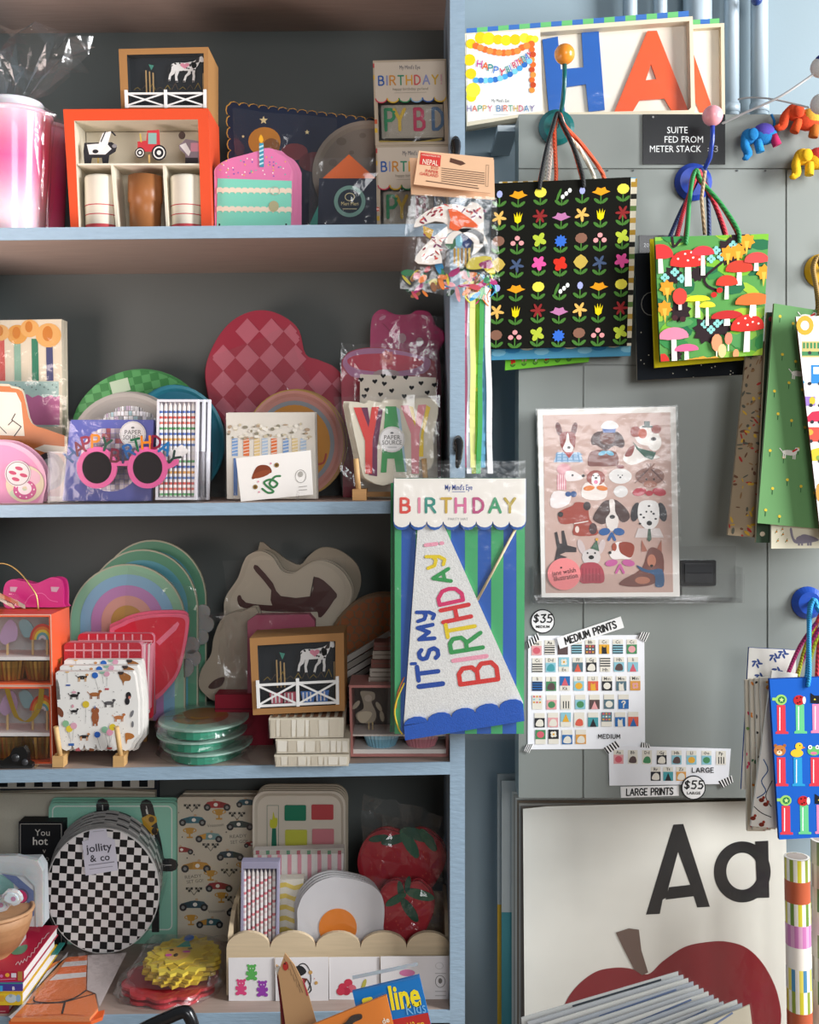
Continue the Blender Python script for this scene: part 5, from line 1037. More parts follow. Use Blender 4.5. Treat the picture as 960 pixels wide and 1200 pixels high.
# navy scalloped plates
t = onshelf('navy_plate_pack', 'navy scalloped-edge space plates with gold rim in clear film, leaning behind the cake plates', 'plates', 1, 350, 2.0, group=None)
TL, TR, BR, BL = (268, 122), (441, 142), (446, t.b), (274, t.b)
sc_o = scallops(*TL, *TR, 15, -4, 4)+scallops(*TR, *BR, 9, -4, 4)+[BR, BL]+scallops(*BL, *TL, 12, -4, 4)
p = P(t, 'plate', 'coated'); p.slab(sc_o, -3, 0, '1c2740'); p.ring(sc_o, scal(sc_o, .985), .1, .1, 'c09040'); 
for x, y, r in ((309, 141, 5), (285, 160, 2), (360, 155, 3), (420, 170, 3)): p.face(star(x, y, r), .3, 'e8d8a0')
p.e(310, 166, 19, 17, .3, 'c8852c', 20); p.e(318, 172, 10, 10, .35, '8a5a2a'); p.e(345, 178, 16, 10, .35, '7a3a40'); p.e(370, 190, 20, 12, .35, '6a3038'); p.build()
p = P(t, 'plate', 'coated'); p.slab([(x+3, y+1) for x, y in sc_o], -8, -5, '16203a'); p.build()
p = P(t, 'film_sleeve', 'cellophane'); p.crinkle((274, 128), (395, 140), (400, t.b-2), (276, t.b-2), 3, 2.2, 7, 6, 31, 1); p.build()
# moon plates, rocket napkins
t = onshelf('moon_plate_pack', 'grey-brown round moon plates behind the rocket napkins', 'plates', 1, 425, 1.985)
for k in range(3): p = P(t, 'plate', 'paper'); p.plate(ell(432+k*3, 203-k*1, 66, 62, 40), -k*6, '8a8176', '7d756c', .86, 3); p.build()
p = P(t, 'crater', 'paper', w=None)
for x, y, r in ((400, 165, 6), (425, 158, 4), (390, 190, 5), (412, 178, 3)): p.e(x, y, r, r*.8, -2.6, '6f675e')
p.build()
t = onshelf('rocket_napkin_pack', 'navy rocket-shaped napkins with an orange nose and teal fin', 'napkins', 1, 408, 1.93)
B_ = t.b
for k in range(3):
    p = P(t, 'napkin', 'paper'); z = -k*5; dx = k*1.5
    p.slab([(378+dx, 209), (409+dx, 181), (440+dx, 209)], z-3.5, z, 'c9602c'); p.slab([(374+dx, 209), (441+dx, 209), (442+dx, B_), (372+dx, B_)], z-3.5, z, '1c2436')
    p.slab([(362+dx, B_), (362+dx, B_-10), (377+dx, 232), (377+dx, B_)], z-3.6, z-.2, '2f7c70'); p.build()
p = P(t, 'round_label', 'paper', label='teal ringed round label'); p.slab(ell(410, 236, 18.5, 18.5, 28), .2, .6, '6f968c'); p.face(ell(410, 236, 14, 14, 24), .8, '1e2b38'); p.text('Meri Meri', 410, 239, 6, .9, 'd8c890', width=20); p.ring(ell(410, 231, 6, 5, 12), ell(410, 231, 5, 4, 12), .9, .9, 'c0b890'); p.line([(402, 245), (418, 245)], .8, .9, 'c0b890'); p.face(star(395, B_-3, 4), .9, 'e0c890'); p.build()
p = P(t, 'film_sleeve', 'cellophane'); p.crinkle((364, 186), (444, 186), (444, B_), (362, B_), 2.6, 1.2, 5, 5, 32, .6); p.build()
# cake slice plates
t = onshelf('cake_slice_plates', 'pink and mint cake-slice shaped plates with a blue candle, upright on a stand', 'plates', 1, 300, 1.905)
B_ = t.b-1; fr = frame(240, 0, .3125)
o = smooth([(36, 660), (40, 630), (80, 600), (150, 580), (205, 565), (225, 556), (255, 558), (275, 575), (300, 590), (318, 612), (330, 640)], 3, False)
o = [fr(*q_) for q_ in o]+[(343, B_), (252, B_)]
for k in (2, 1, 0):
    p = P(t, 'plate', 'coated'); ok = [(x+k*4.5, y-k*.6) for x, y in o]; z = -k*7; p.slab(ok, z-1.5, z, 'e084ae'); p.ring(ok, scal(ok, .955), z+.1, z-1.2, 'eba6c6' if k else 'e88cb4')
    p.build()
p = P(t, 'printed_face', 'coated'); 
top = [q_ for q_ in scal(o, .955)]
p.face([q_ for q_ in top if q_[1] < 214]+[(339, 214), (256, 211)], .3, 'dc78a8')
p.face([(255, 209), (342, 212), (341, B_-3), (254, B_-3)], .35, '7fd2bb')
for y in (224, 246): p.slab([(342, y+8)]+scallops(342, y+4, 254, y+3, 12, 2.2, 3)+[(254, y-4)]+scallops(254, y-3, 342, y-2, 12, -1.6, 3), .35, .8, 'ead9c4')
rnd = random.Random(6)
for k in range(50): x, y = rnd.uniform(258, 336), rnd.uniform(184, 207); inside((x, y), top) and p.face(ell(x, y, .9, .9, 5), .5, ('f4f0e8', '6a5ab8', 'e8c040', '5ac0b0')[k % 4])
p.ring(ell(322, 224, 6, 5, 14), ell(322, 224, 5.4, 4.4, 14), 1, 1, 'b8b0a0'); p.e(321, 242, 6, 6.5, 1, 'b0aa84', 12)
p.build()
p = P(t, 'candle_print', 'coated', label='blue striped candle'); p.slab([(304, 168), (309, 168), (309.5, 196), (304.5, 196)], .4, 1.2, '3f8fa8'); [p.face([(304, 172+k*5), (309, 170+k*5), (309, 172+k*5), (304, 174+k*5)], 1.3, 'bfe0e4') for k in range(5)]; p.face(smooth([(306, 158), (309, 164), (306.5, 168), (303.5, 164)], 3), 1.3, 'e8a82c'); p.build()
for x in (258, 336): p = P(t, 'stand_prong', 'plastic'); p.tube([(x, B_+1, -24), (x, B_+.6, 4), (x, B_-8, 5)], 1.1, '20201f', 6); p.build()
# birthday garland boxes
def bday_box(lab, TL, TR, BR, BL, Y, ax, onsh):
    t = Item('birthday_garland_box', lab, 'box', ax, BL[1], Y, group='birthday banner boxes on the top shelf')
    m = quadmap(TL, TR, BR, BL, 100, 115)
    p = P(t, 'box_body', 'paper', w=m); p.frame_([(0, 0), (100, 0), (100, 115), (0, 115)], [(5, 6), (95, 6), (95, 111), (5, 111)], -36, 0, 'b8a993'); p.face([(0, 0), (100, 0), (100, 115), (0, 115)], -36, '8a8072'); p.build()
    p = P(t, 'banner_letters', 'felt', w=m, label='folded banner with coloured letters'); p.slab([(9, 58), (94, 58), (94, 103), (9, 103)], -14, -8, 'a7a092'); p.line([(6, 108), (60, 110), (90, 106)], 3, -6, 'c0a24a')
    for c, x, col in (('P', 15, '2f8a5c'), ('Y', 27, 'd0b040'), ('B', 55, 'b83a5a'), ('D', 80, '4a6a8c')): p.st(c, x, 64, 28, 4.4, -7.4, col, sx=.7)
    p.build()
    p = P(t, 'scalloped_flap', 'paper', w=m); p.slab([(98, 3), (98, 51)]+scallops(2, 51, 98, 51, 6, 6, 5)[::-1]+[(2, 51), (2, 3)], .3, 1.1, 'cbbfae')
    for i, cc in enumerate(('c84a5a', 'd8b03a', '3a8a5a', '7aa0c0', '3a5a9a', 'd8b03a')): q_ = scallops(2, 52, 98, 52, 6, 6, 5)[i*6:i*6+6]; p.line(q_, 1.6, 1.3, cc, cap=False)
    p.st('BIRTHDAY!', 50, 28, 12, 2, 1.3, ['2f5aa0', '8a8fb8', 'c8893a', '3a8a6a', 'd8a03a', 'c85a5a', '8a8fb8', 'c8a03a', 'c8a0a0'], center=True, gap=.36, sx=.9); p.text("My Mind's Eye", 50, 11, 8, 1.3, '5a5a66', width=28); p.text('happy birthday garland', 50, 40, 5.5, 1.3, '8a8070', width=48); p.line([(28, 45), (72, 45)], .6, 1.3, 'a8a090', cap=False); p.build()
    p = P(t, 'window_film', 'clear_sleeve', w=m); p.crinkle((5, 52), (95, 52), (95, 112), (5, 112), -2, .4, 4, 4, 5, .2); p.build()
    p = P(t, 'striped_side', 'paper', w=m, label='side edge with small coloured checks'); [p.face([(0, y), (3.5, y), (3.5, y+6), (0, y+6)], .2, c) for y, c in ((4, 'c04a4a'), (20, 'd8b040'), (80, 'c85a3a'), (92, 'd8b03a'))]; p.build()
bb = base(1, 484, 1.93)
bday_box('lower birthday banner box standing on the top shelf, half behind the garland packets', (440.6, 170.5), (527, 169.5), (528, bb), (442, bb), 1.93, 484, 1)
bday_box('upper birthday banner box, balanced on the lower one', (437, 71), (523, 69), (526, 169), (440, 170.3), 1.93, 482, 1)
# ================================================================ second shelf
CF = frame(0, 360, .2)
t = onshelf('candle_napkin_pack', 'tall wrapped napkins printed with four striped candles, at the left end of the second shelf', 'napkins', 2, 35, 2.05)
B_ = t.b
for k in (1, 0):
    p = P(t, 'napkin_stack', 'paper'); p.slab([(-40, 376), (72, 374), (74, B_), (-40, B_)], -10-k*12, -k*12, 'ddd0b8'); p.build()
p = P(t, 'printed_face', 'paper', w=CF)
p.face([(-150, 435), (345, 435), (345, B_ and 700), (-150, 700)], .3, 'a9c4bc'); p.face([(350, 690), (350, 520), (320, 528), (300, 515), (260, 530), (225, 515), (190, 530), (160, 510), (100, 520), (-100, 520), (-100, 690)], .4, 'c06c98')
for x, c in ((8, 'cc5a50'), (102, '8cb09a'), (205, '2f7a5c'), (290, '44466e')): p.face([(x-20, 185), (x+18, 185), (x+24, 432), (x-16, 432)], .4, c)
for x, y, r in ((5, 150, 50), (102, 160, 60), (175, 125, 55), (285, 165, 75)): p.e(x, y, r, r*.95, .5+.03*(x % 3), ('d89a48', 'dfa860')[x % 2], 18); p.e(x-5, y-10, r*.4, r*.6, .7, 'c87a28')
for k in range(14): p.e(20+k*24, 455+(k % 3)*14, 4, 4, .5, '4a4a48', 5)
p.build()
p = P(t, 'film_sleeve', 'cellophane'); p.crinkle((-40, 373), (78, 374), (80, B_), (-40, B_), 3, 1.3, 8, 12, 41, 1.4); p.build()
t = onshelf('convertible_plate', 'orange and cream car-shaped paper plate overlapping the candle napkins', 'plates', 2, 35, 1.985); B_ = t.b
o = [(-40, 448), (10, 450)]+[CF(*q_) for q_ in smooth([(60, 460), (125, 480), (150, 560), (185, 680), (280, 720), (395, 760)], 3, False)]+[(79, B_), (-40, B_)]
p = P(t, 'plate', 'coated'); p.slab(o, -5, 0, 'cfc2aa'); p.face([q_ for q_ in scal(o, .93)], .2, 'c0703c'); p.build()
p = P(t, 'printed_face', 'coated', w=CF); p.face([(-150, 490), (95, 500), (125, 560), (145, 755), (-150, 745)], .4, 'e0d8c6'); p.face([(200, 830), (260, 805), (390, 818), (390, 860), (260, 850)], .4, 'e0d8c6'); p.ring(ell(290, 960, 95, 110, 24), ell(290, 960, 60, 75, 24), .5, .5, '38383a'); p.face(ell(290, 960, 60, 75, 24), .5, '9aa0a0'); p.line([(90, 625), (70, 660), (125, 700), (85, 755)], 6, .6, '3a3230'); p.line([(50, 690), (75, 665)], 6, .6, '3a3230'); p.line([(-100, 790), (125, 780), (125, 810)], 3, .6, 'a05a30'); p.line([(0, 700), (38, 738)], 5, .6, '3a3230')
p.line([(210, 700), (390, 735)], 0.1, .6, 'c0703c'); p.build()
t = onshelf('pink_van_plate', 'pink rounded van-shaped plate with a holographic wheel, in front of the orange car plate', 'plates', 2, 10, 1.93); B_ = t.b
o = [(-40, 517)]+[CF(*q_) for q_ in smooth([(0, 785), (80, 795), (160, 835), (220, 890), (262, 960), (272, 1040), (258, 1100)], 3, False)]+[(50, B_), (-40, B_)]
for k in (1, 0): p = P(t, 'plate', 'coated'); z = -7*k; p.slab([(x+2*k, y-2*k) for x, y in o], z-3, z, 'e2a8c0'); p.face([(x-4+2*k, y+4-2*k) for x, y in o if y < B_-5]+[(44, B_-1), (-40, B_-1)], z+.2, 'd888b0'); p.build()
p = P(t, 'wheel', 'coated', w=CF, label='pearly holographic wheel with donut'); p.slab(ell(148, 1035, 112, 108, 32), .5, 1.2, 'd8c8a8'); p.face(ell(170, 1000, 70, 50, 18), 1.35, 'e0b0c0'); p.face(ell(120, 1090, 60, 30, 16), 1.36, 'b8c8a8')
p.ring(ell(148, 1070, 68, 58, 24), ell(148, 1062, 25, 22, 24), 1.5, 1.5, 'c03a80'); p.ring(ell(148, 1062, 40, 36, 24), ell(148, 1062, 14, 14, 24), 1.7, 1.7, 'ecd8dc')
for a in range(0, 360, 40): p.e(148+54*math.cos(math.radians(a)), 1068+46*math.sin(math.radians(a)), 5, 5, 1.7, 'f0dce0', 6)
p.build()
p = P(t, 'round_label', 'paper', w=CF, label='white round label with pink lips'); p.slab(ell(108, 975, 76, 76, 28), 1.8, 2.2, 'e9e2e0'); p.ring(ell(108, 975, 70, 70, 28), ell(108, 975, 66, 66, 28), 2.3, 2.3, '8a6a70')
for x, y in ((115, 945), (78, 970), (142, 985), (96, 1008)): p.face(ell(x, y, 24, 11, 10, rot=15), 2.3, 'cc5a78')
p.build()
# round plates group
t = onshelf('green_check_plates', 'green checked round plates, rearmost left of the round plate group', 'plates', 2, 160, 2.10); B_ = t.b
cc = ell(163, B_-75, 80, 76, 44)
for k in (1, 0): p = P(t, 'plate', 'coated'); p.slab([(x+k*2, y-k*2) for x, y in cc], -4-k*6, -k*6, '4f9a58'); p.build()
p = P(t, 'printed_face', 'coated', clip=cc); 
for i in range(-12, 13):
    for j in range(-6, 13):
        if (i+j) % 2: p.face(rotp([(163+i*10-5, 460+j*9), (163+i*10+5, 460+j*9), (163+i*10+5, 460+j*9+9), (163+i*10-5, 460+j*9+9)], 163, 500, -12), .2, '2f7c3c')
p.rect(130, 445, 152, 460, .5, 'b8ccb0', -15)
p.build()
t = onshelf('blue_round_plates', 'glossy teal-blue round plates behind the candle boxes', 'plates', 2, 208, 2.07); B_ = t.b
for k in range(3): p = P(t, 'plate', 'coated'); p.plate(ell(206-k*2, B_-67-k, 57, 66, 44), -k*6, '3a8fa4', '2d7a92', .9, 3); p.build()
t = onshelf('coral_round_plates', 'coral pink round plate showing as an arc between the blue plates and the mirror-ball plates', 'plates', 2, 190, 2.03); B_ = t.b
p = P(t, 'plate', 'coated'); p.plate(ell(190, B_-58, 52, 58, 40), 0, 'c4837c', 'b06a60', .9, 3); p.build()
t = onshelf('mirror_ball_plates', 'grey round plates printed with a silver mirror ball', 'plates', 2, 143, 1.99); B_ = t.b
cc = ell(148, B_-63, 66, 64, 44)
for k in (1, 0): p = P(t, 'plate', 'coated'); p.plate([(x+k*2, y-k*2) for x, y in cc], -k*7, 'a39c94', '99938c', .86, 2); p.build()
p = P(t, 'printed_face', 'foil', clip=ell(150, B_-58, 54, 56, 36)); rnd = random.Random(8)
for j in range(-9, 10):
    for i in range(-9, 10):
        y = B_-58+j*6; xw = math.sqrt(max(0, 1-(j/9.5)**2))*54; x0 = 150+math.sin(i/9.5*1.5)*xw; x1 = 150+math.sin((i+1)/9.5*1.5)*xw
        p.face([(x0+.3, y+.4+i*i*.06), (x1-.3, y+.4+i*i*.06), (x1-.3, y+5.7+i*i*.06), (x0+.3, y+5.7+i*i*.06)], -1.6, rnd.choice(['c8ccd0', 'e8ecf0', 'a8b0b8', 'd0c0d8', 'b0d0d8', '808890', 'd8dce4', '6a6a74' if i > 4 else 'f0f4f8']))
p.build()
# acrylic tray and contents
TY = 1.875
t = onshelf('acrylic_tray', 'clear acrylic tray on the second shelf holding purple napkins, party glasses and candles', 'tray', 2, 145, TY); B_ = t.b
for nm, x0, x1, y0, y1, z0, z1 in (('floor_plate', 58, 233, B_-2.4, B_-.2, -80, 0), ('front_wall', 58, 233, 529, B_-2.4, -1.6, 0), ('side_wall', 55.8, 58, 529, B_-.2, -80, 0), ('side_wall', 233, 235, 529, B_-.2, -80, 0), ('back_wall', 58, 233, 529, B_-2.4, -80, -78.5)):
    p = P(t, nm, 'acrylic'); p.box(x0, y0, x1, y1, z0, z1, 'ffffff'); p.build()
p = P(t, 'dark_base_edge', 'plastic', label='dark glued seam along the bottom'); p.box(57, B_-1.4, 234, B_-.4, 0.1, .8, '2a2a2c'); p.box(235.2, B_-1.4, 236, B_-.4, -80, .8, '2a2a2c'); p.build()
t = Item('purple_napkin_pack', 'wrapped periwinkle napkins with a mirror ball, in the acrylic tray', 'napkins', 125, B_-2.6, 1.925); b2 = B_-3
for k in (1, 0): p = P(t, 'napkin_stack', 'paper'); p.slab([(83-k*4, 492+k), (180-k*4, 492+k), (177-k*4, b2), (73-k*3, b2)], -9-10*k, -10*k, '5f66b4'); p.build()
p = P(t, 'printed_face', 'foil', clip=ell(130, 538, 36, 38, 28)); rnd = random.Random(3)
for j in range(-6, 7):
    for i in range(-7, 7): p.rect(130+i*5.2, 538+j*6, 130+i*5.2+4.8, 538+j*6+5.6, .3, rnd.choice(['a8a0b0', '8a8490', 'c8c4cc', 'a05a60' if j < -3 else '9a949c', 'b8b0bc']))
p.build()
p = P(t, 'round_label', 'paper', label='white round PAPER SOURCE label'); sticker_ps(p, 156, 509, 15.5, 1.2); p.build()
p = P(t, 'film_sleeve', 'cellophane'); p.crinkle((80, 490), (182, 490), (178, b2), (70, b2), 2.2, .8, 7, 6, 44, .5); p.build()
# party glasses
t = Item('party_glasses', 'pink round party sunglasses topped with HAPPY BIRTHDAY letters', 'glasses', 143, 573, TY+.004)
# the glasses lean on the napkins behind the front wall
p = P(t, 'glasses_frame', 'plastic'); z = -1.2
for cx in (113, 172.5):
    p.frame_(ell(cx, 548, 23.5, 24.5, 36), ell(cx, 548, 17.6, 18.8, 36), z-4, z, 'e0609c')
p.slab([(133, 540), (152, 540), (153, 546), (132, 546)], z-3.5, z-.3, 'e0609c'); p.slab(smooth([(190, 545), (206, 538), (209, 541), (205, 546), (194, 550)], 3), z-4, z-.2, 'e0609c')
p.build()
for cx in (113, 172.5): p = P(t, 'lens', 'dark_glass', label='dark tinted lens'); p.slab(ell(cx, 548, 17.8, 19, 32), z-3, z-2, '1a1216'); p.build()
p = P(t, 'letter_band', 'plastic', label='multicoloured HAPPY BIRTHDAY letters')
gl = [('H', 83, 533, 'c0', -48), ('A', 92, 525, '', -30), ('P', 101, 519, '', -14), ('P', 112, 517, '', 0), ('Y', 124, 521, '', 18), ('B', 135, 534, '', 6), ('I', 144, 535, '', 0), ('R', 151, 528, '', -24), ('T', 160, 521.5, '', -14), ('H', 171, 518.5, '', -4), ('D', 183, 518.5, '', 6), ('A', 194, 525, '', 26), ('Y', 203, 537, '', 45)]
gc = ['1c4f88', '6a142c', '8a1c3a', 'd8801c', '1c4a3a', '6a1430', '1c2a54', '1f5a98', '1c6040', 'd87c1c', '7c1430', '1f68a0', '12342e']
for i, (c, x, y, _, r) in enumerate(gl): p.st(c, x, y, 14, 2.9, z+.4, gc[i], center=True, rot=r)
p.build()
for x in (90, 205): p = P(t, 'temple_arm', 'plastic'); p.tube([(x, 543, z-2), (x+(3 if x < 100 else -3), 545, -26)], 1.6, 'e0609c'); p.build()
# candle boxes
for k, (dx, Y, lab) in enumerate(((0, 1.905, 'front box of striped birthday candles in the acrylic tray'), (7.5, 1.921, 'second box of striped birthday candles, right edge showing'), (14, 1.937, 'rearmost box of striped birthday candles, thin right edge showing'))):
    t = Item('candle_box', lab, 'candles', 207+dx, B_-3, Y, group='striped candle boxes in the tray'); x0, x1 = 184+dx, 232+dx; yt = 468; yb = B_-4
    p = P(t, 'box_tray', 'paper'); p.frame_([(x0, yt), (x1, yt), (x1-2, yb), (x0-2, yb)], [(x0+2.5, yt+3), (x1-2.5, yt+3), (x1-4.5, yb-3), (x0+.5, yb-3)], -10, 0, 'e6e4ea'); p.face([(x0, yt), (x1, yt), (x1-2, yb), (x0-2, yb)], -10, 'd8d4de'); p.build()
    cs = ['3a62b0', 'd0483c', 'd86a5a', '4a9a58', '3a62b0', 'e0a24a', '5a7ab8', 'f0eeee', 'e8e4e8', '4a9a58', '3a62b0', 'e0a24a', '5a7ab8', 'd0483c', 'd86a5a', '4a9a58']
    for i in range(8 if k == 0 else 0):
        p = P(t, 'candle', 'plastic'); cx = x0+5.2+i*5.35
        prof = [(.4, 470.5, 'eeeae6'), (2.1, 476, 'eeeae6')]; y = 478
        for j in range(16):
            prof += [(2.3, y, 'f0ecea'), (2.3, y+3.2, cs[j]), (2.3, y+6.1, 'f0ecea')]; y += 6.45
        p.lathe(cx-(.9), [q_ for q_ in prof if q_[1] < yb-5]+[(2.3, yb-4, 'f0ecea')], -4, 'f0ecea', 8); p.build()
    p = P(t, 'clear_lid', 'clear_sleeve'); p.crinkle((x0, yt), (x1, yt), (x1-2, yb), (x0-2, yb), .6, .1, 2, 4, k, 0); p.build()
p = P(Item('triangle_label', 'small white paper triangle tucked against the candle box', 'label', 211, 531, 1.897), 'paper_tag', 'paper'); p.slab([(196, 531), (213, 521), (222, 529), (205, 541)], -1, 0, 'e4e0dc'); p.build()
# heart plates
t = onshelf('heart_plates', 'large red and pink harlequin heart-shaped plates against the shelf back', 'plates', 2, 320, 2.10); B_ = t.b
fr = frame(230, 340, .3125)
o = [fr(*q_) for q_ in smooth([(105, 500), (52, 420), (36, 300), (70, 200), (125, 125), (190, 85), (260, 76), (330, 100), (385, 150), (410, 240), (460, 262), (520, 290), (565, 350), (575, 430), (540, 520), (440, 620), (300, 700), (200, 740), (140, 640)], 4)]
for k in (2, 1): p = P(t, 'plate', 'coated'); p.slab([(x-k*1.5, y-k*.5) for x, y in o], -3-k*6, -k*6, 'a02c44'); p.build()
p = P(t, 'plate', 'coated'); p.slab(o, -4, 0, 'a52c42'); p.build()
p = P(t, 'diamond_pattern', 'coated'); inn = scal(o, .965)
S_ = 44*.3125
for i in range(-9, 10):
    for j in range(-9, 10):
        if (i+j) % 2: continue
        cx, cy = 290+i*S_*1.03+0, 450+j*S_*1.12
        q_ = [(cx-S_*1.03, cy), (cx, cy-S_*1.12), (cx+S_*1.03, cy), (cx, cy+S_*1.12)]
        if i % 2 == 0 and inside((cx, cy), scal(o, .98)):
            if all(inside(v, inn) for v in q_): p.face(q_, .3, 'c26878')
            else:
                N = 9
                for a in range(N):
                    for b in range(N):
                        f = quadmap(q_[0], q_[1], q_[2], q_[3], N, N); c4 = [f(a, b), f(a+1, b), f(a+1, b+1), f(a, b+1)]
                        if all(inside(v, inn) for v in c4): p.face(c4, .3, 'c26878')
p.build()
p = P(t, 'film_sleeve', 'cellophane'); p.crinkle((243, 420), (335, 385), (390, 500), (246, 590), 2.5, 1.2, 7, 7, 51, 2); p.build()
# rainbow rimmed smiling plates
t = onshelf('smiling_sun_plates', 'round plates with pink and grey rims and a golden smiling face, behind the candle napkins', 'plates', 2, 346, 2.03); B_ = t.b; cy = B_-64
for k in (1, 0):
    p = P(t, 'plate', 'coated'); z = -k*7; p.plate(ell(345+k*3, cy-k, 58, 63, 44), z, 'c98f84', 'c0857a', .88, 2.5); p.ring(ell(345+k*3, cy-k, 59, 64, 44), ell(345+k*3, cy-k, 57.6, 62.6, 44), z+.2, z+.2, 'b8924a')
    if k == 0: p.face(ell(345, cy, 47, 51, 36), z-2.2, '8c9298'); p.face(ell(345, cy, 42, 46, 36), z-2.0, 'c8882e'); p.line(smooth([(370, cy+24), (379, cy+22), (382, cy+12)], 3, False), 2.4, z-1.8, 'b04a34')
    p.build()
# flower candle napkins + card
t = onshelf('candle_napkins', 'white wrapped napkins printed with flowers above short striped candles', 'napkins', 2, 318, 1.94); B_ = t.b
for k in (1, 0): p = P(t, 'napkin_stack', 'paper'); p.slab([(265+k, 484-k), (369+k, 483.5-k), (371+k, B_-2), (266+k, B_-2)], -8-10*k, -10*k, 'dcd6ca'); p.build()
p = P(t, 'printed_face', 'paper', w=fr); rnd = random.Random(5)
for k, (x, c) in enumerate(((145, '7a9cc8'), (188, 'd8703c'), (228, 'd8bc84'), (258, 'a8bcd0'), (292, 'd8703c'), (336, '7a9cc8'), (370, 'd8c08c'), (402, 'a8bcd0'))):
    p.rect(x-11, 556, x+11, 622, .3, c); [p.line([(x-11, 565+j*12), (x+11, 560+j*12)], 2.5, .4, 'e8e0d4', cap=False) for j in range(5)]
for k in range(70): x, y = rnd.uniform(120, 425), 530+rnd.uniform(-28, 28); p.e(x, y, rnd.uniform(4, 11), rnd.uniform(3, 7), .5+.005*k, ('e2dccb', 'c8bca0', '8a8470', 'ebe6da', 'b09a80')[k % 5], 7)
p.rect(140, 630, 155, 770, .3, '5a7ab0'); p.build()
p = P(t, 'film_sleeve', 'cellophane'); p.crinkle((263, 482), (372, 482), (374, B_-1), (264, B_-1), 2.4, .6, 6, 6, 52, .7); p.build()
t = onshelf('cowboy_card', 'small white card with a cowboy hat and green snake, leaning on the candle napkins', 'card', 2, 322, 1.885); B_ = t.b
p = P(t, 'card', 'paper'); p.slab([(276.5, 537), (364, 527.5), (367, 579.5), (282.5, B_)], -1.5, 0, 'ece8e2'); p.build()
p = P(t, 'printed_face', 'paper', w=fr); p.face(smooth([(208, 705), (225, 665), (250, 655), (275, 662), (282, 685), (240, 690), (222, 706)], 3), .2, '7a3a22'); p.face(ell(245, 690, 38, 12, 12, rot=-18), .25, '8a4428')
p.line(smooth([(248, 745), (270, 760), (290, 755), (265, 735), (255, 720), (280, 710), (305, 725), (290, 740), (275, 725), (295, 700), (315, 697)], 3, False), 8, .3, '3c7a4a')
for x, y in ((302, 656), (222, 738)): p.e(x, y, 9, 9, .3, '8a6a34'); p.e(x, y, 4, 4, .4, '4a3a20')
for x, y in ((280, 650), (233, 718), (236, 757)): p.e(x, y, 4, 4, .3, 'd890a0', 6)
p.ring(ell(392, 698, 21, 25, 18), ell(392, 698, 19, 23, 18), .3, .3, '9a9690'); p.face(ell(392, 690, 9, 11, 10), .3, 'a8a49c'); p.line([(385, 738), (415, 735)], 2, .3, '8a8680'); p.line([(385, 750), (415, 748)], 2, .3, '8a8680'); p.build()
for x in (275, 349): p = P(t, 'clear_stand_prong', 'acrylic'); p.tube([(x, B_-.5, -60), (x, B_-1, 4), (x+1, B_-13, 5)], 1.5, 'ffffff', 6); p.build()
# bear, rose cake, hearts napkins, YAY napkins
g2 = frame(380, 350, .20833)
def bear_shape(f): return [f(*q_) for q_ in smooth([(258, 270), (262, 160), (275, 95), (320, 60), (365, 78), (400, 90), (480, 88), (520, 66), (575, 72), (605, 110), (620, 150), (660, 180), (675, 230), (640, 300), (650, 420), (650, 700)], 4, False)]
t = onshelf('pink_bear_plates', 'magenta gummy-bear shaped plates against the shelf back, upper right of the second shelf', 'plates', 2, 478, 2.11); B_ = t.b
o = bear_shape(g2)+[(515, B_), (436, B_)]
for k in (1, 0): p = P(t, 'plate', 'coated'); p.slab([(x+2*k, y-k) for x, y in o], -5-k*7, -k*7, 'b02866'); p.build()
p = P(t, 'embossed_face', 'coated', w=g2); [p.face(ell(x, y, a, b_, 14, rot=r), .3, c) for x, y, a, b_, r, c in ((328, 108, 22, 10, -30, 'c07a9a'), (565, 105, 22, 10, 30, 'c07a9a'), (437, 222, 24, 28, 10, 'b8909c'), (537, 242, 20, 24, 0, 'b8909c'), (400, 130, 26, 7, -25, 'c8608c'), (630, 190, 14, 10, 0, 'a03a68'))]; p.line(smooth([(330, 140), (380, 200), (370, 260)], 3, False), 5, .3, '8e1c50'); p.build()
p = P(t, 'film_sleeve', 'cellophane'); p.crinkle((434, 366), (520, 372), (518, B_), (436, B_), 2.5, 1.5, 5, 7, 53, 1.5); p.build()
t = onshelf('rose_cake_plates', 'wrapped red cake plates with lilac frosting and a rose, before the bear plates', 'plates', 2, 458, 2.05); B_ = t.b
o = [g2(*q_) for q_ in smooth([(100, 345), (140, 300), (240, 275), (380, 280), (520, 310), (620, 350)], 4, False)]+[(512, 440), (512, B_), (402, B_), (400, 432)]
p = P(t, 'plate', 'coated'); p.slab(o, -5, 0, '9e2a42'); p.build()
p = P(t, 'printed_face', 'coated', w=g2); p.face(smooth([(105, 350), (150, 300), (260, 278), (400, 288), (540, 320), (600, 350), (560, 420), (380, 440), (180, 445), (120, 400)], 3), .3, 'a87098'); p.face(smooth([(130, 345), (200, 315), (360, 310), (500, 330), (560, 360), (480, 400), (300, 410), (170, 390)], 3), .4, 'b82c48'); [p.face(star(355, 335-k*4, 48-k*14, 7, .75, k*20), .5+.05*k, ('c86a70', 'd88078', 'b04a54')[k]) for k in range(3)]; p.e(350, 425, 75, 28, .6, 'a08a8c'); p.build()
p = P(t, 'film_sleeve', 'cellophane'); p.crinkle((399, 403), (513, 400), (515, B_), (400, B_), 2.5, 1.8, 7, 8, 54, 1.5); p.build()
t = onshelf('heart_print_napkins', 'white napkins dotted with small black hearts, standing behind the YAY napkins', 'napkins', 2, 466, 1.99); B_ = t.b
p = P(t, 'napkin_stack', 'paper'); p.slab([(422, 438.5), (511, 442.5), (513, B_-8), (421, B_-8)], -12, 0, 'dbd4c6'); p.build()
p = P(t, 'printed_hearts', 'paper', w=g2)
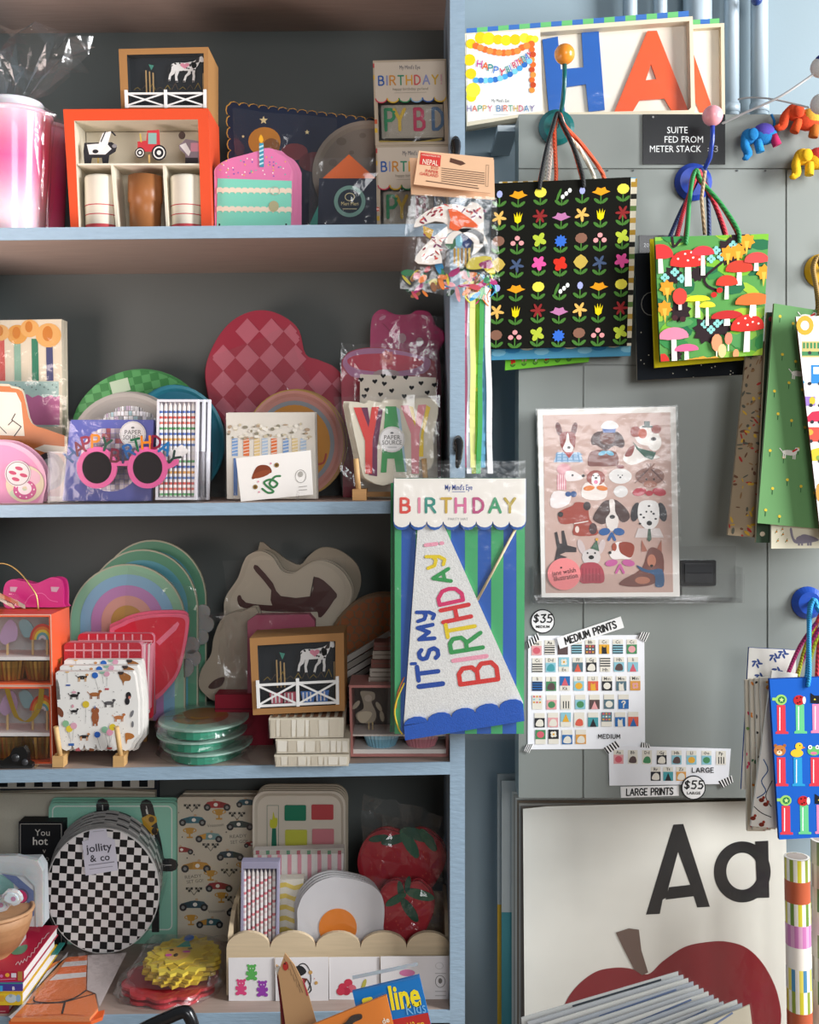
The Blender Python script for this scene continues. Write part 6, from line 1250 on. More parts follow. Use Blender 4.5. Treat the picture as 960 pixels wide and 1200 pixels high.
for x, y in ((208, 455), (285, 465), (338, 478), (332, 434), (393, 443), (240, 512), (380, 517), (317, 538), (460, 443), (492, 500), (545, 475), (620, 485), (580, 528), (450, 548), (225, 548)): p.face(heart(x, y, 15, rot=(x % 20)-10), .3, '1e1e20')
p.build()
p = P(t, 'rear_support', 'paper'); p.box(430, B_-8, 505, B_, -12, 0, 'cfc8b8'); p.build()
t = onshelf('yay_napkins', 'die-cut napkins spelling YAY in bright block letters, wrapped, on a wooden stand', 'napkins', 2, 462, 1.905); B_ = t.b
o = [g2(*q_) for q_ in smooth([(142, 578), (230, 590), (250, 572), (320, 585), (345, 568), (400, 568), (420, 572), (490, 570), (510, 582), (520, 566), (600, 560), (635, 585), (640, 650), (612, 780), (618, 900), (590, 960), (500, 1010), (420, 1020), (330, 1052), (250, 1022), (215, 985), (195, 880), (160, 720), (145, 640)], 2)]
for k in (3, 2, 1, 0): p = P(t, 'napkin', 'paper'); p.slab([(x-k*2.6, y-k*.4) for x, y in o], -4-k*6, -k*6, 'e3dcc8'); p.build()
p = P(t, 'block_letters', 'coated', w=g2); z = .4
p.face([(205, 612), (245, 612), (262, 720), (250, 740)], z, '6a2c50'); p.face([(295, 607), (330, 625), (300, 830), (298, 1000), (250, 992), (268, 800)], z, '6a2c50')
p.face([(165, 612), (208, 612), (250, 725), (268, 610), (308, 608), (272, 800), (270, 985), (232, 985), (230, 800)], z+.1, 'd8443f')
p.face([(405, 608), (425, 625), (465, 975), (440, 975)], z, 'a8c8d8'); p.face([(345, 606), (405, 606), (455, 975), (405, 975), (395, 900), (355, 900), (350, 978), (318, 978)], z+.1, '3a9a54'); p.face([(370, 855), (388, 855), (382, 720), (374, 720)], z+.2, 'e3dcc8')
p.face([(478, 605), (500, 608), (516, 690), (508, 725)], z, 'e8c420'); p.face([(575, 598), (598, 612), (560, 760), (558, 888), (530, 888), (545, 760)], z, 'f0cc1c')
p.face([(430, 602), (472, 600), (512, 722), (528, 598), (574, 596), (536, 760), (532, 985), (492, 985), (488, 760)], z+.1, 'e88f98'); p.build()
p = P(t, 'round_label', 'paper', label='white round PAPER SOURCE label'); sticker_ps(p, 459.5, 515, 15.2, 2.4); p.build()
p = P(t, 'film_sleeve', 'cellophane'); p.crinkle((392, 464), (517, 464), (514, 566), (400, 570), 3.5, 1.4, 8, 7, 55, 1.5); p.build()
t = onshelf('wooden_plate_stand', 'small wooden display stand under the YAY napkins', 'stand', 2, 455, 1.885); B_ = t.b
for x in (421, 500): p = P(t, 'rail', 'wood'); p.slab([(x-8, B_-13), (x+8, B_-13), (x+8, B_), (x-8, B_)], -60, 0, 'c0905a'); p.build(); 
for x in (418, 498): p = P(t, 'dowel', 'wood'); p.tube([(x+2, B_-12, -5), (x-1, B_-49, -3)], 3.2, 'd6ab74', 10); p.build()
p = P(t, 'crossbar', 'wood'); p.box(428, B_-9, 493, B_-3, -40, -34, 'b08450'); p.build()
# ================================================================ third shelf
EF = frame(0, 640, .225)
def cup_kit(lab, by, top, bot, Y, ribbon):
    t = Item('cupcake_kit_box', lab, 'box', 20, by, Y, group='orange cupcake kits at the left end of the third shelf'); D = 68
    p = P(t, 'box_body', 'coated', label='orange box with white inner edge'); out = [(-60, top), (60, top), (62, bot), (-60, bot)]; inn = [(-54, top+3), (57.5, top+3), (59, bot-3), (-54, bot-3)]
    p.frame_(out, inn, -D, 0, 'e9623a'); p.face(out, -D, '9aa4a4'); p.ring([(-60, top), (60, top), (62, bot), (-60, bot)], [(-59, top+1), (59, top+1), (61, bot-1), (-59, bot-1)], .2, .2, 'f0c8b4'); p.build()
    sh = top+(bot-top)*.60
    p = P(t, 'inner_shelf', 'paper'); p.box(-56, sh, 58, sh+4, -50, -2, 'ece6e2'); p.box(-56, top+4, 58, bot-4, -52, -50, 'b4bcbc'); p.build()
    for cx in (4, 41): 
        p = P(t, 'baking_cup', 'foil', label='pleated gold baking cup'); p.lathe(cx, [(21, sh+6, 'a8843c'), (19.5, sh+14, '9a7630'), (16.5, bot-4, '8a6828')], -26, 'a8843c', 48, flute=.07); p.build()
    z = -14
    p = P(t, 'rainbow_topper', 'paper'); cx, cy = 45, top+32
    for k, c in enumerate(('c8483c', 'd8803c', 'e0c84a', '6aa0a8', 'c8c0c8')): p.ring(ell(cx, cy, 15-k*2.6, 19-k*3.4, 16, 180, 360), ell(cx, cy, 12.4-k*2.6, 15.6-k*3.4, 16, 180, 360), z, z, c)
    p.build()
    p = P(t, 'topper_stick', 'wood')
    for x in (33, 50, 3): p.box(x-1.2, top+24, x+1.4, sh, z-2, z-1, 'c8aa78')
    p.build()
    p = P(t, 'unicorn_topper', 'paper'); p.slab(smooth([(0, top+14), (8, top+8), (15, top+18), (14, top+32), (6, top+35), (0, top+38), (-6, top+30)], 3), z-1, z, 'a88ca8'); p.slab(smooth([(15, top+14), (22, top+8), (30, top+14), (34, top+26), (22, top+30)], 3), z-6, z-5, '8aaab0'); p.build()
    if ribbon:
        p = P(t, 'gold_ribbon', 'foil', label='loop of gold ribbon'); q_ = smooth([(9, top+2), (14, top+18), (22, top+36), (34, top+40), (46, top+26), (50, top+2)], 5, False)
        for i in range(len(q_)-1): a, b = q_[i], q_[i+1]; p.slab([(a[0]-3, a[1]), (a[0]+3, a[1]+1), (b[0]+3, b[1]+1), (b[0]-3, b[1])], 2+.2*i % 2, 2.4+.2*i % 2, 'c8a850')
        p.build()
    p = P(t, 'window_film', 'clear_sleeve'); p.crinkle((-54, top+3), (57, top+3), (59, bot-3), (-54, bot-3), -1, .2, 4, 4, 5, .1); p.build()
KY = 1.885; kb = base(3, 20, KY)
cup_kit('lower orange cupcake kit, a gold ribbon loop hanging in front of it', kb, 804, kb, KY, True)
cup_kit('upper orange cupcake kit stacked on the other, rainbow topper in its window', 803.5, 720, 803.5, KY, False)
t = Item('pink_bear_napkins', 'magenta bear-shaped napkin packs lying on top of the upper orange kit', 'napkins', 40, 711, 1.955)
for k in (1, 0):
    p = P(t, 'napkin', 'coated', w=EF); q_ = smooth([(20, 215), (55, 175), (110, 180), (180, 195), (230, 178), (270, 162), (315, 172), (330, 220), (330, 300), (325, 318), (120, 318), (25, 318)], 4)
    p.slab([(x+14*k, y+6*k*0) for x, y in q_], -4-k*7, -k*7, 'cc2a7c'); 
    if k == 0:
        for x, y, r in ((70, 225, 20), (285, 225, 22)): p.face(rotp([(x-r, y-10), (x+r, y-16), (x+r*.6, y+12), (x-r*.7, y+14)], x, y, 10), .3, 'c8a0b0')
        p.line(smooth([(130, 300), (160, 258), (220, 245), (260, 280), (300, 290)], 3, False), 4, .3, 'e06aa4')
    p.build()
t = Item('candy_bag', 'small clear bag of sweets with a gold wire handle on the upper orange kit', 'bag', 18, 717, 1.905)
p = P(t, 'sweets', 'paper', w=EF); [p.slab(rotp([(x, y), (x+50, y+6), (x+60, y+22), (x+6, y+18)], x, y, 22), -2-k, 2-k, c) for k, (x, y, c) in enumerate(((-20, 235, 'd8a080'), (10, 250, 'c8604a'), (-10, 262, 'e8d8c8'), (45, 268, 'c07a60'), (20, 282, 'e0c0a8'), (75, 285, 'b8a898')))]; p.build()
p = P(t, 'wire_handle', 'foil', w=EF); p.tube(smooth([(-40, 100), (10, 90), (60, 105), (110, 145), (160, 210), (190, 260), (200, 335)], 4, False), .9, 'c8a868'); p.build()
p = P(t, 'clear_bag', 'cellophane', w=EF); p.crinkle((-60, 225), (70, 232), (165, 312), (-60, 330), 3, 2.2, 7, 4, 61, 8); p.build()
t = onshelf('toy_car_pack', 'small shiny black toy in a clear blister at the foot of the orange kits', 'toy', 3, 20, 1.853); B_ = t.b
p = P(t, 'toy_body', 'plastic'); p.slab([(-20, B_-1), (-20, B_-9), (2, B_-10), (10, B_-16), (14, B_-24), (26, B_-26), (31, B_-18), (31, B_-8), (36, B_-5), (36, B_-1)], -14, -4, '141516'); p.ball(17, B_-13, -3, 5, '2a2b2d', 5, 3); p.ball(28, B_-8, -3, 4, '38393c', 4, 2); p.build()
p = P(t, 'blister', 'acrylic'); p.slab([(-20, B_-4), (38, B_-4), (41, B_-2), (41, B_-.5), (-20, B_-.5)], -18, -1, 'ffffff'); p.build()
# rainbow plates
t = onshelf('rainbow_plates', 'stack of pastel rainbow-arch plates wrapped in film, mint outermost, behind the dog napkins', 'plates', 3, 160, 2.02); B_ = t.b
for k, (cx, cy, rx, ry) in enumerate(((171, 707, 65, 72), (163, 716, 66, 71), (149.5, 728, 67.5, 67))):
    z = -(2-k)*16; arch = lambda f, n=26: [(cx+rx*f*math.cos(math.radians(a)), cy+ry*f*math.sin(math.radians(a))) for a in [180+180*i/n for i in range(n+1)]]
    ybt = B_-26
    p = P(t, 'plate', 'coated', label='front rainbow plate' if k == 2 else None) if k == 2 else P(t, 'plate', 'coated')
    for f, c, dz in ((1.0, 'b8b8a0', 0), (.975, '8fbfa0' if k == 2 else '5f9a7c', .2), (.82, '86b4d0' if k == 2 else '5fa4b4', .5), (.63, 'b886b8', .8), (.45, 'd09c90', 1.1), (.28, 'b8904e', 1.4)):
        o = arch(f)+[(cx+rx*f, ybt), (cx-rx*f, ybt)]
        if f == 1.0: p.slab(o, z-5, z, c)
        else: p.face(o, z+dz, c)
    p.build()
for cx, cy, r, z in ((240, 720, 9, -20), (243, 735, 10, -22), (238, 750, 9, -20), (229, 757, 10, -4), (231, 772, 10, -4), (222, 783, 11, 0)):
    p = P(t, 'cloud_edge', 'frosted_plastic', label='pale grey cloud-shaped plate edge'); p.slab(ell(cx-6, cy, r, r, 16), z-3, z, '9c9c9a'); p.build()
p = P(t, 'film_sleeve', 'cellophane'); p.crinkle((150, 665), (232, 690), (236, 800), (140, 800), 4, 2.5, 6, 6, 62, 2); p.build()
# red truck plate
GF = frame(0, 620, .28125)
t = onshelf('red_heart_plates', 'glossy red plates with a paler pink rim in film, leaning behind the gingham napkins', 'plates', 3, 195, 1.975)
o = [GF(*q_) for q_ in [(455, 440), (505, 392), (560, 368), (640, 354), (740, 352), (780, 362), (786, 400), (770, 500), (745, 600), (700, 665), (650, 712), (600, 720), (560, 640)]]
o = smooth(o, 3)
for k in (1, 0): p = P(t, 'plate', 'coated'); p.slab([(x-k*2, y-k*3) for x, y in o], -5-k*6, -k*6, 'e0647e'); p.build()
p = P(t, 'printed_face', 'coated'); p.face(scal(o, .9), .3, 'd0283c'); p.face([GF(*q_) for q_ in [(650, 470), (740, 385), (748, 395), (735, 420), (665, 485)]], .5, 'ea7a90'); p.build()
p = P(t, 'film_sleeve', 'cellophane'); p.crinkle(GF(560, 362), GF(792, 352), GF(745, 690), GF(630, 735), 2.5, 2, 6, 7, 63, 1.5); p.build()
# gingham napkins
DF_ = frame(60, 740, .14583)
t = onshelf('gingham_napkins', 'red and pink gingham napkin packs rising behind the dog-print napkins', 'napkins', 3, 120, 1.935)
GBASE = 872
for k, (TL, TR, BR, BL) in enumerate((((86, 745), (176, 745), (176, 846), (88, 850)), ((75, 753), (166, 752.5), (168, 868), (80, 870)))):
    z = -(1-k)*17
    p = P(t, 'napkin_stack', 'paper', label='red gingham napkin pack'); 
    p.slab(rrect(TL[0], TL[1], TR[0], BR[1], 5, 3), z-14, z, 'c42a3a', side='d88a9a'); 
    for i in range(7): x = TL[0]+13+i*10.4; p.rect(x-.9, TL[1]+1, x+.9, TL[1]+50, z+.2, 'eaa8b0')
    for j in range(4): p.rect(TL[0]+1, TL[1]+8+j*14, TR[0]-1, TL[1]+10+j*14, z+.35, 'eaa8b0')
    p.build()
p = P(t, 'folded_edge', 'paper', label='pink striped folded edges'); 
for i in range(5): p.slab([(165+i*2.4, 755+i*.5), (167+i*2.4, 755), (166+i*2.1, 856-i*6), (164+i*2.1, 858-i*6)], -12-i, -3-i, ('e8a8b4', 'f0d0d4', 'd86a80', 'f2dcdc', 'e090a0')[i])
p.build()
p = P(t, 'film_sleeve', 'cellophane'); p.crinkle((73, 749), (178, 744), (174, 850), (78, 868), 1.8, .9, 7, 7, 64, 1); p.build()
# dog napkins (three packs)
def dogs(p, z, full):
    E = p.e; S = lambda x, y, c: (p.e(x, y, 25, 25, z+.2, c, 14), p.line([(x, y+25), (x+26, y+115)], 2, z, '555555', cap=False))
    m_dog(p, 250, 370, 78, z, '2e2a2a', 'c88a5a', leg='c89a6a'); S(353, 352, '2f66b8')
    for x, y, c in ((130, 310, 'e0b060'), (448, 340, 'd8a0b4'), (410, 320, '8ab09a')): p.e(x, y, 24, 22, z+.2, c, 12); p.line([(x, y+20), ((x*2+[135, 445, 445][(x > 200)+(x > 430)])/3, y+100)], 2, z, '555555', cap=False)
    p.rect(120, 425, 155, 438, z+.1, '4a62a0'); p.rect(432, 455, 465, 470, z+.1, 'b8505a')
    p.face(smooth([(545, 320), (600, 335), (640, 360), (630, 395), (590, 400), (582, 435), (572, 400), (552, 370)], 3), z, '9c6638'); p.e(560, 330, 24, 18, z+.1, '3c3230')
    if not full: return
    p.face([(30, 430), (48, 380), (62, 420), (75, 545), (32, 550)], z, '77736e')
    for k in range(5): p.line([(32+k*9, 440), (34+k*9, 545)], 2, z+.1, '4a4846', cap=False)
    m_dog(p, 185, 515, 72, z, '262426', leg='262426'); p.e(185, 488, 18, 10, z+.2, 'd8a0b0'); m_dog(p, 350, 505, 88, z, 'a4663a', leg='8a5230'); 
    m_dog(p, 465, 575, 82, z, '5c5a5c', leg='3c3a3c'); m_dog(p, 185, 640, 56, z, '242224', leg='242224'); p.e(175, 600, 10, 12, z+.2, 'd89aa8')
    p.e(622, 515, 22, 30, z, '28262a'); p.e(612, 560, 20, 30, z, '28262a'); p.e(630, 530, 10, 12, z+.1, 'c87a6a')
    p.e(280, 585, 28, 28, z+.2, 'd8bc38', 14); p.line([(280, 612), (276, 740)], 2, z, '777777', cap=False)
    m_dog(p, 355, 690, 110, z, '9a5836', '9a5836', sit=True); p.face([(345, 618), (352, 590), (362, 618)], z+.3, '5a6a9a')
    m_dog(p, 545, 690, 80, z, 'b87242', leg='b87242'); p.face(smooth([(25, 605), (70, 610), (100, 650), (90, 690), (50, 660), (28, 650)], 3), z, '7a4632'); p.e(650, 660, 12, 30, z, '77777a', rot=20); p.e(655, 745, 10, 26, z, '77777a')
    for x, y, c in ((118, 740, '8ab890'), (182, 758, 'dca8b8'), (147, 782, 'e0c83c'), (432, 788, '8ab89a'), (472, 810, 'dc9ab0'), (495, 768, 'dcc232')): p.e(x, y, 27, 27, z+.2+.002*x/10, c, 14); p.line([(x, y+25), ((x+2*(165 if x < 300 else 470))/3, y+120)], 2, z, '666666', cap=False)
    p.rect(140, 898, 185, 918, z+.1, '3a66a8'); p.rect(450, 930, 490, 945, z+.1, 'b8504a')
    m_dog(p, 265, 845, 74, z, '2e2a2a', 'b87a4a', leg='c88a5a'); S(372, 828, '2f62b8'); p.face(smooth([(600, 815), (650, 820), (670, 845), (640, 865), (615, 870), (605, 905), (596, 850)], 3), z, 'b07038')
    p.face([(195, 945), (225, 930), (240, 965), (200, 965)], z, 'b05a60'); p.face([(310, 935), (350, 945), (340, 960), (305, 960)], z, '7a4a30')
for k, (dx, dy, Y, lab, h) in enumerate(((10, -14, 1.905, 'rearmost dog-print napkin pack, only its top strip visible', 860), (5, -7, 1.89, 'middle dog-print napkin pack, a strip visible above the front one', 866), (0, 0, 1.872, 'front dog-print napkin pack with balloons, scalloped lower edge', 872))):
    t = onshelf('dog_napkin_pack', lab, 'napkins', 3, 112, Y, group='dog-print napkin packs on the wooden stand')
    bt = [(152+dx, 873), (160+dx, 866), (162+dx, 820), (156+dx, 787+dy), (65.5+dx, 787+dy), (70+dx, 875)]
    scp = scallops(71, 872, 154, 872, 6, 8, 4)
    o = [(65.2+dx, 789+dy), (67+dx, 787+dy), (155.5+dx, 787+dy), (158+dx, 792+dy), (162+dx, 822), (162+dx, 862), (154+dx, 872)]+[(x+dx, y) for x, y in scp][::-1]+[(70+dx, 872)]
    p = P(t, 'napkin_stack', 'paper'); p.slab(o, -9.5, 0, 'e9e7e2', side='dcd8d2'); p.build()
    p = P(t, 'printed_face', 'paper', w=(lambda a, b: lambda x, y: (60+x*.14583+a, 740+y*.14583+b))(dx, dy), clip=[(65+dx, 787+dy), (157+dx, 787+dy), (161+dx, 860), (153+dx, 880), (70+dx, 880)])
    dogs(p, .3, k == 2)
    if k == 2:
        rnd = random.Random(1)
        for q_ in range(90): p.e(rnd.uniform(40, 650), rnd.uniform(330, 940), 3.5, 3.5, .15, '9a9894', 5)
    p.build()
# zig-zag stand
t = onshelf('wooden_plate_stand', 'large pale wooden stand with two dowels holding the dog napkins', 'stand', 3, 105, 1.862); B_ = t.b
for x0, xd in ((62, 0), (133, 0)):
    p = P(t, 'foot_block', 'wood'); p.box(x0, B_-13, x0+13, B_, -14, 2, 'cfa46a'); p.build()
    p = P(t, 'rail', 'wood'); b = len(p.v)
    for z, y, h in ((-12, B_-8, 9), (-120, B_-72, 10)):
        p.v += [p.pt(x0+2, y-h/2, z), p.pt(x0+12, y-h/2, z), p.pt(x0+12, y+h/2, z), p.pt(x0+2, y+h/2, z)]
    for f in ((0, 1, 2, 3), (7, 6, 5, 4), (0, 4, 5, 1), (1, 5, 6, 2), (2, 6, 7, 3), (3, 7, 4, 0)): p.f.append(tuple(b+i for i in f)); p.c.append(H('c09458')); p.sm.append(False)
    p.build()
    p = P(t, 'dowel', 'wood'); p.tube([(x0+8, B_-10, -3), (x0+4.5, B_-48, 3.5)], 2.9, 'dcb67c', 10); p.build()
p = P(t, 'rear_foot', 'wood'); p.box(70, B_-62, 74, B_, -118, -112, 'a8783c'); p.box(141, B_-62, 145, B_, -118, -112, 'a8783c'); p.build()
# avocado plates lying flat
def flat(name, m, t, pts3, col, th, label=None):
    """outline in local metres (x, y) lying flat at height z"""
    p = P(t, name, m, label=label); n = len(pts3[0]); 
    for o, z0, z1, c in pts3:
        vs = [(x, y, z1) for x, y in o]+[(x, y, z0) for x, y in o]; n = len(o)
        p.raw(vs, [tuple(range(n)), tuple(range(2*n-1, n-1, -1))]+[(i, i+n, (i+1) % n+n, (i+1) % n) for i in range(n)], c)
    p.build()
AY = 1.965
def avo(cx, cy, rx, ry, n=36): return [(cx+rx*math.cos(a)*(1-.12*math.sin(a)), cy+ry*math.sin(a)) for a in [2*math.pi*i/n for i in range(n)]]
for k in range(3):
    ks = ['bottom pack of avocado plates in the stack', 'middle pack of avocado plates in the stack', 'top pack of avocado plates, mint with a brown stone'][k]
    z0 = W(243, base(3, 243, AY), AY).z; hh = .021
    t = Item('avocado_plate_pack', ks, 'plates', 243-k, base(3, 243, AY)-(k*hh)*F/AY, AY, group='avocado plate packs')
    rx, ry = .078, .115; dx = (.004, -.005, 0)[k]
    flat('plate_stack', 'coated', t, [(avo(dx, 0, rx*.80, ry*.97), .002, .016, '2a8a6c'), (avo(dx, 0, rx, ry), .016, .019, '9cbcae'), (avo(dx, 0, rx*.93, ry*.93), .0191, .0194, '8fb6a4')]+([(avo(dx-.006, -.008, rx*.62, ry*.55), .0196, .020, '9a6c3c')] if k == 2 else []), '', 0)
    if k == 2:
        p = P(t, 'smile', 'paper', label='small gold smile'); p.v = []; 
        for i in range(8):
            a = math.pi*(1.15+.7*i/7); p.v += [(-.006+.02*math.cos(a), -.012+.02*math.sin(a), .0205), (-.006+.016*math.cos(a), -.012+.016*math.sin(a), .0205)]
        for i in range(7): p.f.append((2*i, 2*i+2, 2*i+3, 2*i+1)); p.c.append(H('c8a040')); p.sm.append(False)
        p.build()
    p = P(t, 'film_wrap', 'cellophane'); rnd = random.Random(70+k); n = 26; b = 0
    for j, (f, z) in enumerate(((1.03, .001), (1.10, .006), (1.08, .014), (1.0, .0215), (.5, .022+.001*(k == 2)))):
        for i in range(n): a = 2*math.pi*i/n; p.v.append((rx*f*math.cos(a)*1.03+rnd.uniform(-.003, .003), ry*f*math.sin(a)+rnd.uniform(-.003, .003), z+rnd.uniform(-.0008, .0012)))
    for j in range(4):
        for i in range(n): p.f.append((j*n+i, j*n+(i+1) % n, (j+1)*n+(i+1) % n)); p.c.append(H('ffffff')); p.sm.append(False); p.f.append((j*n+i, (j+1)*n+(i+1) % n, (j+1)*n+i)); p.c.append(H('ffffff')); p.sm.append(False)
    # loose film tail at front right
    q0 = [(rx*.2, -ry*1.0, .01), (rx*1.0, -ry*.5, .012), (rx*1.2, -ry*.9, .004), (rx*.7, -ry*1.2, .003), (rx*.95, -ry*.85, .012)]
    p.raw(q0, [(0, 1, 4), (1, 2, 4), (2, 3, 4), (3, 0, 4)], 'ffffff'); p.build()
# dachshund plates
IF_ = frame(220, 620, .33333)
t = onshelf('dachshund_plates', 'cream dog-silhouette plates printed with an upside-down brown dachshund, against the shelf back', 'plates', 3, 340, 2.10); B_ = t.b
oA = [IF_(*q_) for q_ in smooth([(128, 300), (133, 240), (175, 175), (195, 120), (215, 90), (260, 78), (300, 100), (330, 145), (370, 155), (410, 130), (450, 112), (500, 118), (550, 155), (578, 215), (565, 270), (540, 320), (500, 380), (470, 500), (200, 500), (140, 400)], 4)]
oB = [IF_(*q_) for q_ in smooth([(240, 80), (290, 75), (340, 110), (390, 130), (425, 95), (470, 68), (530, 78), (590, 125), (608, 190), (585, 260), (540, 320), (480, 500), (260, 480)], 4)]
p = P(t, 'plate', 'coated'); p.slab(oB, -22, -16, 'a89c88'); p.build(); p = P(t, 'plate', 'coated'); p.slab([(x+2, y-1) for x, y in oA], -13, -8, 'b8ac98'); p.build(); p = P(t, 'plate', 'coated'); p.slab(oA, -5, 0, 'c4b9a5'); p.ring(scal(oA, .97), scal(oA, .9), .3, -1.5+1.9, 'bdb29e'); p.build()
p = P(t, 'printed_dachshund', 'coated', w=IF_); br = '4a2622'
for q_ in ([(175, 238), (186, 232), (205, 258), (300, 268), (440, 262), (470, 290), (300, 290), (200, 278), (178, 262)], [(232, 132), (246, 128), (300, 190), (328, 235), (432, 236), (440, 180), (448, 168), (478, 180), (525, 228), (515, 250), (480, 300), (460, 310), (440, 275), (300, 275), (294, 215), (240, 150)]): p.face(smooth(q_, 2), .6+.1*(len(q_) > 10), br)
p.line([(432, 236), (445, 168)], 4, 1, '2a1614'); p.build()
p = P(t, 'printed_dachshund_behind', 'coated', w=IF_); p.face(smooth([(480, 120), (520, 135), (565, 180), (560, 190), (520, 160)], 3), -15.6, br); p.build()
p = P(t, 'film_sleeve', 'cellophane', w=IF_); p.crinkle((128, 110), (560, 100), (540, 500), (150, 500), 2.4, 1.6, 8, 7, 72, 4); p.build()
t = onshelf('cream_dog_plate_pack', 'second cream dog-shaped plate pack in crumpled film, leaning left of the kraft farm box', 'plates', 3, 265, 2.04); B_ = t.b
o = [IF_(*q_) for q_ in smooth([(38, 545), (50, 490), (82, 440), (92, 380), (125, 310), (190, 290), (250, 300), (250, 600), (110, 608), (60, 580)], 4)]
for k in (1, 0): p = P(t, 'plate', 'coated'); p.slab([(x+2*k, y-k) for x, y in o], -5-7*k, -7*k, 'a59a88'); p.build()
p = P(t, 'printed_nose', 'coated', w=IF_); p.face(smooth([(72, 555), (95, 530), (130, 520), (120, 550), (90, 562)], 3), .4, '4a3430'); p.build()
p = P(t, 'film_sleeve', 'cellophane', w=IF_); p.crinkle((120, 292), (225, 285), (225, 600), (95, 600), 2.6, 3, 9, 12, 73, 8); p.crinkle((60, 300), (135, 290), (125, 330), (80, 325), 4, 3, 4, 3, 75, 6); p.build()
t = onshelf('pink_napkin_pack', 'wrapped rose-pink napkins sticking up behind the kraft farm box', 'napkins', 3, 330, 2.0); B_ = t.b
p = P(t, 'napkin_stack', 'paper', w=None); p.slab([(290, 728), (300, 721), (362, 720), (369, 728), (369, B_), (290, B_)], -18, 0, 'a8526a'); p.build()
p = P(t, 'film_sleeve', 'cellophane'); p.crinkle((262, 717), (372, 714), (370, B_), (264, B_), 3, 2.6, 8, 8, 74, 2); p.build()
t = onshelf('red_box', 'dark red box low behind the kraft farm box', 'box', 3, 275, 1.985); B_ = t.b
p = P(t, 'box_body', 'paper'); p.box(252, 814, 320, B_, -30, 0, '8e1c30'); p.build(); p = P(t, 'lid_line', 'paper'); p.box(251.5, 830, 320.5, 831.5, -30.5, .6, '5e1020'); p.build()
# white packs and kraft farm box on top
def paper_pack(lab, x0, x1, y0, y1, Y, seed, top=False):
    t = Item('paper_pack', lab, 'napkins', (x0+x1)/2, y1, Y, group='cream wrapped packs under the kraft farm box')
    p = P(t, 'wrapped_block', 'paper'); p.slab([(x0, y0+1), (x1, y0), (x1-.5, y1-.8), (x0+1.5, y1)], -70, 0, 'd9d0bc', side='cfc4ae'); p.build()
    p = P(t, 'folded_ends', 'paper', label='pale tissue folds'); rnd = random.Random(seed); x = x0+2
    while x < x1-6: w_ = rnd.uniform(4, 12); p.slab([(x, y0+2.5), (min(x+w_, x1-2), y0+2.5+rnd.uniform(-.6, .6)), (min(x+w_-1, x1-2), y1-2.5), (x+.5, y1-2+rnd.uniform(-.6, .6))], .1, .5+rnd.uniform(0, .5), ('e6dfcf', 'd4cab6', 'eee8da')[int(rnd.uniform(0, 3))]); x += w_+.8
    p.build()
    if top:
        p = P(t, 'printed_top', 'paper', label='brown and cream patterned top'); b = 0
        for i in range(9): xx = x0+4+i*9.5; p.raw([p.pt(xx, y0-.5, -2), p.pt(xx+6, y0-.5, -2), p.pt(xx+5, y0-.5, -40), p.pt(xx+1, y0-.5, -40)], [(0, 1, 2, 3)], '6a4a34')
        p.build()
    p = P(t, 'film_wrap', 'cellophane'); p.crinkle((x0-.6, y0), (x1+1, y0-.6), (x1+1.4, y1), (x0, y1+.2), 1.6, .5, 9, 2, seed+80, .5); p.build()
PY = 1.838; pb = base(3, 365, PY)
paper_pack('bottom cream wrapped pack, resting on the shelf edge', 321.5, 409, 884, pb, PY, 1)
paper_pack('middle cream wrapped pack of the stack', 323, 409.5, 865.5, 883, PY+.002, 2)
paper_pack('top cream wrapped pack with a brown patterned top, under the kraft farm box', 315, 403, 841, 865, PY+.004, 3, True)
t = Item('farm_topper_box', 'kraft farm cake-topper box with fence and horse, on the cream packs on the third shelf', 'box', 350, 840, 1.862, group='kraft farm topper boxes')
q = quadmap((292.5, 748), (403, 741.5), (404, 833), (296.5, 838), 100, 100); 
wn_ = [(8, 10), (91, 10), (90, 92), (8, 92)]
farm_box(t, q, 62, wn_)
for cx, c in ((26, 'c05a6a'), (40, 'c05a6a'), (60, '4a7ac0'), (75, '4a7ac0')): p = P(t, 'baking_cup', 'paper', w=q); p.slab([(cx-8, 74), (cx+8, 74), (cx+6, 88), (cx-6, 88)], -8, -6, c); [p.rect(cx-6+i*4, 75, cx-4.4+i*4, 87, -5.8, 'e4dede') for i in range(3)]; p.build()
fence(t, q, 5, 94, 57, 90)
p = P(t, 'window_film', 'clear_sleeve', w=q); p.crinkle((8, 10), (91, 10), (90, 92), (8, 92), -1, .3, 4, 3, 6, .1); p.build()
# right end of the shelf
JF = frame(390, 680, .19157)
t = onshelf('giraffe_plates', 'round tan plates with orange giraffe spots, far right behind the pink window box', 'plates', 3, 448, 2.09); B_ = t.b
cc = ell(450, 762, 66, 66, 40)
for k in (1, 0): p = P(t, 'plate', 'coated'); p.slab([(x+2*k, y-2*k) for x, y in cc], -4-6*k, -6*k, '7d6448'); p.build()
p = P(t, 'spots', 'coated', clip=ell(450, 762, 63, 63, 30)); 
for j in range(9):
    for i in range(12): p.face(star(388+i*11+(j % 2)*5.5, 702+j*9, 5.6, 5, .8, (i*37+j*20) % 90), .3, 'a05a2c')
p.build()
p = P(t, 'support', 'paper'); p.box(425, 825, 475, B_, -8, -2, '7d6448'); p.build()
t = onshelf('striped_card_stack', 'slanting stack of pale striped paper cards between the farm box and the pink window box', 'cards', 3, 425, 2.02); B_ = t.b
for k in range(7): 
    p = P(t, 'card', 'paper'); y = 736+k*9; p.slab([(405, y+34), (456, y+4), (458, y+9), (406, y+41)], -8-k*.5, -k*.5, ('a39c94', '8d857c', 'b0a8a0', '7e756e', 'a89f96', '8a8078', '9c948c')[k]); p.build()
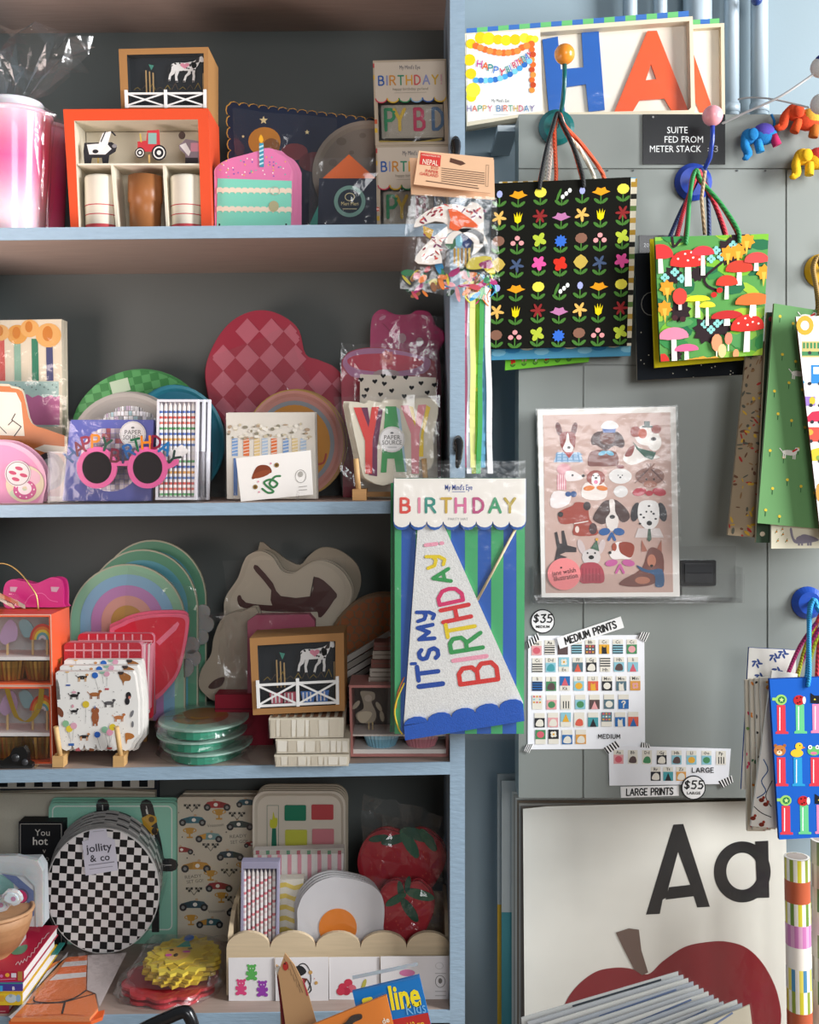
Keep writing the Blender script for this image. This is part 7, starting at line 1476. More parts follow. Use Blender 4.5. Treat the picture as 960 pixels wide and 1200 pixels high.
p = P(t, 'backing', 'paper'); p.box(406, 772, 458, B_, -14, -9, '6a605a'); p.build()
t = onshelf('pink_window_box', 'pink-topped clear window box with blue and pink baking cups, third shelf right end', 'box', 3, 466, 1.885); B_ = t.b; bt = B_-1
p = P(t, 'box_body', 'coated', label='box with dusty pink edges'); D = 62; out = [(409, 803), (526, 803), (526, bt), (411, bt)]; inn = [(412, 806), (523, 806), (523, bt-3), (414, bt-3)]
p.frame_(out, inn, -D, 0, 'b87a74'); p.face(out, -D, '5a4c44'); p.build()
p = P(t, 'inner_tray', 'paper', label='white inner tray'); p.box(413, bt-8, 523, bt-3, -50, -2, 'e6e0da'); p.box(413, 861, 523, 863, -50, -1.5, 'e0d8d0'); p.build()
for cx, c, c2 in ((446.5, '9cc4d4', '7fb0c4'), (494, 'd8a0a8', 'c8848e')): p = P(t, 'baking_cup', 'paper', label='pleated pastel baking cup'); p.lathe(cx, [(21, 863.5, c), (20, 868, c2), (16, bt-8, c2)], -24, c, 56, flute=.06); p.build()
p = P(t, 'fairy_topper', 'paper', w=JF); z = -12
p.slab(smooth([(165, 700), (190, 690), (250, 700), (255, 740), (235, 760), (265, 830), (250, 880), (200, 890), (150, 870), (140, 830), (185, 800), (180, 750)], 3), z-1, z, '8d8272'); p.face(smooth([(150, 830), (200, 815), (240, 830), (200, 885), (160, 880)], 3), z+.2, 'b0a48e'); p.e(215, 735, 24, 22, z+.2, 'a09486'); [p.slab(ell(x, y, 34, 14, 10, rot=r), z-3, z-2.4, '9c917f') for x, y, r in ((280, 790, 60), (300, 850, 80), (140, 780, -50))]; [p.rect(x, 880, x+8, 930, z, 'a08c64') for x in (215, 238)]; p.build()
p = P(t, 'window_film', 'clear_sleeve'); p.crinkle((412, 806), (523, 806), (523, 862), (413, 862), -.8, .6, 6, 4, 77, .2); p.build()
for k in range(5):
    t = Item('small_pack', ['lowest small white pack on the pink window box', 'second small white pack from the bottom on the pink window box', 'middle small pack on the pink window box, reddish', 'second small pack from the top on the pink window box', 'topmost small reddish pack on the pink window box'][k], 'pack', 447, 803-k*10.2, 1.915, group='small packs stacked on the pink window box')
    t_ = 803-k*10.2; x0 = 432+k*1.6
    p = P(t, 'pack_body', 'paper'); p.box(x0, t_-9.4, x0+26, t_, -30, 0, ('a79c90', 'b8aea2', '7e5046', 'a09488', '70443c')[k]); p.line([(x0+2, t_-5), (x0+24, t_-5)], 1, .2, '6a5a50', cap=False); p.build()
# ================================================================ bottom shelf
MF = frame(0, 900, .29167)
t = onshelf('check_border_tote', 'folded cream canvas bags with a black and white checked border, at the shelf back', 'bag', 4, 90, 2.155); B_ = t.b
p = P(t, 'canvas_bag', 'fabric'); p.slab([(-60, 926), (0, 930), (60, 928.5), (120, 926), (181, 929), (181, B_), (-60, B_)], -12, -3, 'c9c2b0'); p.slab([(-60, 929), (181, 931), (181, 932.5), (-60, 931)], -3, -1, 'b3ab98'); p.build()
p = P(t, 'canvas_bag', 'fabric'); p.slab([(-60, 913), (183, 912), (184, B_), (-60, B_)], -18, -13, '30343c'); p.slab([(-60, 914), (178, 913), (178, 927), (-60, 928)], -13, -12, 'd8d4ca'); p.build()
p = P(t, 'checked_border', 'fabric', label='black and white check'); [p.slab([(-30+i*20.7+4, 915.5), (-30+i*20.7+14, 915.5), (-30+i*20.7+14, 925.5), (-30+i*20.7+4, 925.5)], -12, -11.4, '1f2226') for i in range(10)]; p.build()
t = onshelf('black_gift_box', 'black box with a thin white border and script lettering, left of the mint plates', 'box', 4, 50, 2.10); B_ = t.b
p = P(t, 'box_body', 'paper'); p.box(22, 963, 74, B_, -20, 0, '16171a'); p.build()
p = P(t, 'lettering', 'paper'); o = [(24, 965.5), (72, 965.5), (72, B_-2), (24, B_-2)]; p.line(o, .6, .3, 'b8b4ac', cap=False, closed=True); p.text('You', 50, 976, 11, .3, 'c8c4bc'); p.text('hot', 47, 986, 13, .3, 'd8d4cc', .01); p.text('v', 52, 997, 9, .3, 'b8b4ac'); p.text('Do', 52, 1006, 9, .3, '8a8884'); p.build()
# mint road plates
t = onshelf('mint_road_plates', 'square mint plates printed with a black road and a yellow digger, behind the checkerboard plates', 'plates', 4, 132, 2.125); B_ = t.b
for k in (2, 1, 0):
    p = P(t, 'plate', 'coated'); z = -k*5; o = rrect(57-k*.5, 941-k*1.6, 207+k*.5, B_, 7, 4); p.slab(o, z-2, z-.5, '93d2bb'); i2 = rrect(60, 944, 204, B_-3, 6, 4); p.ring(o, i2, z, z-1, '8fccb4'); p.face(i2, z-1, '74b8a0') if k == 0 else None; p.build()
p = P(t, 'printed_road', 'coated', w=MF)
i3 = rrect(211, 154, 690, 650, 18, 4); p.line(i3, 5, -.4, 'e4eee4', closed=True, cap=False)
for q_ in ([(412, 148), (414, 200)], [(588, 152), (600, 205), (622, 300), (640, 380), (690, 390)]):
    s_ = smooth(q_+[], 4, False); p.line(s_, 52, -.2, '1c1e22'); p.line(s_, 3, .15, 'd8d8d4', cap=False)
for k in range(4): p.line([(588+k*14, 165+k*48), (592+k*14, 185+k*48)], 6, .1, 'e8e8e4', cap=False)
p.rect(610, 330, 640, 660, -.35, '1c1e22')
p.e(378, 190, 12, 12, .2, 'c8503c'); p.e(372, 185, 6, 6, .3, 'ecdcc8')
p.build()
p = P(t, 'digger', 'coated', w=MF, label='small yellow digger'); p.slab([(570, 200), (600, 185), (628, 195), (632, 215), (605, 235), (638, 245), (630, 265), (595, 272), (580, 240)], .2, 1.2, 'd0a02c'); p.e(610, 205, 12, 12, 1.4, '6a4c1c'); p.e(622, 252, 12, 14, 1.4, '3a2c1c'); p.build()
p = P(t, 'film_sleeve', 'cellophane'); p.crinkle((55, 939), (208, 939), (206, B_), (57, B_), 1.5, .5, 7, 7, 81, .4); p.build()
# checkerboard plates
t = onshelf('checkerboard_plates', 'pack of round black and white checkerboard plates with a paper hang tag', 'plates', 4, 121, 2.065); B_ = t.b
n = 56
for k in (5, 4, 3, 2, 1):
    p = P(t, 'plate', 'coated'); oy = -k*2.0; ox = -k*.6; z = -5*k; e0 = ell(120.5+ox, 1043+oy, 67, 74.5, n); 
    for i in range(n):
        j = (i+1) % n; p.raw([p.pt(*e0[i], z), p.pt(*e0[j], z), p.pt(*e0[j], z-4), p.pt(*e0[i], z-4)], [(0, 3, 2, 1)], '202124' if (i//2+k) % 2 else 'c8c6c4')
    p.face(e0, z, '8a8886'); p.face(e0, z-4, '8a8886'); p.build()
p = P(t, 'plate', 'coated', label='front checkerboard plate'); e0 = ell(120.5, 1044, 66.5, 73.5, n); p.slab(e0, -3, 0, 'd8d6d4'); p.build()
p = P(t, 'checked_face', 'coated', clip=scal(e0, .985)); c8, s8 = math.cos(math.radians(3)), math.sin(math.radians(3)); S_ = 8.62
for i in range(-9, 10):
    for j in range(-10, 11):
        q_ = [(120.5+(x*c8-y*s8)*S_, 1043+(x*s8+y*c8)*S_) for x, y in ((i, j), (i+1, j), (i+1, j+1), (i, j+1))]
        p.face(q_, .25, '17181a' if (i+j) % 2 else 'e2dfde')
        if (i+j) % 2 == 0 and i > -4: cx, cy = q_[0][0]+4, q_[0][1]+4.5; p.ring(ell(cx, cy, 2.2, 2.2, 8), ell(cx, cy, 1.8, 1.8, 8), .4, .4, 'c9c6c4') if inside((cx, cy), scal(e0, .9)) else None
p.build()
p = P(t, 'hang_tag', 'paper', w=MF, label='pale grey hang tag lettered jollity & co'); p.slab([(332, 292), (358, 286), (362, 248), (428, 240), (434, 276), (462, 286), (476, 408), (346, 430)], 1.6, 2.1, 'cfcedb'); p.text('jollity', 400, 318, 44, 2.3, '3c3c46', .012, rot=-7, width=104); p.text('&', 376, 362, 40, 2.3, '3c3c46', .012, rot=-7); p.text('co', 424, 357, 40, 2.3, '3c3c46', .012, rot=-7, width=38); p.line([(358, 388), (462, 374)], 4, 2.3, '8a8894', cap=False); p.line([(362, 404), (455, 392)], 3, 2.3, '9a98a4', cap=False); p.line([(375, 254), (420, 249)], 2, 2.3, '9a98a4', cap=False); p.build()
p = P(t, 'film_sleeve', 'cellophane'); q_ = [(x, y) for x, y in ell(120.5, 1044, 69, 76, 20)]; rnd = random.Random(3); b = len(p.v); 
for x, y in q_: p.v.append(p.pt(x+rnd.uniform(-1, 1), y+rnd.uniform(-1, 1), 1.2+rnd.uniform(-.5, 1.2)))
for x, y in q_: p.v.append(p.pt(x+rnd.uniform(-2, 2), y-6, -30))
for i in range(20): p.f.append((b+i, b+(i+1) % 20, b+20+(i+1) % 20, b+20+i)); p.c.append(H('ffffff')); p.sm.append(False)
p.build()
# race-car napkins
OF = frame(200, 920, .22917)
t = onshelf('race_car_napkins', 'tall cream napkin pack printed with vintage racing cars, trophies and chequered flags', 'napkins', 4, 256, 2.13); B_ = t.b
for k in (1, 0): p = P(t, 'napkin_stack', 'paper'); p.slab(rrect(208+k*3, 934-k*1.5, 305, B_, 4, 3), -10-k*11, -k*11, 'd2c9b6'); p.build()
p = P(t, 'printed_face', 'paper', w=OF, clip=[(209, 935), (304, 935), (304, B_-1), (211, B_-1)])
for x, y, L_, c, c2, fl in ((238, 100, 140, 'a83232', '8a2828', 1), (112, 178, 140, '2f7080', '28606e', -1), (395, 88, 120, '2c5a68', '28505e', 1), (355, 200, 140, '3a4a48', '34423f', 1), (196, 262, 140, '7aa0a0', 'd8a040', -1), (62, 330, 110, '9a3030', '8a2828', 1), (305, 355, 140, '26424e', '22382f', 1), (130, 412, 155, 'c89440', 'b08438', -1), (248, 515, 140, '9a2c34', '8a2428', 1), (118, 610, 150, '34505c', '2c444e', -1), (350, 640, 130, '3c4c50', '34423f', 1), (200, 700, 140, '3c6a74', 'c89440', -1), (410, 490, 100, 'a83232', '8a2828', 1), (420, 300, 90, '9a3030', '8a2828', 1)): m_car(p, x, y, L_, .3, c, c2, fl)
for x, y in ((248, 150), (98, 245), (205, 462), (260, 575), (105, 690), (370, 420)):
    p.face([(x-24, y-26), (x+24, y-26), (x+14, y+4), (x-14, y+4)], .3, 'c8963c'); p.line([(x, y), (x, y+20)], 8, .35, 'c8963c', cap=False); p.rect(x-16, y+18, x+16, y+26, .4, 'c8963c'); p.ring(ell(x, y-14, 36, 14, 12), ell(x, y-14, 30, 10, 12), .25, .25, 'c8963c')
for x, y in ((110, 115), (340, 155), (205, 315), (300, 445), (120, 540), (320, 585)):
    for s in (-1, 1):
        p.line([(x, y+22), (x+s*28, y-18)], 3, .3, '44443f', cap=False)
        for i in range(3):
            for j in range(2):
                if (i+j) % 2 == 0: p.rect(x+s*(12+i*12)-6, y-18+j*12, x+s*(12+i*12)+6, y-6+j*12, .35+.01*s, '3a3a36')
for tx, x, y, r in (('Vroooom', 230, 205, -5), ('READY', 345, 262, -4), ('SET GO!', 350, 290, -4), ('READY', 115, 468, -6), ('SET GO!', 125, 492, -6), ('Vroooom', 235, 645, -4)): p.text(tx, x, y, 24, .3, '6a665c', rot=r, width=86)
for x, y in ((40, 140), (285, 240), (120, 355), (290, 400), (60, 265), (85, 372), (300, 540), (180, 440)): p.e(x, y, 4, 4, .3, '3a3a36', 6)
p.build()
p = P(t, 'film_sleeve', 'cellophane'); p.crinkle((207, 933), (306, 932), (306, B_), (209, B_), 1.3, .4, 5, 6, 83, .5); p.build()
# paint palette plates
QF = frame(240, 900, .33333)
t = onshelf('paint_set_plates', 'cream rounded tray plates printed as a paint set with green, red, yellow and pink pans', 'plates', 4, 352, 2.05); B_ = t.b
for k in (3, 2, 1, 0):
    o = rrect(296+k*1.0, 927-k*1.4, 405+k*.8, B_-12, 16, 5); z = -k*4; p = P(t, 'plate', 'coated'); p.ring(o, scal(o, .955, .97), z, z-.6, 'c9bda9' if k else 'd8cfc0'); p.ring(scal(o, .955, .97), scal(o, .9, .93), z-.6, z-3, 'c9bfae'); p.ring(o, o, z, z-3, 'b8ac98'); p.face(scal(o, .9, .93), z-3, 'd6cdbd'); p.face(o, z-3.4, 'b8ac98'); p.build()
p = P(t, 'printed_pans', 'coated', w=OF)
for a, c in (((582, 106, 692, 185), '1f7a5c'), ((720, 103, 832, 180), 'b8484c'), ((585, 232, 697, 312), 'c6c84c'), ((723, 228, 835, 305), 'cf8088')): p.slab(rrect(*a, 6, 2), -2.9, -1.6, c)
p.line([(492, 108), (550, 108), (550, 322), (492, 322)], 2, -2.6, '3c6a5c', cap=False, closed=True); p.face([(518, 225), (538, 225), (541, 320), (514, 320)], -2.5, '24705a'); p.face(smooth([(524, 140), (532, 170), (545, 175), (540, 220), (508, 220), (508, 178), (518, 180)], 3), -2.5, 'c6c83c'); p.build()
p = P(t, 'tray_support', 'paper'); p.box(310, B_-12, 392, B_, -16, -4, 'b8ac98'); p.build()
t = onshelf('striped_napkins', 'wrapped pink and white striped napkins in front of the paint-set plates', 'napkins', 4, 350, 1.99); B_ = t.b
p = P(t, 'napkin_stack', 'paper'); p.slab([(297, 997), (403, 994), (400, B_-6), (300, B_-6)], -14, 0, 'e6e0da'); p.build()
p = P(t, 'printed_stripes', 'paper'); 
for i in range(9): x = 302+i*11.7; p.face([(x, 1001), (x+4.6, 1001), (x+4.6, B_-10), (x, B_-10)], .3, 'dc98a4')
p.face([(297, 997), (403, 994), (403, 1000), (297, 1002)], .5, 'b8b4a8'); [p.face([(300+i*12, 996.5), (304+i*12, 996.3), (304+i*12, 1001), (300+i*12, 1001)], .7, ('a85a64', '5c8a6c')[i % 2]) for i in range(9)]
p.build()
p = P(t, 'film_sleeve', 'cellophane'); p.crinkle((295, 992), (406, 990), (403, 1090), (298, 1090), 2.4, 1, 7, 6, 85, .8); p.build()
p = P(t, 'rear_card', 'paper'); p.box(310, B_-6, 392, B_, -14, -4, 'cfc8bc'); p.build()
# scalloped wooden tray
t = onshelf('scalloped_tray', 'pale wooden tray with a scalloped front edge holding napkins and candles', 'tray', 4, 396, 1.905); B_ = t.b; TD = 96
ft = [(265.5, B_-1)]+[(265.5, 1112)]
for a, b_ in ((265.5, 316.7), (316.7, 370), (370, 422.7), (422.7, 476.7), (476.7, 528)):
    m = (a+b_)/2
    for i in range(1, 12) if a > 266 else range(0, 12):
        th = math.pi*i/12; ft.append((m-(b_-a)/2*math.cos(th), 1111-18.5*math.sin(th)))
    ft.append((b_, 1111 if b_ < 528 else 1106))
ft.append((528, B_-1))
p = P(t, 'front_board', 'wood', label='scalloped front board'); p.slab(ft[::-1], -6, 0, 'd2bd9c'); p.build()
for x0, x1 in ((266, 271), (522, 527)):
    p = P(t, 'side_board', 'wood'); b = len(p.v); pr = [(0, 1112), (0, 1100), (-12, 1090), (-26, 1080), (-50, 1076), (-TD, 1076), (-TD, B_-1), (0, B_-1)]
    for x in (x0, x1): p.v += [p.pt(x, y, z-6) for z, y in pr]
    m = len(pr); p.f.append(tuple(b+i for i in range(m))); p.f.append(tuple(b+m+i for i in range(m))[::-1]); p.c += [H('cdb794')]*2; p.sm += [False]*2
    for i in range(m): p.f.append((b+i, b+m+i, b+m+(i+1) % m, b+(i+1) % m)); p.c.append(H('d2bd9c')); p.sm.append(False)
    p.build()
p = P(t, 'tray_floor', 'wood'); p.box(271, B_-5, 522, B_-1, -TD-4, -6, 'c2ab88'); p.build()
p = P(t, 'back_board', 'wood'); p.box(271, 1085, 522, B_-5, -TD-8, -TD-4, 'b8a07c'); p.build()
tray_b = B_
# cards leaning on tray front
def card(lab, x0, x1, y0, Y, draw, skew=0):
    t = onshelf('small_card', lab, 'card', 4, (x0+x1)/2, Y, group='small printed cards propped along the tray front'); b_ = t.b
    p = P(t, 'card', 'paper'); p.slab([(x0, y0), (x1, y0-.6), (x1+skew, b_), (x0+.5, b_)], -1, 0, 'e6e2e2'); p.build()
    p = P(t, 'printed_picture', 'paper', w=QF); draw(p); p.build()
def dgummy(p):
    for x, y, c in ((165, 718, '5cae58'), (128, 770, 'd8487c'), (203, 775, '9440a8')):
        p.e(x, y+8, 13, 18, .3, c); p.e(x, y-14, 14, 13, .35, c); [p.e(x+s*12, y-24, 5, 5, .4, c, 8) for s in (-1, 1)]; [p.e(x+s*12, y+22, 8, 7, .4, c, 8) for s in (-1, 1)]; [p.e(x+s*5, y-14, 2, 2, .5, 'f0ecec', 6) for s in (-1, 1)]; [p.e(x+s*15, y+3, 5, 8, .4, c, 8) for s in (-1, 1)]
def dpeng(p):
    p.ring(ell(345, 740, 30, 55, 24), ell(345, 740, 27, 51, 24), .3, .3, '2a2a2c'); p.face(smooth([(318, 700), (340, 695), (358, 715), (340, 730), (320, 722)], 3), .4, '2a2a2c'); p.face([(325, 735), (362, 740), (350, 760), (330, 755)], .4, '6a3428'); p.line(smooth([(362, 745), (375, 780), (350, 800)], 3, False), 4, .35, '2a2a2c'); p.e(372, 718, 7, 7, .4, 'c89c5c'); p.e(392, 755, 6, 6, .4, 'c89c5c'); p.e(386, 740, 2, 2, .4, 'c85a5a', 6); p.e(368, 790, 2, 2, .4, '888888', 6)
def dfrog(p):
    [p.e(x, y, 15, 14, .3+.01*i, c) for i, (x, y, c) in enumerate(((485, 770, 'c83a50'), (505, 755, 'c83a50'), (518, 775, 'd06070'), (498, 785, 'b83048'), (478, 785, 'c83a50')))]; p.face(rotp(ell(560, 760, 7, 20, 10), 560, 760, 20), .3, 'b8b048'); p.ring(ell(635, 750, 16, 18, 16), ell(635, 750, 14, 16, 16), .3, .3, 'b8b4b0')
def dseal(p):
    p.e(712, 720, 28, 12, .3, 'd878a8'); p.ring(ell(825, 695, 14, 12, 16), ell(825, 695, 13, 11, 16), .3, .3, 'a8a4a0'); p.ring(ell(828, 750, 18, 22, 18), ell(828, 750, 16, 20, 18), .3, .3, '6a6662'); p.face(ell(828, 748, 7, 10, 10), .3, '77736e'); [p.line([(810, y), (848, y)], 2, .3, 'a09c98', cap=False) for y in (722, 785, 800)]
card('leftmost card on the tray front, three gummy bears', 267.7, 321.7, 1122.7, 1.893, dgummy)
card('card on the tray front with a cartoon penguin', 322.4, 385, 1122.4, 1.890, dpeng)
card('card on the tray front with a red flower, behind the blue packet', 385.5, 445, 1122, 1.892, dfrog)
card('widest and rightmost card on the tray front, with small round seals', 446, 527, 1121, 1.889, dseal, -1)
# tray contents (stand on the tray floor)
def intray(name, lab, cat, x, Y, **kw):
    y = HZ+(tray_b-5-HZ)*1.905/Y; return Item(name, lab, cat, x, y, Y, **kw)
t = intray('pencil_candle_box', 'slim clear-fronted box of white and red speckled candles at the left of the scalloped tray', 'candles', 302, 1.925); B_ = t.b
p = P(t, 'box_tray', 'paper', label='lilac box'); o = [(283, 1010), (327, 1010), (325, B_), (281, B_)]; p.frame_(o, [(285.5, 1018), (324.5, 1018), (322.5, B_-2), (283.5, B_-2)], -14, 0, '9c98b0'); p.face(o, -14, '6a6684'); p.build()
for i in range(8):
    p = P(t, 'candle', 'plastic'); cx = 287+i*4.9; prof = [(.3, 1019, 'd8d0cc'), (2.0, 1025, 'd8d0cc')]; y = 1028; k = i
    while y < B_-4: prof += [(2.1, y, ('e8e4e4', 'd87a84', 'ece8e6', 'e0c8c8', 'ece8e6')[k % 5])]; y += 3.1; k += 1
    p.lathe(cx-.8, prof+[(2.1, B_-3)], -5, 'e8e4e4', 8); p.build()
p = P(t, 'clear_lid', 'clear_sleeve'); p.crinkle((283, 1010), (327, 1010), (325, B_), (281, B_), .8, .1, 2, 4, 4, 0); p.build()
t = intray('yellow_napkin_pack', 'yellow and white wavy striped napkins in crumpled film, between the candles and the egg napkins', 'napkins', 338, 1.955); B_ = t.b
p = P(t, 'napkin_stack', 'paper'); p.slab([(325, 1031), (356, 1030), (356, B_), (325, B_)], -16, 0, 'ddd8c8'); [p.slab(smooth([(326, 1036+k*13), (335, 1034+k*13), (345, 1038+k*13), (355, 1035+k*13), (355, 1040+k*13), (345, 1043+k*13), (335, 1039+k*13), (326, 1041+k*13)], 2), 0, .4, 'd8be54') for k in range(7)]; p.build()
p = P(t, 'film_sleeve', 'cellophane'); p.crinkle((326, 1024), (358, 1026), (356, B_), (326, B_), 2.6, 1.8, 6, 9, 86, 2); p.build()
t = intray('egg_napkins', 'white fried-egg shaped napkins with an orange yolk in the scalloped tray', 'napkins', 398, 1.93); B_ = t.b
o = [QF(*q_) for q_ in smooth([(325, 500), (345, 450), (390, 405), (440, 386), (480, 386), (540, 396), (590, 415), (622, 450), (632, 500), (628, 560)], 4, False)]+[(450, B_), (350, B_)]
for k in (3, 2, 1, 0): p = P(t, 'napkin', 'paper'); p.slab([(x-k*1.6, y-k*.9) for x, y in o], -3-k*4.5, -k*4.5, 'dcdadc' if k == 0 else 'c8c6c6'); p.build()
p = P(t, 'yolk', 'coated', label='orange yolk'); p.slab(ell(396, 1087, 22.3, 22.5, 32), .2, .8, 'e8862c'); p.build()
p = P(t, 'film_sleeve', 'cellophane'); p.crinkle((336, 1027), (446, 1026), (452, B_), (340, B_), 2.4, 1, 7, 6, 87, 1.2); p.build()
def berry(lab, cx, cy, rx, ry, Y, leaf, seed, quad):
    t = intray('strawberry_plates', lab, 'plates', cx, Y, group='strawberry tableware at the right of the scalloped tray'); B_ = t.b
    o = smooth([(cx-rx*.98, cy+ry*.1), (cx-rx*.8, cy-ry*.65), (cx-rx*.4, cy-ry), (cx+rx*.05, cy-ry*.86), (cx+rx*.5, cy-ry*.98), (cx+rx*.92, cy-ry*.5), (cx+rx*.98, cy+ry*.2), (cx+rx*.75, cy+ry*.9), (cx+rx*.38, cy+ry*1.7), (cx, B_-1), (cx-rx*.42, cy+ry*1.7), (cx-rx*.85, cy+ry*.8)], 4)
    for k in (1, 0): p = P(t, 'plate', 'coated'); p.slab([(x+2*k, y-k) for x, y in o], -4-6*k, -6*k, '961c28'); p.face(scal(o, .92), -6*k+.2, 'a8222e'); p.build()
    p = P(t, 'leaf', 'coated', label='dark green strawberry leaves')
    for i, (dx, dy, a, l) in enumerate(leaf): p.slab(ell(cx+dx, cy+dy, l, l*.34, 14, rot=a), .4+i*.15, 1+i*.15, ('1f4a38', '2a5a42')[i % 2])
    p.build()
    p = P(t, 'seeds', 'paper'); rnd = random.Random(seed)
    for k in range(16): x, y = cx+rnd.uniform(-.7, .7)*rx, cy+rnd.uniform(-.3, 1)*ry; p.e(x, y, .8, 1.3, .35, 'c8584a', 5)
    p.build()
    p = P(t, 'film_sleeve', 'cellophane'); p.crinkle(*quad, 3.5, 4.5, 9, 9, seed, 3); p.build()
berry('large strawberry plates in crumpled film, upper right of the scalloped tray', 470, 1006, 52, 34, 1.985, [(-8, -22, 165, 16), (10, -18, 60, 20), (20, -28, 20, 20), (32, -22, 55, 16), (-26, -24, -10, 12)], 88, [(427, 930), (527, 955), (526, 1100), (422, 1095)])
berry('smaller strawberry napkins under the larger ones', 474, 1062, 34, 30, 1.94, [(-4, -18, 80, 12), (-10, -8, 150, 14), (6, 4, 55, 17), (18, -14, 15, 18), (4, -26, 100, 10)], 89, [(438, 1025), (520, 1035), (522, 1105), (436, 1105)])
# sun face plates and red flower plates lying on the shelf
RF = frame(130, 1070, .15625)
zsh = shelf_z(4, W(215, 1150, 1.95).x)
t = Item('red_flower_plates', 'red scalloped plates in film lying flat under the sun-face plates', 'plates', 200, HZ+(ZC-zsh)*F/1.95, 1.95)
def flatp(t, name, m, layers, label=None):
    p = P(t, name, m, label=label)
    for o, z0, z1, c in layers:
        n = len(o); vs = [(x, y, z1) for x, y in o]+[(x, y, z0) for x, y in o]
        p.raw(vs, [tuple(range(n)), tuple(range(2*n-1, n-1, -1))]+[(i, i+n, (i+1) % n+n, (i+1) % n) for i in range(n)], c)
    return p
def flower_o(r, k, d, n=72): return [(r*(1+d*abs(math.sin(k*a/2)))*math.cos(a), r*(1+d*abs(math.sin(k*a/2)))*math.sin(a)) for a in [2*math.pi*i/n for i in range(n)]]
for k in (0, 1): flatp(t, 'plate', 'coated', [(flower_o(.075, 10, .14), .001+k*.010, .006+k*.010, 'b83038'), (flower_o(.066, 10, .12), .0061+k*.010, .0063+k*.010, 'a82830'), ]).build()
p = P(t, 'film_wrap', 'cellophane'); rnd = random.Random(90); n = 30
for j, (r, z) in enumerate(((.088, .001), (.099, .006), (.09, .018), (.07, .022))):
    for i in range(n): a = 2*math.pi*i/n; p.v.append((r*math.cos(a)+rnd.uniform(-.003, .003), r*math.sin(a)+rnd.uniform(-.003, .003), z+rnd.uniform(0, .003)))
for j in range(3):
    for i in range(n): p.f += [(j*n+i, j*n+(i+1) % n, (j+1)*n+(i+1) % n), (j*n+i, (j+1)*n+(i+1) % n, (j+1)*n+i)]; p.c += [H('ffffff')]*2; p.sm += [False]*2
p.build()
t = Item('sun_face_napkins', 'crumpled yellow smiling face napkins with a blue party hat, on the red plates', 'napkins', 213, HZ+(ZC-zsh-.024)*F/1.965, 1.965)
SX, SY = .068, .078
for k in range(4):
    rnd = random.Random(k+5); o = []
    for i in range(40): a = 2*math.pi*i/40+.07*k; r = 1.0-(.12 if i % 2 else 0)+rnd.uniform(-.03, .03); o.append((SX*r*math.cos(a)+.001*k, SY*r*math.sin(a)))
    z0 = .001+k*.0065; flatp(t, 'napkin', 'paper', [(o, z0, z0+.0055, ('c0a02c', 'd8bc34', 'b8982a', 'd8c040')[k])]).build()
zt = .0265
p = flatp(t, 'mane', 'paper', [([(.058*math.cos(a)*(1-(.18 if i % 2 else 0)), .064*math.sin(a)*(1-(.18 if i % 2 else 0))) for i, a in enumerate([2*math.pi*j/30 for j in range(30)])], zt, zt+.0015, 'c8a830'), ([(.047*math.cos(a)*(1-(.2 if i % 2 else 0)), .050*math.sin(a)*(1-(.2 if i % 2 else 0))) for i, a in enumerate([2*math.pi*j/24+.1 for j in range(24)])], zt+.0015, zt+.003, 'd8bc3c')], 'layered yellow ruffled mane'); p.build()
E2 = lambda cx, cy, rx, ry, n=20: [(cx+rx*math.cos(2*math.pi*i/n), cy+ry*math.sin(2*math.pi*i/n)) for i in range(n)]
p = flatp(t, 'printed_face', 'paper', [(E2(-.006, -.004, .022, .026), zt+.003, zt+.0036, 'dca850'), (E2(-.021, -.012, .006, .005), zt+.0036, zt+.004, 'c8509a'), (E2(.008, .002, .007, .004), zt+.0036, zt+.0041, 'c8509a'), (E2(-.008, -.012, .004, .006), zt+.0036, zt+.0044, '3a2018'), (E2(-.020, .008, .004, .003), zt+.0036, zt+.0044, '3a2018'), (E2(.012, .014, .004, .003), zt+.0036, zt+.0044, '3a2018')]); p.build()
p = flatp(t, 'party_hat', 'paper', [([(-.014, .020), (.012, .022), (.002, .052)], zt+.0036, zt+.0042, '1f9a8a'), (E2(.002, .056, .009, .012), zt+.0042, zt+.005, '2f6ac0')], 'teal and blue party hat'); p.build()
p = P(t, 'film_wrap', 'cellophane'); rnd = random.Random(91); n = 12; b = 0
for j in range(9):
    for i in range(9): p.v.append((-.085+.17*i/8+rnd.uniform(-.004, .004), -.095+.18*j/8+rnd.uniform(-.004, .004), (.034 if 0 < i < 8 and 0 < j < 8 else .008)+rnd.uniform(-.002, .004)))
for j in range(8):
    for i in range(8): a = j*9+i; p.f += [(a, a+1, a+10), (a, a+10, a+9)]; p.c += [H('ffffff')]*2; p.sm += [False]*2
p.build()
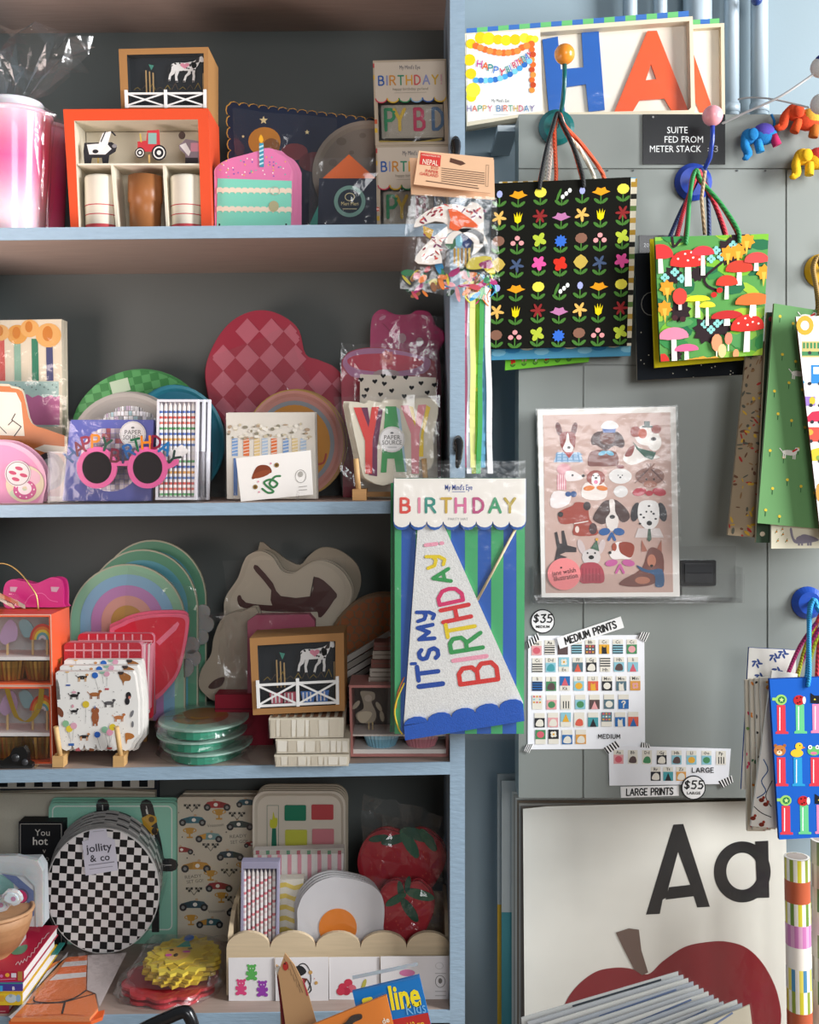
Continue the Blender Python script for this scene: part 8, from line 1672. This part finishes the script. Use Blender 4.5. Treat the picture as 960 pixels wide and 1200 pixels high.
# books
spec = [(1138, 1151, 'b02440', 'top red picture book with white script and a green leaf on the cover', 0), (1151.5, 1163, '43388a', 'purple-spined board book, second in the stack', -4), (1163.5, 1178, 'd8b42c', 'yellow-spined book with a mouse picture, third in the stack', -5), (1178.5, 1191.5, '8e1f30', 'dark red book at the bottom of the stack, right cover edge hidden', -16)]
BYY = 1.862
for i, (y0, y1, c, lab, dx) in enumerate(spec):
    t = Item('picture_book', lab, 'book', 0, min(y1, base(4, 0, BYY)-.1), BYY, group='stacked picture books at the left end of the bottom shelf'); y1 = t.b; x1 = 27.5+(-dx if i in (1, 2) else 0)*-.3; dp = 118+(8, 2, 10, 0)[i]
    if i == 3: x1 = 10
    p = P(t, 'page_block', 'paper'); p.box(-80, y0+1.6, x1-1, y1-1.6, -dp+2, -2, 'e4e2e0'); p.build()
    p = P(t, 'cover', 'coated', label='book cover and spine'); p.box(-82, y0, x1, y0+1.5, -dp, 0, c if i != 1 else '3a8a8a'); p.box(-82, y1-1.5, x1, y1, -dp, 0, c if i != 1 else 'd8a830'); p.box(-82, y0+1.5, x1, y1-1.5, -2, 0, c); p.build()
    if i == 2: p = P(t, 'back_cover_edge', 'coated', label='teal cover corner'); p.box(27, y0+.2, 34, y0+1.6, -dp-6, -dp+26, '2a7a72'); p.build()
    p = P(t, 'spine_print', 'coated', w=frame(0, 1000, .16667))
    if i == 0: p.e(52, 855, 15, 14, .3, 'e8a83c'); p.rect(80, 842, 115, 872, .3, 'd8d0dc'); p.rect(125, 830, 158, 895, .3, 'a8783c'); p.e(10, 862, 12, 12, .3, 'd06aa0'); p.line([(0, 888), (110, 882)], 5, .3, 'd080a0', cap=False); p.line([(0, 905), (158, 903)], 5, .3, '8a3a90', cap=False)
    if i == 1: p.rect(-30, 930, 20, 970, .3, '3a9ad0'); p.text('B', 95, 950, 34, .3, 'ecebf4', .02)
    if i == 2: p.e(80, 1020, 42, 30, .3, 'b8c4c8'); p.e(130, 1018, 18, 26, .3, '8aa8c0'); p.e(75, 1000, 12, 12, .35, '98a4a8'); p.rect(0, 1000, 30, 1040, .3, 'd09a30')
    if i == 3: p.line([(0, 1110), (40, 1110)], 4, .3, 'd0a0a0', cap=False)
    p.build()
    if i == 0:
        p = P(t, 'cover_print', 'coated', ground=t.o.location.z+(t.ay-y0)*t.s+.0004, label='white script title and green leaf'); p.w = frame(0, 1000, .16667)
        p.face(smooth([(75, 690), (120, 660), (190, 642), (185, 680), (150, 708), (95, 712)], 3), .1, '5a8a6a')
        q_ = [(110, 785), (128, 762), (138, 785), (150, 755), (160, 772), (172, 742), (185, 760), (196, 725), (215, 730), (222, 700), (240, 700), (246, 668), (262, 665), (275, 630), (288, 632), (296, 600), (312, 598), (330, 570), (345, 560)]; p.line(smooth(q_, 2, False), 4.5, .1, 'e0c0c4'); p.line([(5, 715), (60, 690)], 5, .1, 'e0c0c4'); p.build()
# traffic cone napkins in glassine, lying in front of the books
gz = shelf_z(4, W(90, 1150, 1.9).x)
t = Item('cone_napkin_pack', 'orange traffic-cone napkins in a translucent white triangular sleeve, lying at the shelf edge', 'napkins', 90, HZ+(ZC-gz)*F/1.88, 1.88)
NF = frame(0, 1000, .16667)
def gp(name, m, h, pts, c, label=None, th=4):
    p = P(t, name, m, ground=gz+h, w=NF, label=label); p.slab(pts, -th, 0, c); return p
gp('napkin', 'paper', .006, [(62, 1180), (140, 1120), (640, 1125), (735, 1100), (720, 1150), (640, 1180)], 'd8602c').build()
gp('napkin', 'paper', .011, [(75, 1160), (150, 1095), (300, 800), (480, 730), (615, 718), (612, 960), (672, 990), (690, 1090), (630, 1160)], 'e8884e').build()
p = P(t, 'printed_cone', 'paper', ground=gz+.0125, w=NF, label='orange cone with white bands'); 
for q_, c in (([(478, 732), (615, 716), (614, 752), (455, 765)], 'e8713a'), ([(455, 765), (614, 752), (610, 785), (430, 800)], 'd8d4d4'), ([(430, 800), (610, 785), (607, 835), (395, 852)], 'e8713a'), ([(395, 852), (607, 835), (605, 868), (345, 895)], 'd8d4d4'), ([(345, 895), (605, 868), (606, 965), (520, 1020), (240, 1040), (250, 1000)], 'e07840'), ([(100, 1145), (160, 1060), (460, 1050), (665, 990), (690, 1090), (600, 1140), (460, 1130)], 'f08448')): p.face(q_, 0, c)
p.line(smooth([(240, 1010), (250, 1045), (400, 1050), (520, 1020), (605, 965)], 4, False), 10, .2, '2a2422'); p.line([(150, 1062), (440, 1052), (665, 988)], 6, .25, '3a2c26'); p.line([(455, 1055), (438, 1125)], 14, .3, '2a2422'); p.build()
p = P(t, 'glassine_sleeve', 'cellophane', ground=gz+.017, w=NF); p.crinkle((450, 700), (890, 690), (650, 1185), (60, 1150), 0, .6, 8, 8, 92, 3); p.build()
p = P(t, 'paper_lining', 'paper', ground=gz+.0135, w=NF, label='translucent white inner paper'); p.face([(618, 716), (890, 700), (700, 1080), (675, 985), (612, 960)], 0, 'cdbfbc'); p.face([(480, 690), (440, 740), (120, 1100), (60, 1150), (80, 1165), (180, 1060), (330, 830), (470, 728)], 0.1, 'd0cccc'); p.build()
# plastic packs and bowl at far left
t = Item('plastic_wrapped_set', 'milky plastic bag with teal, navy and magenta pieces at the far left', 'bag', 20, 1138, 1.945)
p = P(t, 'inner_box', 'paper'); p.slab([(-60, 1014), (40, 1012), (46, 1022), (48, 1088), (-60, 1088)], -30, -5, 'b9bec2'); p.build()
p = P(t, 'printed_front', 'coated', w=MF); z = -4.6
p.face(smooth([(-60, 440), (0, 435), (40, 455), (50, 500), (20, 540), (-60, 540)], 3), z, '6a9490'); p.face([(0, 430), (60, 440), (130, 500), (132, 600), (110, 605), (100, 520), (50, 470)], z+.2, '5a6a94'); p.ring(ell(72, 525, 32, 30, 20), ell(72, 525, 16, 16, 20), z+.5, z+.5, 'c42a68'); p.ring(ell(80, 520, 30, 30, 18), ell(80, 520, 27, 27, 18), z+.7, z+.7, '4a3a50'); p.face(ell(78, 528, 12, 16, 12), z+.6, 'd8c8d0'); p.build()
p = P(t, 'milky_bag', 'frosted_plastic', w=MF, label='milky translucent top and side'); p.slab([(-100, 362), (60, 358), (145, 378), (166, 420), (166, 640), (140, 645), (135, 480), (95, 440), (0, 425), (-100, 425)], -12, -4, 'bcc1c3'); p.build()
p = P(t, 'clear_front', 'cellophane'); p.crinkle((-30, 1008), (46, 1012), (48, 1092), (-30, 1092), 1, 2, 6, 7, 93, 1.5); p.build()
p = P(t, 'support', 'paper'); p.box(-60, 1088, 20, 1138, -30, -6, 'b0aca8'); p.build()
t = Item('wooden_bowl', 'tan wooden bowl cut by the left edge, on the red book', 'bowl', -8, 1136, 1.90)
p = P(t, 'bowl_shell', 'wood'); b = 0
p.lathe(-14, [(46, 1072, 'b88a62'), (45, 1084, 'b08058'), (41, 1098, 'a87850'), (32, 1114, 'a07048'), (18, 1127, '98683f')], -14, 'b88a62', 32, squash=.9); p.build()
p = P(t, 'bowl_rim', 'wood'); p.tube([(-14+46*math.cos(a*.2618), 1072, -14+41*math.sin(a*.2618)) for a in range(24)], 2.6, 'c0926a', 6, closed=True); p.build()
t = Item('wrapped_sweets', 'white and pink wrapped items heaped in the wooden bowl', 'sweets', -5, 1072, 1.90)
rnd = random.Random(12)
for k in range(7):
    p = P(t, 'wrapped_item', 'frosted_plastic'); cx, cy = rnd.uniform(-35, 18), rnd.uniform(1052, 1070); z = rnd.uniform(-24, 4); q_ = smooth([(cx-12, cy+2), (cx-6, cy-9), (cx+7, cy-7), (cx+12, cy+3), (cx+3, cy+9)], 2); p.slab(q_, z-6, z, 'd2d0d2'); p.slab(scal(q_, .7), z, z+2, 'dcdade'); p.face(ell(cx+3, cy, 3, 3, 8), z+2.2, 'dc90ac'); p.build()
# ================================================================ lower right: large prints, print bin, foreground packets
AY2 = 2.035
SFm = frame(560, 880, .41667)
def print_edge(lab, x0, x1, y0, Y, cols):
    t = Item('large_print', lab, 'art print', (x0+x1)/2, 1335, Y, group='large prints leaning under the cabinet')
    p = P(t, 'board', 'paper')
    if len(cols) == 1: p.slab([(x0, y0), (x1, y0), (x1, 1335), (x0, 1335)], -2, 0, cols[0])
    else:
        ys = [y0, cols[1], 1335]; p.slab([(x0, y0), (x1, y0), (x1, cols[1]), (x0, cols[1])], -2, 0, cols[0]); p.slab([(x0, cols[1]), (x1, cols[1]), (x1, 1335), (x0, 1335)], -2, 0, cols[2])
    p.build()
print_edge('rearmost large print, grey top and mustard lower half, far left of the leaning stack', 583, 760, 907, 2.13, ['8e9290', 1060, 'b08a28'])
print_edge('large print with white top and teal lower half, second from the left of the stack', 588, 770, 915, 2.115, ['a8aaa6', 1069, '3f7c80'])
for i in range(6): print_edge(['pale print edge just right of the teal print', 'second pale print edge beside the apple print', 'third pale print edge beside the apple print', 'brownish print edge beside the apple print', 'grey print edge close to the apple print', 'last thin print edge touching the apple print'][i], 600+i*2.1, 900, 928+i*3.4, 2.10-i*.010, [('b8b4aa', '9c968c', 'c4c0b6', '7c6a58', 'a8a298', '6a6058')[i]])
t = Item('apple_print', 'very large cream print with black letters Aa and a dark red apple', 'art print', 766, 1335, AY2)
p = P(t, 'backing_board', 'paper'); Q4 = [(613, 948), (640, 945), (900, 938), (921, 938), (926, 1335), (616, 1335)]; p.slab(Q4, -3, 0, 'e6e3d8', side='8a7a64'); p.build()
p = P(t, 'letter_print', 'coated', w=SFm, label='black letters Aa'); k_ = '17191b'
for q_ in ([(473, 460), (550, 207), (578, 205), (582, 270), (563, 285), (536, 385), (532, 412), (520, 418), (512, 458)], [(550, 207), (578, 205), (653, 438), (617, 440), (606, 405), (598, 378), (564, 285)], [(538, 383), (599, 376), (610, 408), (528, 418)]): p.face(q_, .25+.01*len(q_), k_)
p.ring(ell(744, 340, 80, 86, 44), ell(744, 338, 45, 52, 44), .3, .3, k_); p.face([(780, 254), (817, 252), (820, 412), (786, 413)], .45, k_); p.build()
p = P(t, 'apple', 'coated', w=SFm, label='dark red apple'); p.slab(smooth([(478, 628), (520, 592), (580, 552), (640, 538), (700, 536), (760, 556), (810, 610), (845, 690), (850, 780), (800, 900), (640, 990), (500, 960), (330, 980), (240, 900), (225, 790), (245, 712), (280, 660), (330, 622), (380, 610), (430, 612)], 5), .2, .5, '841822'); p.build()
p = P(t, 'apple_stalk', 'coated', w=SFm, label='grey-brown stalk'); p.slab([(388, 510), (425, 498), (453, 502), (460, 560), (479, 622), (462, 630), (440, 614), (412, 560)], .7, 1, '6b564c'); p.build()
p = P(t, 'clear_sleeve', 'clear_sleeve'); p.crinkle((614, 949), (921, 939), (925, 1330), (617, 1330), 2.2, .8, 10, 12, 95, .5); p.build()
# bin with medium prints, edges fanned
FY = 1.50
t = Item('print_rack', 'low wooden rack below the picture holding the fanned prints and packets', 'rack', 640, 1420, FY)
p = P(t, 'shelf_board', 'wood'); p.box(330, 1290, 1010, 1300, -135, 60, '8a7864'); p.build()
for x in (340, 990): 
    p = P(t, 'leg', 'wood'); zz = (W(x, 1300, FY).z)*F/FY; p.box(x, 1300, x+12, 1300+zz, -130, -118, '7a6854'); p.build()
    p = P(t, 'leg', 'wood'); p.box(x, 1300, x+12, 1300+zz, 40, 52, '7a6854'); p.build()
rnd = random.Random(7)
N_ = 13
for i in range(N_):
    u = i/(N_-1); Y = 1.64-.012*i
    x0 = 611+i*7.5; y0 = 1193+i*5.0; x1 = 795+i*5.9+(-3 if i == N_-1 else 0); y1 = 1139+i*3.9
    if i in (10, 11): x1 += 10; y1 -= 6
    if i == 12: x1 += 16; y1 -= 8
    lab = ['rearmost sleeved print of the fanned row, topmost on the left']+['sleeved print number %s from the back of the fanned row' % w_ for w_ in 'two three four five six seven eight nine ten eleven twelve'.split()]+['front cream sleeved print of the fanned row']
    t = Item('sleeved_print', lab[i], 'art print', (x0+x1)/2, 1310, Y, group='sleeved prints fanned in the rack')
    p = P(t, 'print_sheet', 'paper'); c = ('c4c4c0', 'b4b6b8', 'cfcdc6', 'a8acb2')[i % 4] if i < 12 else 'c9c1ac'
    o = [(x0, y0), (x1, y1), (x1+14, 1290), (x0+6, 1290)]; p.slab(o, -2, 0, c)
    if i % 3 == 0: p.line([(x0+60+i*3, y0-14-i), (x1-20, y1+9)], 2.4, .2, '3a4048' if i == 0 else '6a7a9a', cap=False)
    p.build()
    p = P(t, 'clear_sleeve', 'clear_sleeve'); p.crinkle((x0-3, y0-1), (x1+2, y1-3), (x1+16, 1290), (x0+4, 1290), 1.6, .4, 7, 4, 100+i, .8); p.build()
# foreground packets
t = Item('kraft_party_bag', 'folded brown kraft bag with bird print and dark red inside, before the cards', 'bag', 348, 1305, 1.56)
p = P(t, 'front_panel', 'paper', label='kraft front with bird print'); p.slab([(334, 1117), (345, 1131), (360, 1160), (374, 1210), (385, 1305), (352, 1305), (340, 1240), (326, 1140)], -2, 0, 'b08a62'); p.build()
p = P(t, 'inner_lining', 'paper', label='dark red inside'); p.slab([(324, 1146), (340, 1190), (352, 1305), (332, 1305), (330, 1200)], -8, -4, '6a1c22'); p.build()
p = P(t, 'rear_panel', 'paper'); p.slab([(322, 1136), (328, 1140), (338, 1200), (345, 1305), (330, 1305), (327, 1180)], -14, -10, 'a5825c'); p.build()
p = P(t, 'printed_bird', 'paper', w=QF); p.face(smooth([(275, 690), (288, 680), (295, 700), (285, 712), (276, 705)], 3), .3, 'a83028'); p.e(282, 688, 3, 3, .4, '222222', 6); p.line([(300, 680), (345, 790)], 1.5, .3, '5a4434', cap=False); p.line([(345, 740), (362, 800)], 5, .3, 'b03a4a', cap=False); [p.line([(280+k*10, 670+k*18), (286+k*10, 690+k*20)], 1.2, .3, '4a3a30', cap=False) for k in range(6)]; p.build()
p = P(t, 'white_edge', 'paper'); p.slab([(322, 1136), (327, 1133), (334, 1152), (329, 1150)], -3.5, -2.2, 'dcd8d0'); p.build()
t = Item('blue_sweet_packet', 'blue sealed packet with yellow letters ending in line and Kids', 'packet', 460, 1305, 1.545)
q6 = quadmap((413, 1162), (491.5, 1143), (512, 1230), (430, 1240), 100, 100)
p = P(t, 'packet_body', 'coated', w=q6); p.slab([(0, 0), (100, 0), (100, 170), (0, 170)], -4, 0, '1a74bc'); p.face([(0, 52), (100, 50), (100, 100), (0, 100)], .2, 'b8302c'); p.build()
p = P(t, 'lettering', 'coated', w=q6); p.st('F', 14, 16, 22, 6, .6, 'f0dc28', sx=.8); p.text('line', 72, 24, 46, .6, 'f0dc28', .03, rot=3, width=44); p.text('Kids', 84, 42, 22, .6, '7ab4e0', rot=3, width=28); p.text('ander hond 12 cup', 62, 63, 12, .6, 'f0c840', .01, width=58); p.build()
p = P(t, 'zip_top', 'clear_sleeve', label='clear zip-lock top'); p.crinkle((411, 1140), (490, 1124), (493, 1145), (414, 1162), 1, .4, 5, 2, 121, .3); p.build()
p = P(t, 'zip_strip', 'frosted_plastic', label='grey zip strip'); p.slab([(413, 1143), (489, 1127), (489.5, 1131), (413.5, 1147)], 1.2, 2, 'a8aeb8'); p.build()
t = Item('orange_packet', 'orange card packet with a black hooked tool shape, lowest in the foreground', 'packet', 420, 1305, 1.53)
p = P(t, 'card', 'coated'); p.slab([(352, 1207), (453, 1166), (470, 1240), (480, 1305), (370, 1305)], -3, 0, 'e8842a'); p.build()
p = P(t, 'black_tool', 'plastic'); p.slab(smooth([(385, 1215), (395, 1203), (405, 1198), (412, 1190), (423, 1188), (424, 1193), (414, 1198), (410, 1207), (400, 1222)], 3), .2, 2, '2a2220'); p.build()
p = P(t, 'lettering', 'coated'); p.text('de', 452, 1196, 9, .4, 'f4ecd8', .02, rot=-20); p.build()
p = P(t, 'clear_bag', 'clear_sleeve'); p.crinkle((352, 1201), (452, 1160), (472, 1240), (372, 1290), 2.8, .4, 6, 4, 122, .4); p.build()
t = Item('black_clip', 'black glossy curved handle rising at the bottom edge below the sun-face napkins', 'tool', 205, 1305, 1.70)
p = P(t, 'handle', 'plastic'); p.tube(smooth([(140, 1222, 0), (170, 1205, 0), (196, 1193, 0), (214, 1186, 0), (222, 1190, 1), (228, 1215, 2), (230, 1305, 2)], 5, False), 7.5, '15171a', 12); p.build()
t = Item('low_crate', 'wooden crate below the picture edge carrying the black handle', 'crate', 200, 1420, 1.70)
zz = (W(200, 1305, 1.70).z)*F/1.70; p = P(t, 'crate_body', 'wood'); p.box(120, 1305, 290, 1305+zz, -40, 60, '7a6a58'); p.build()
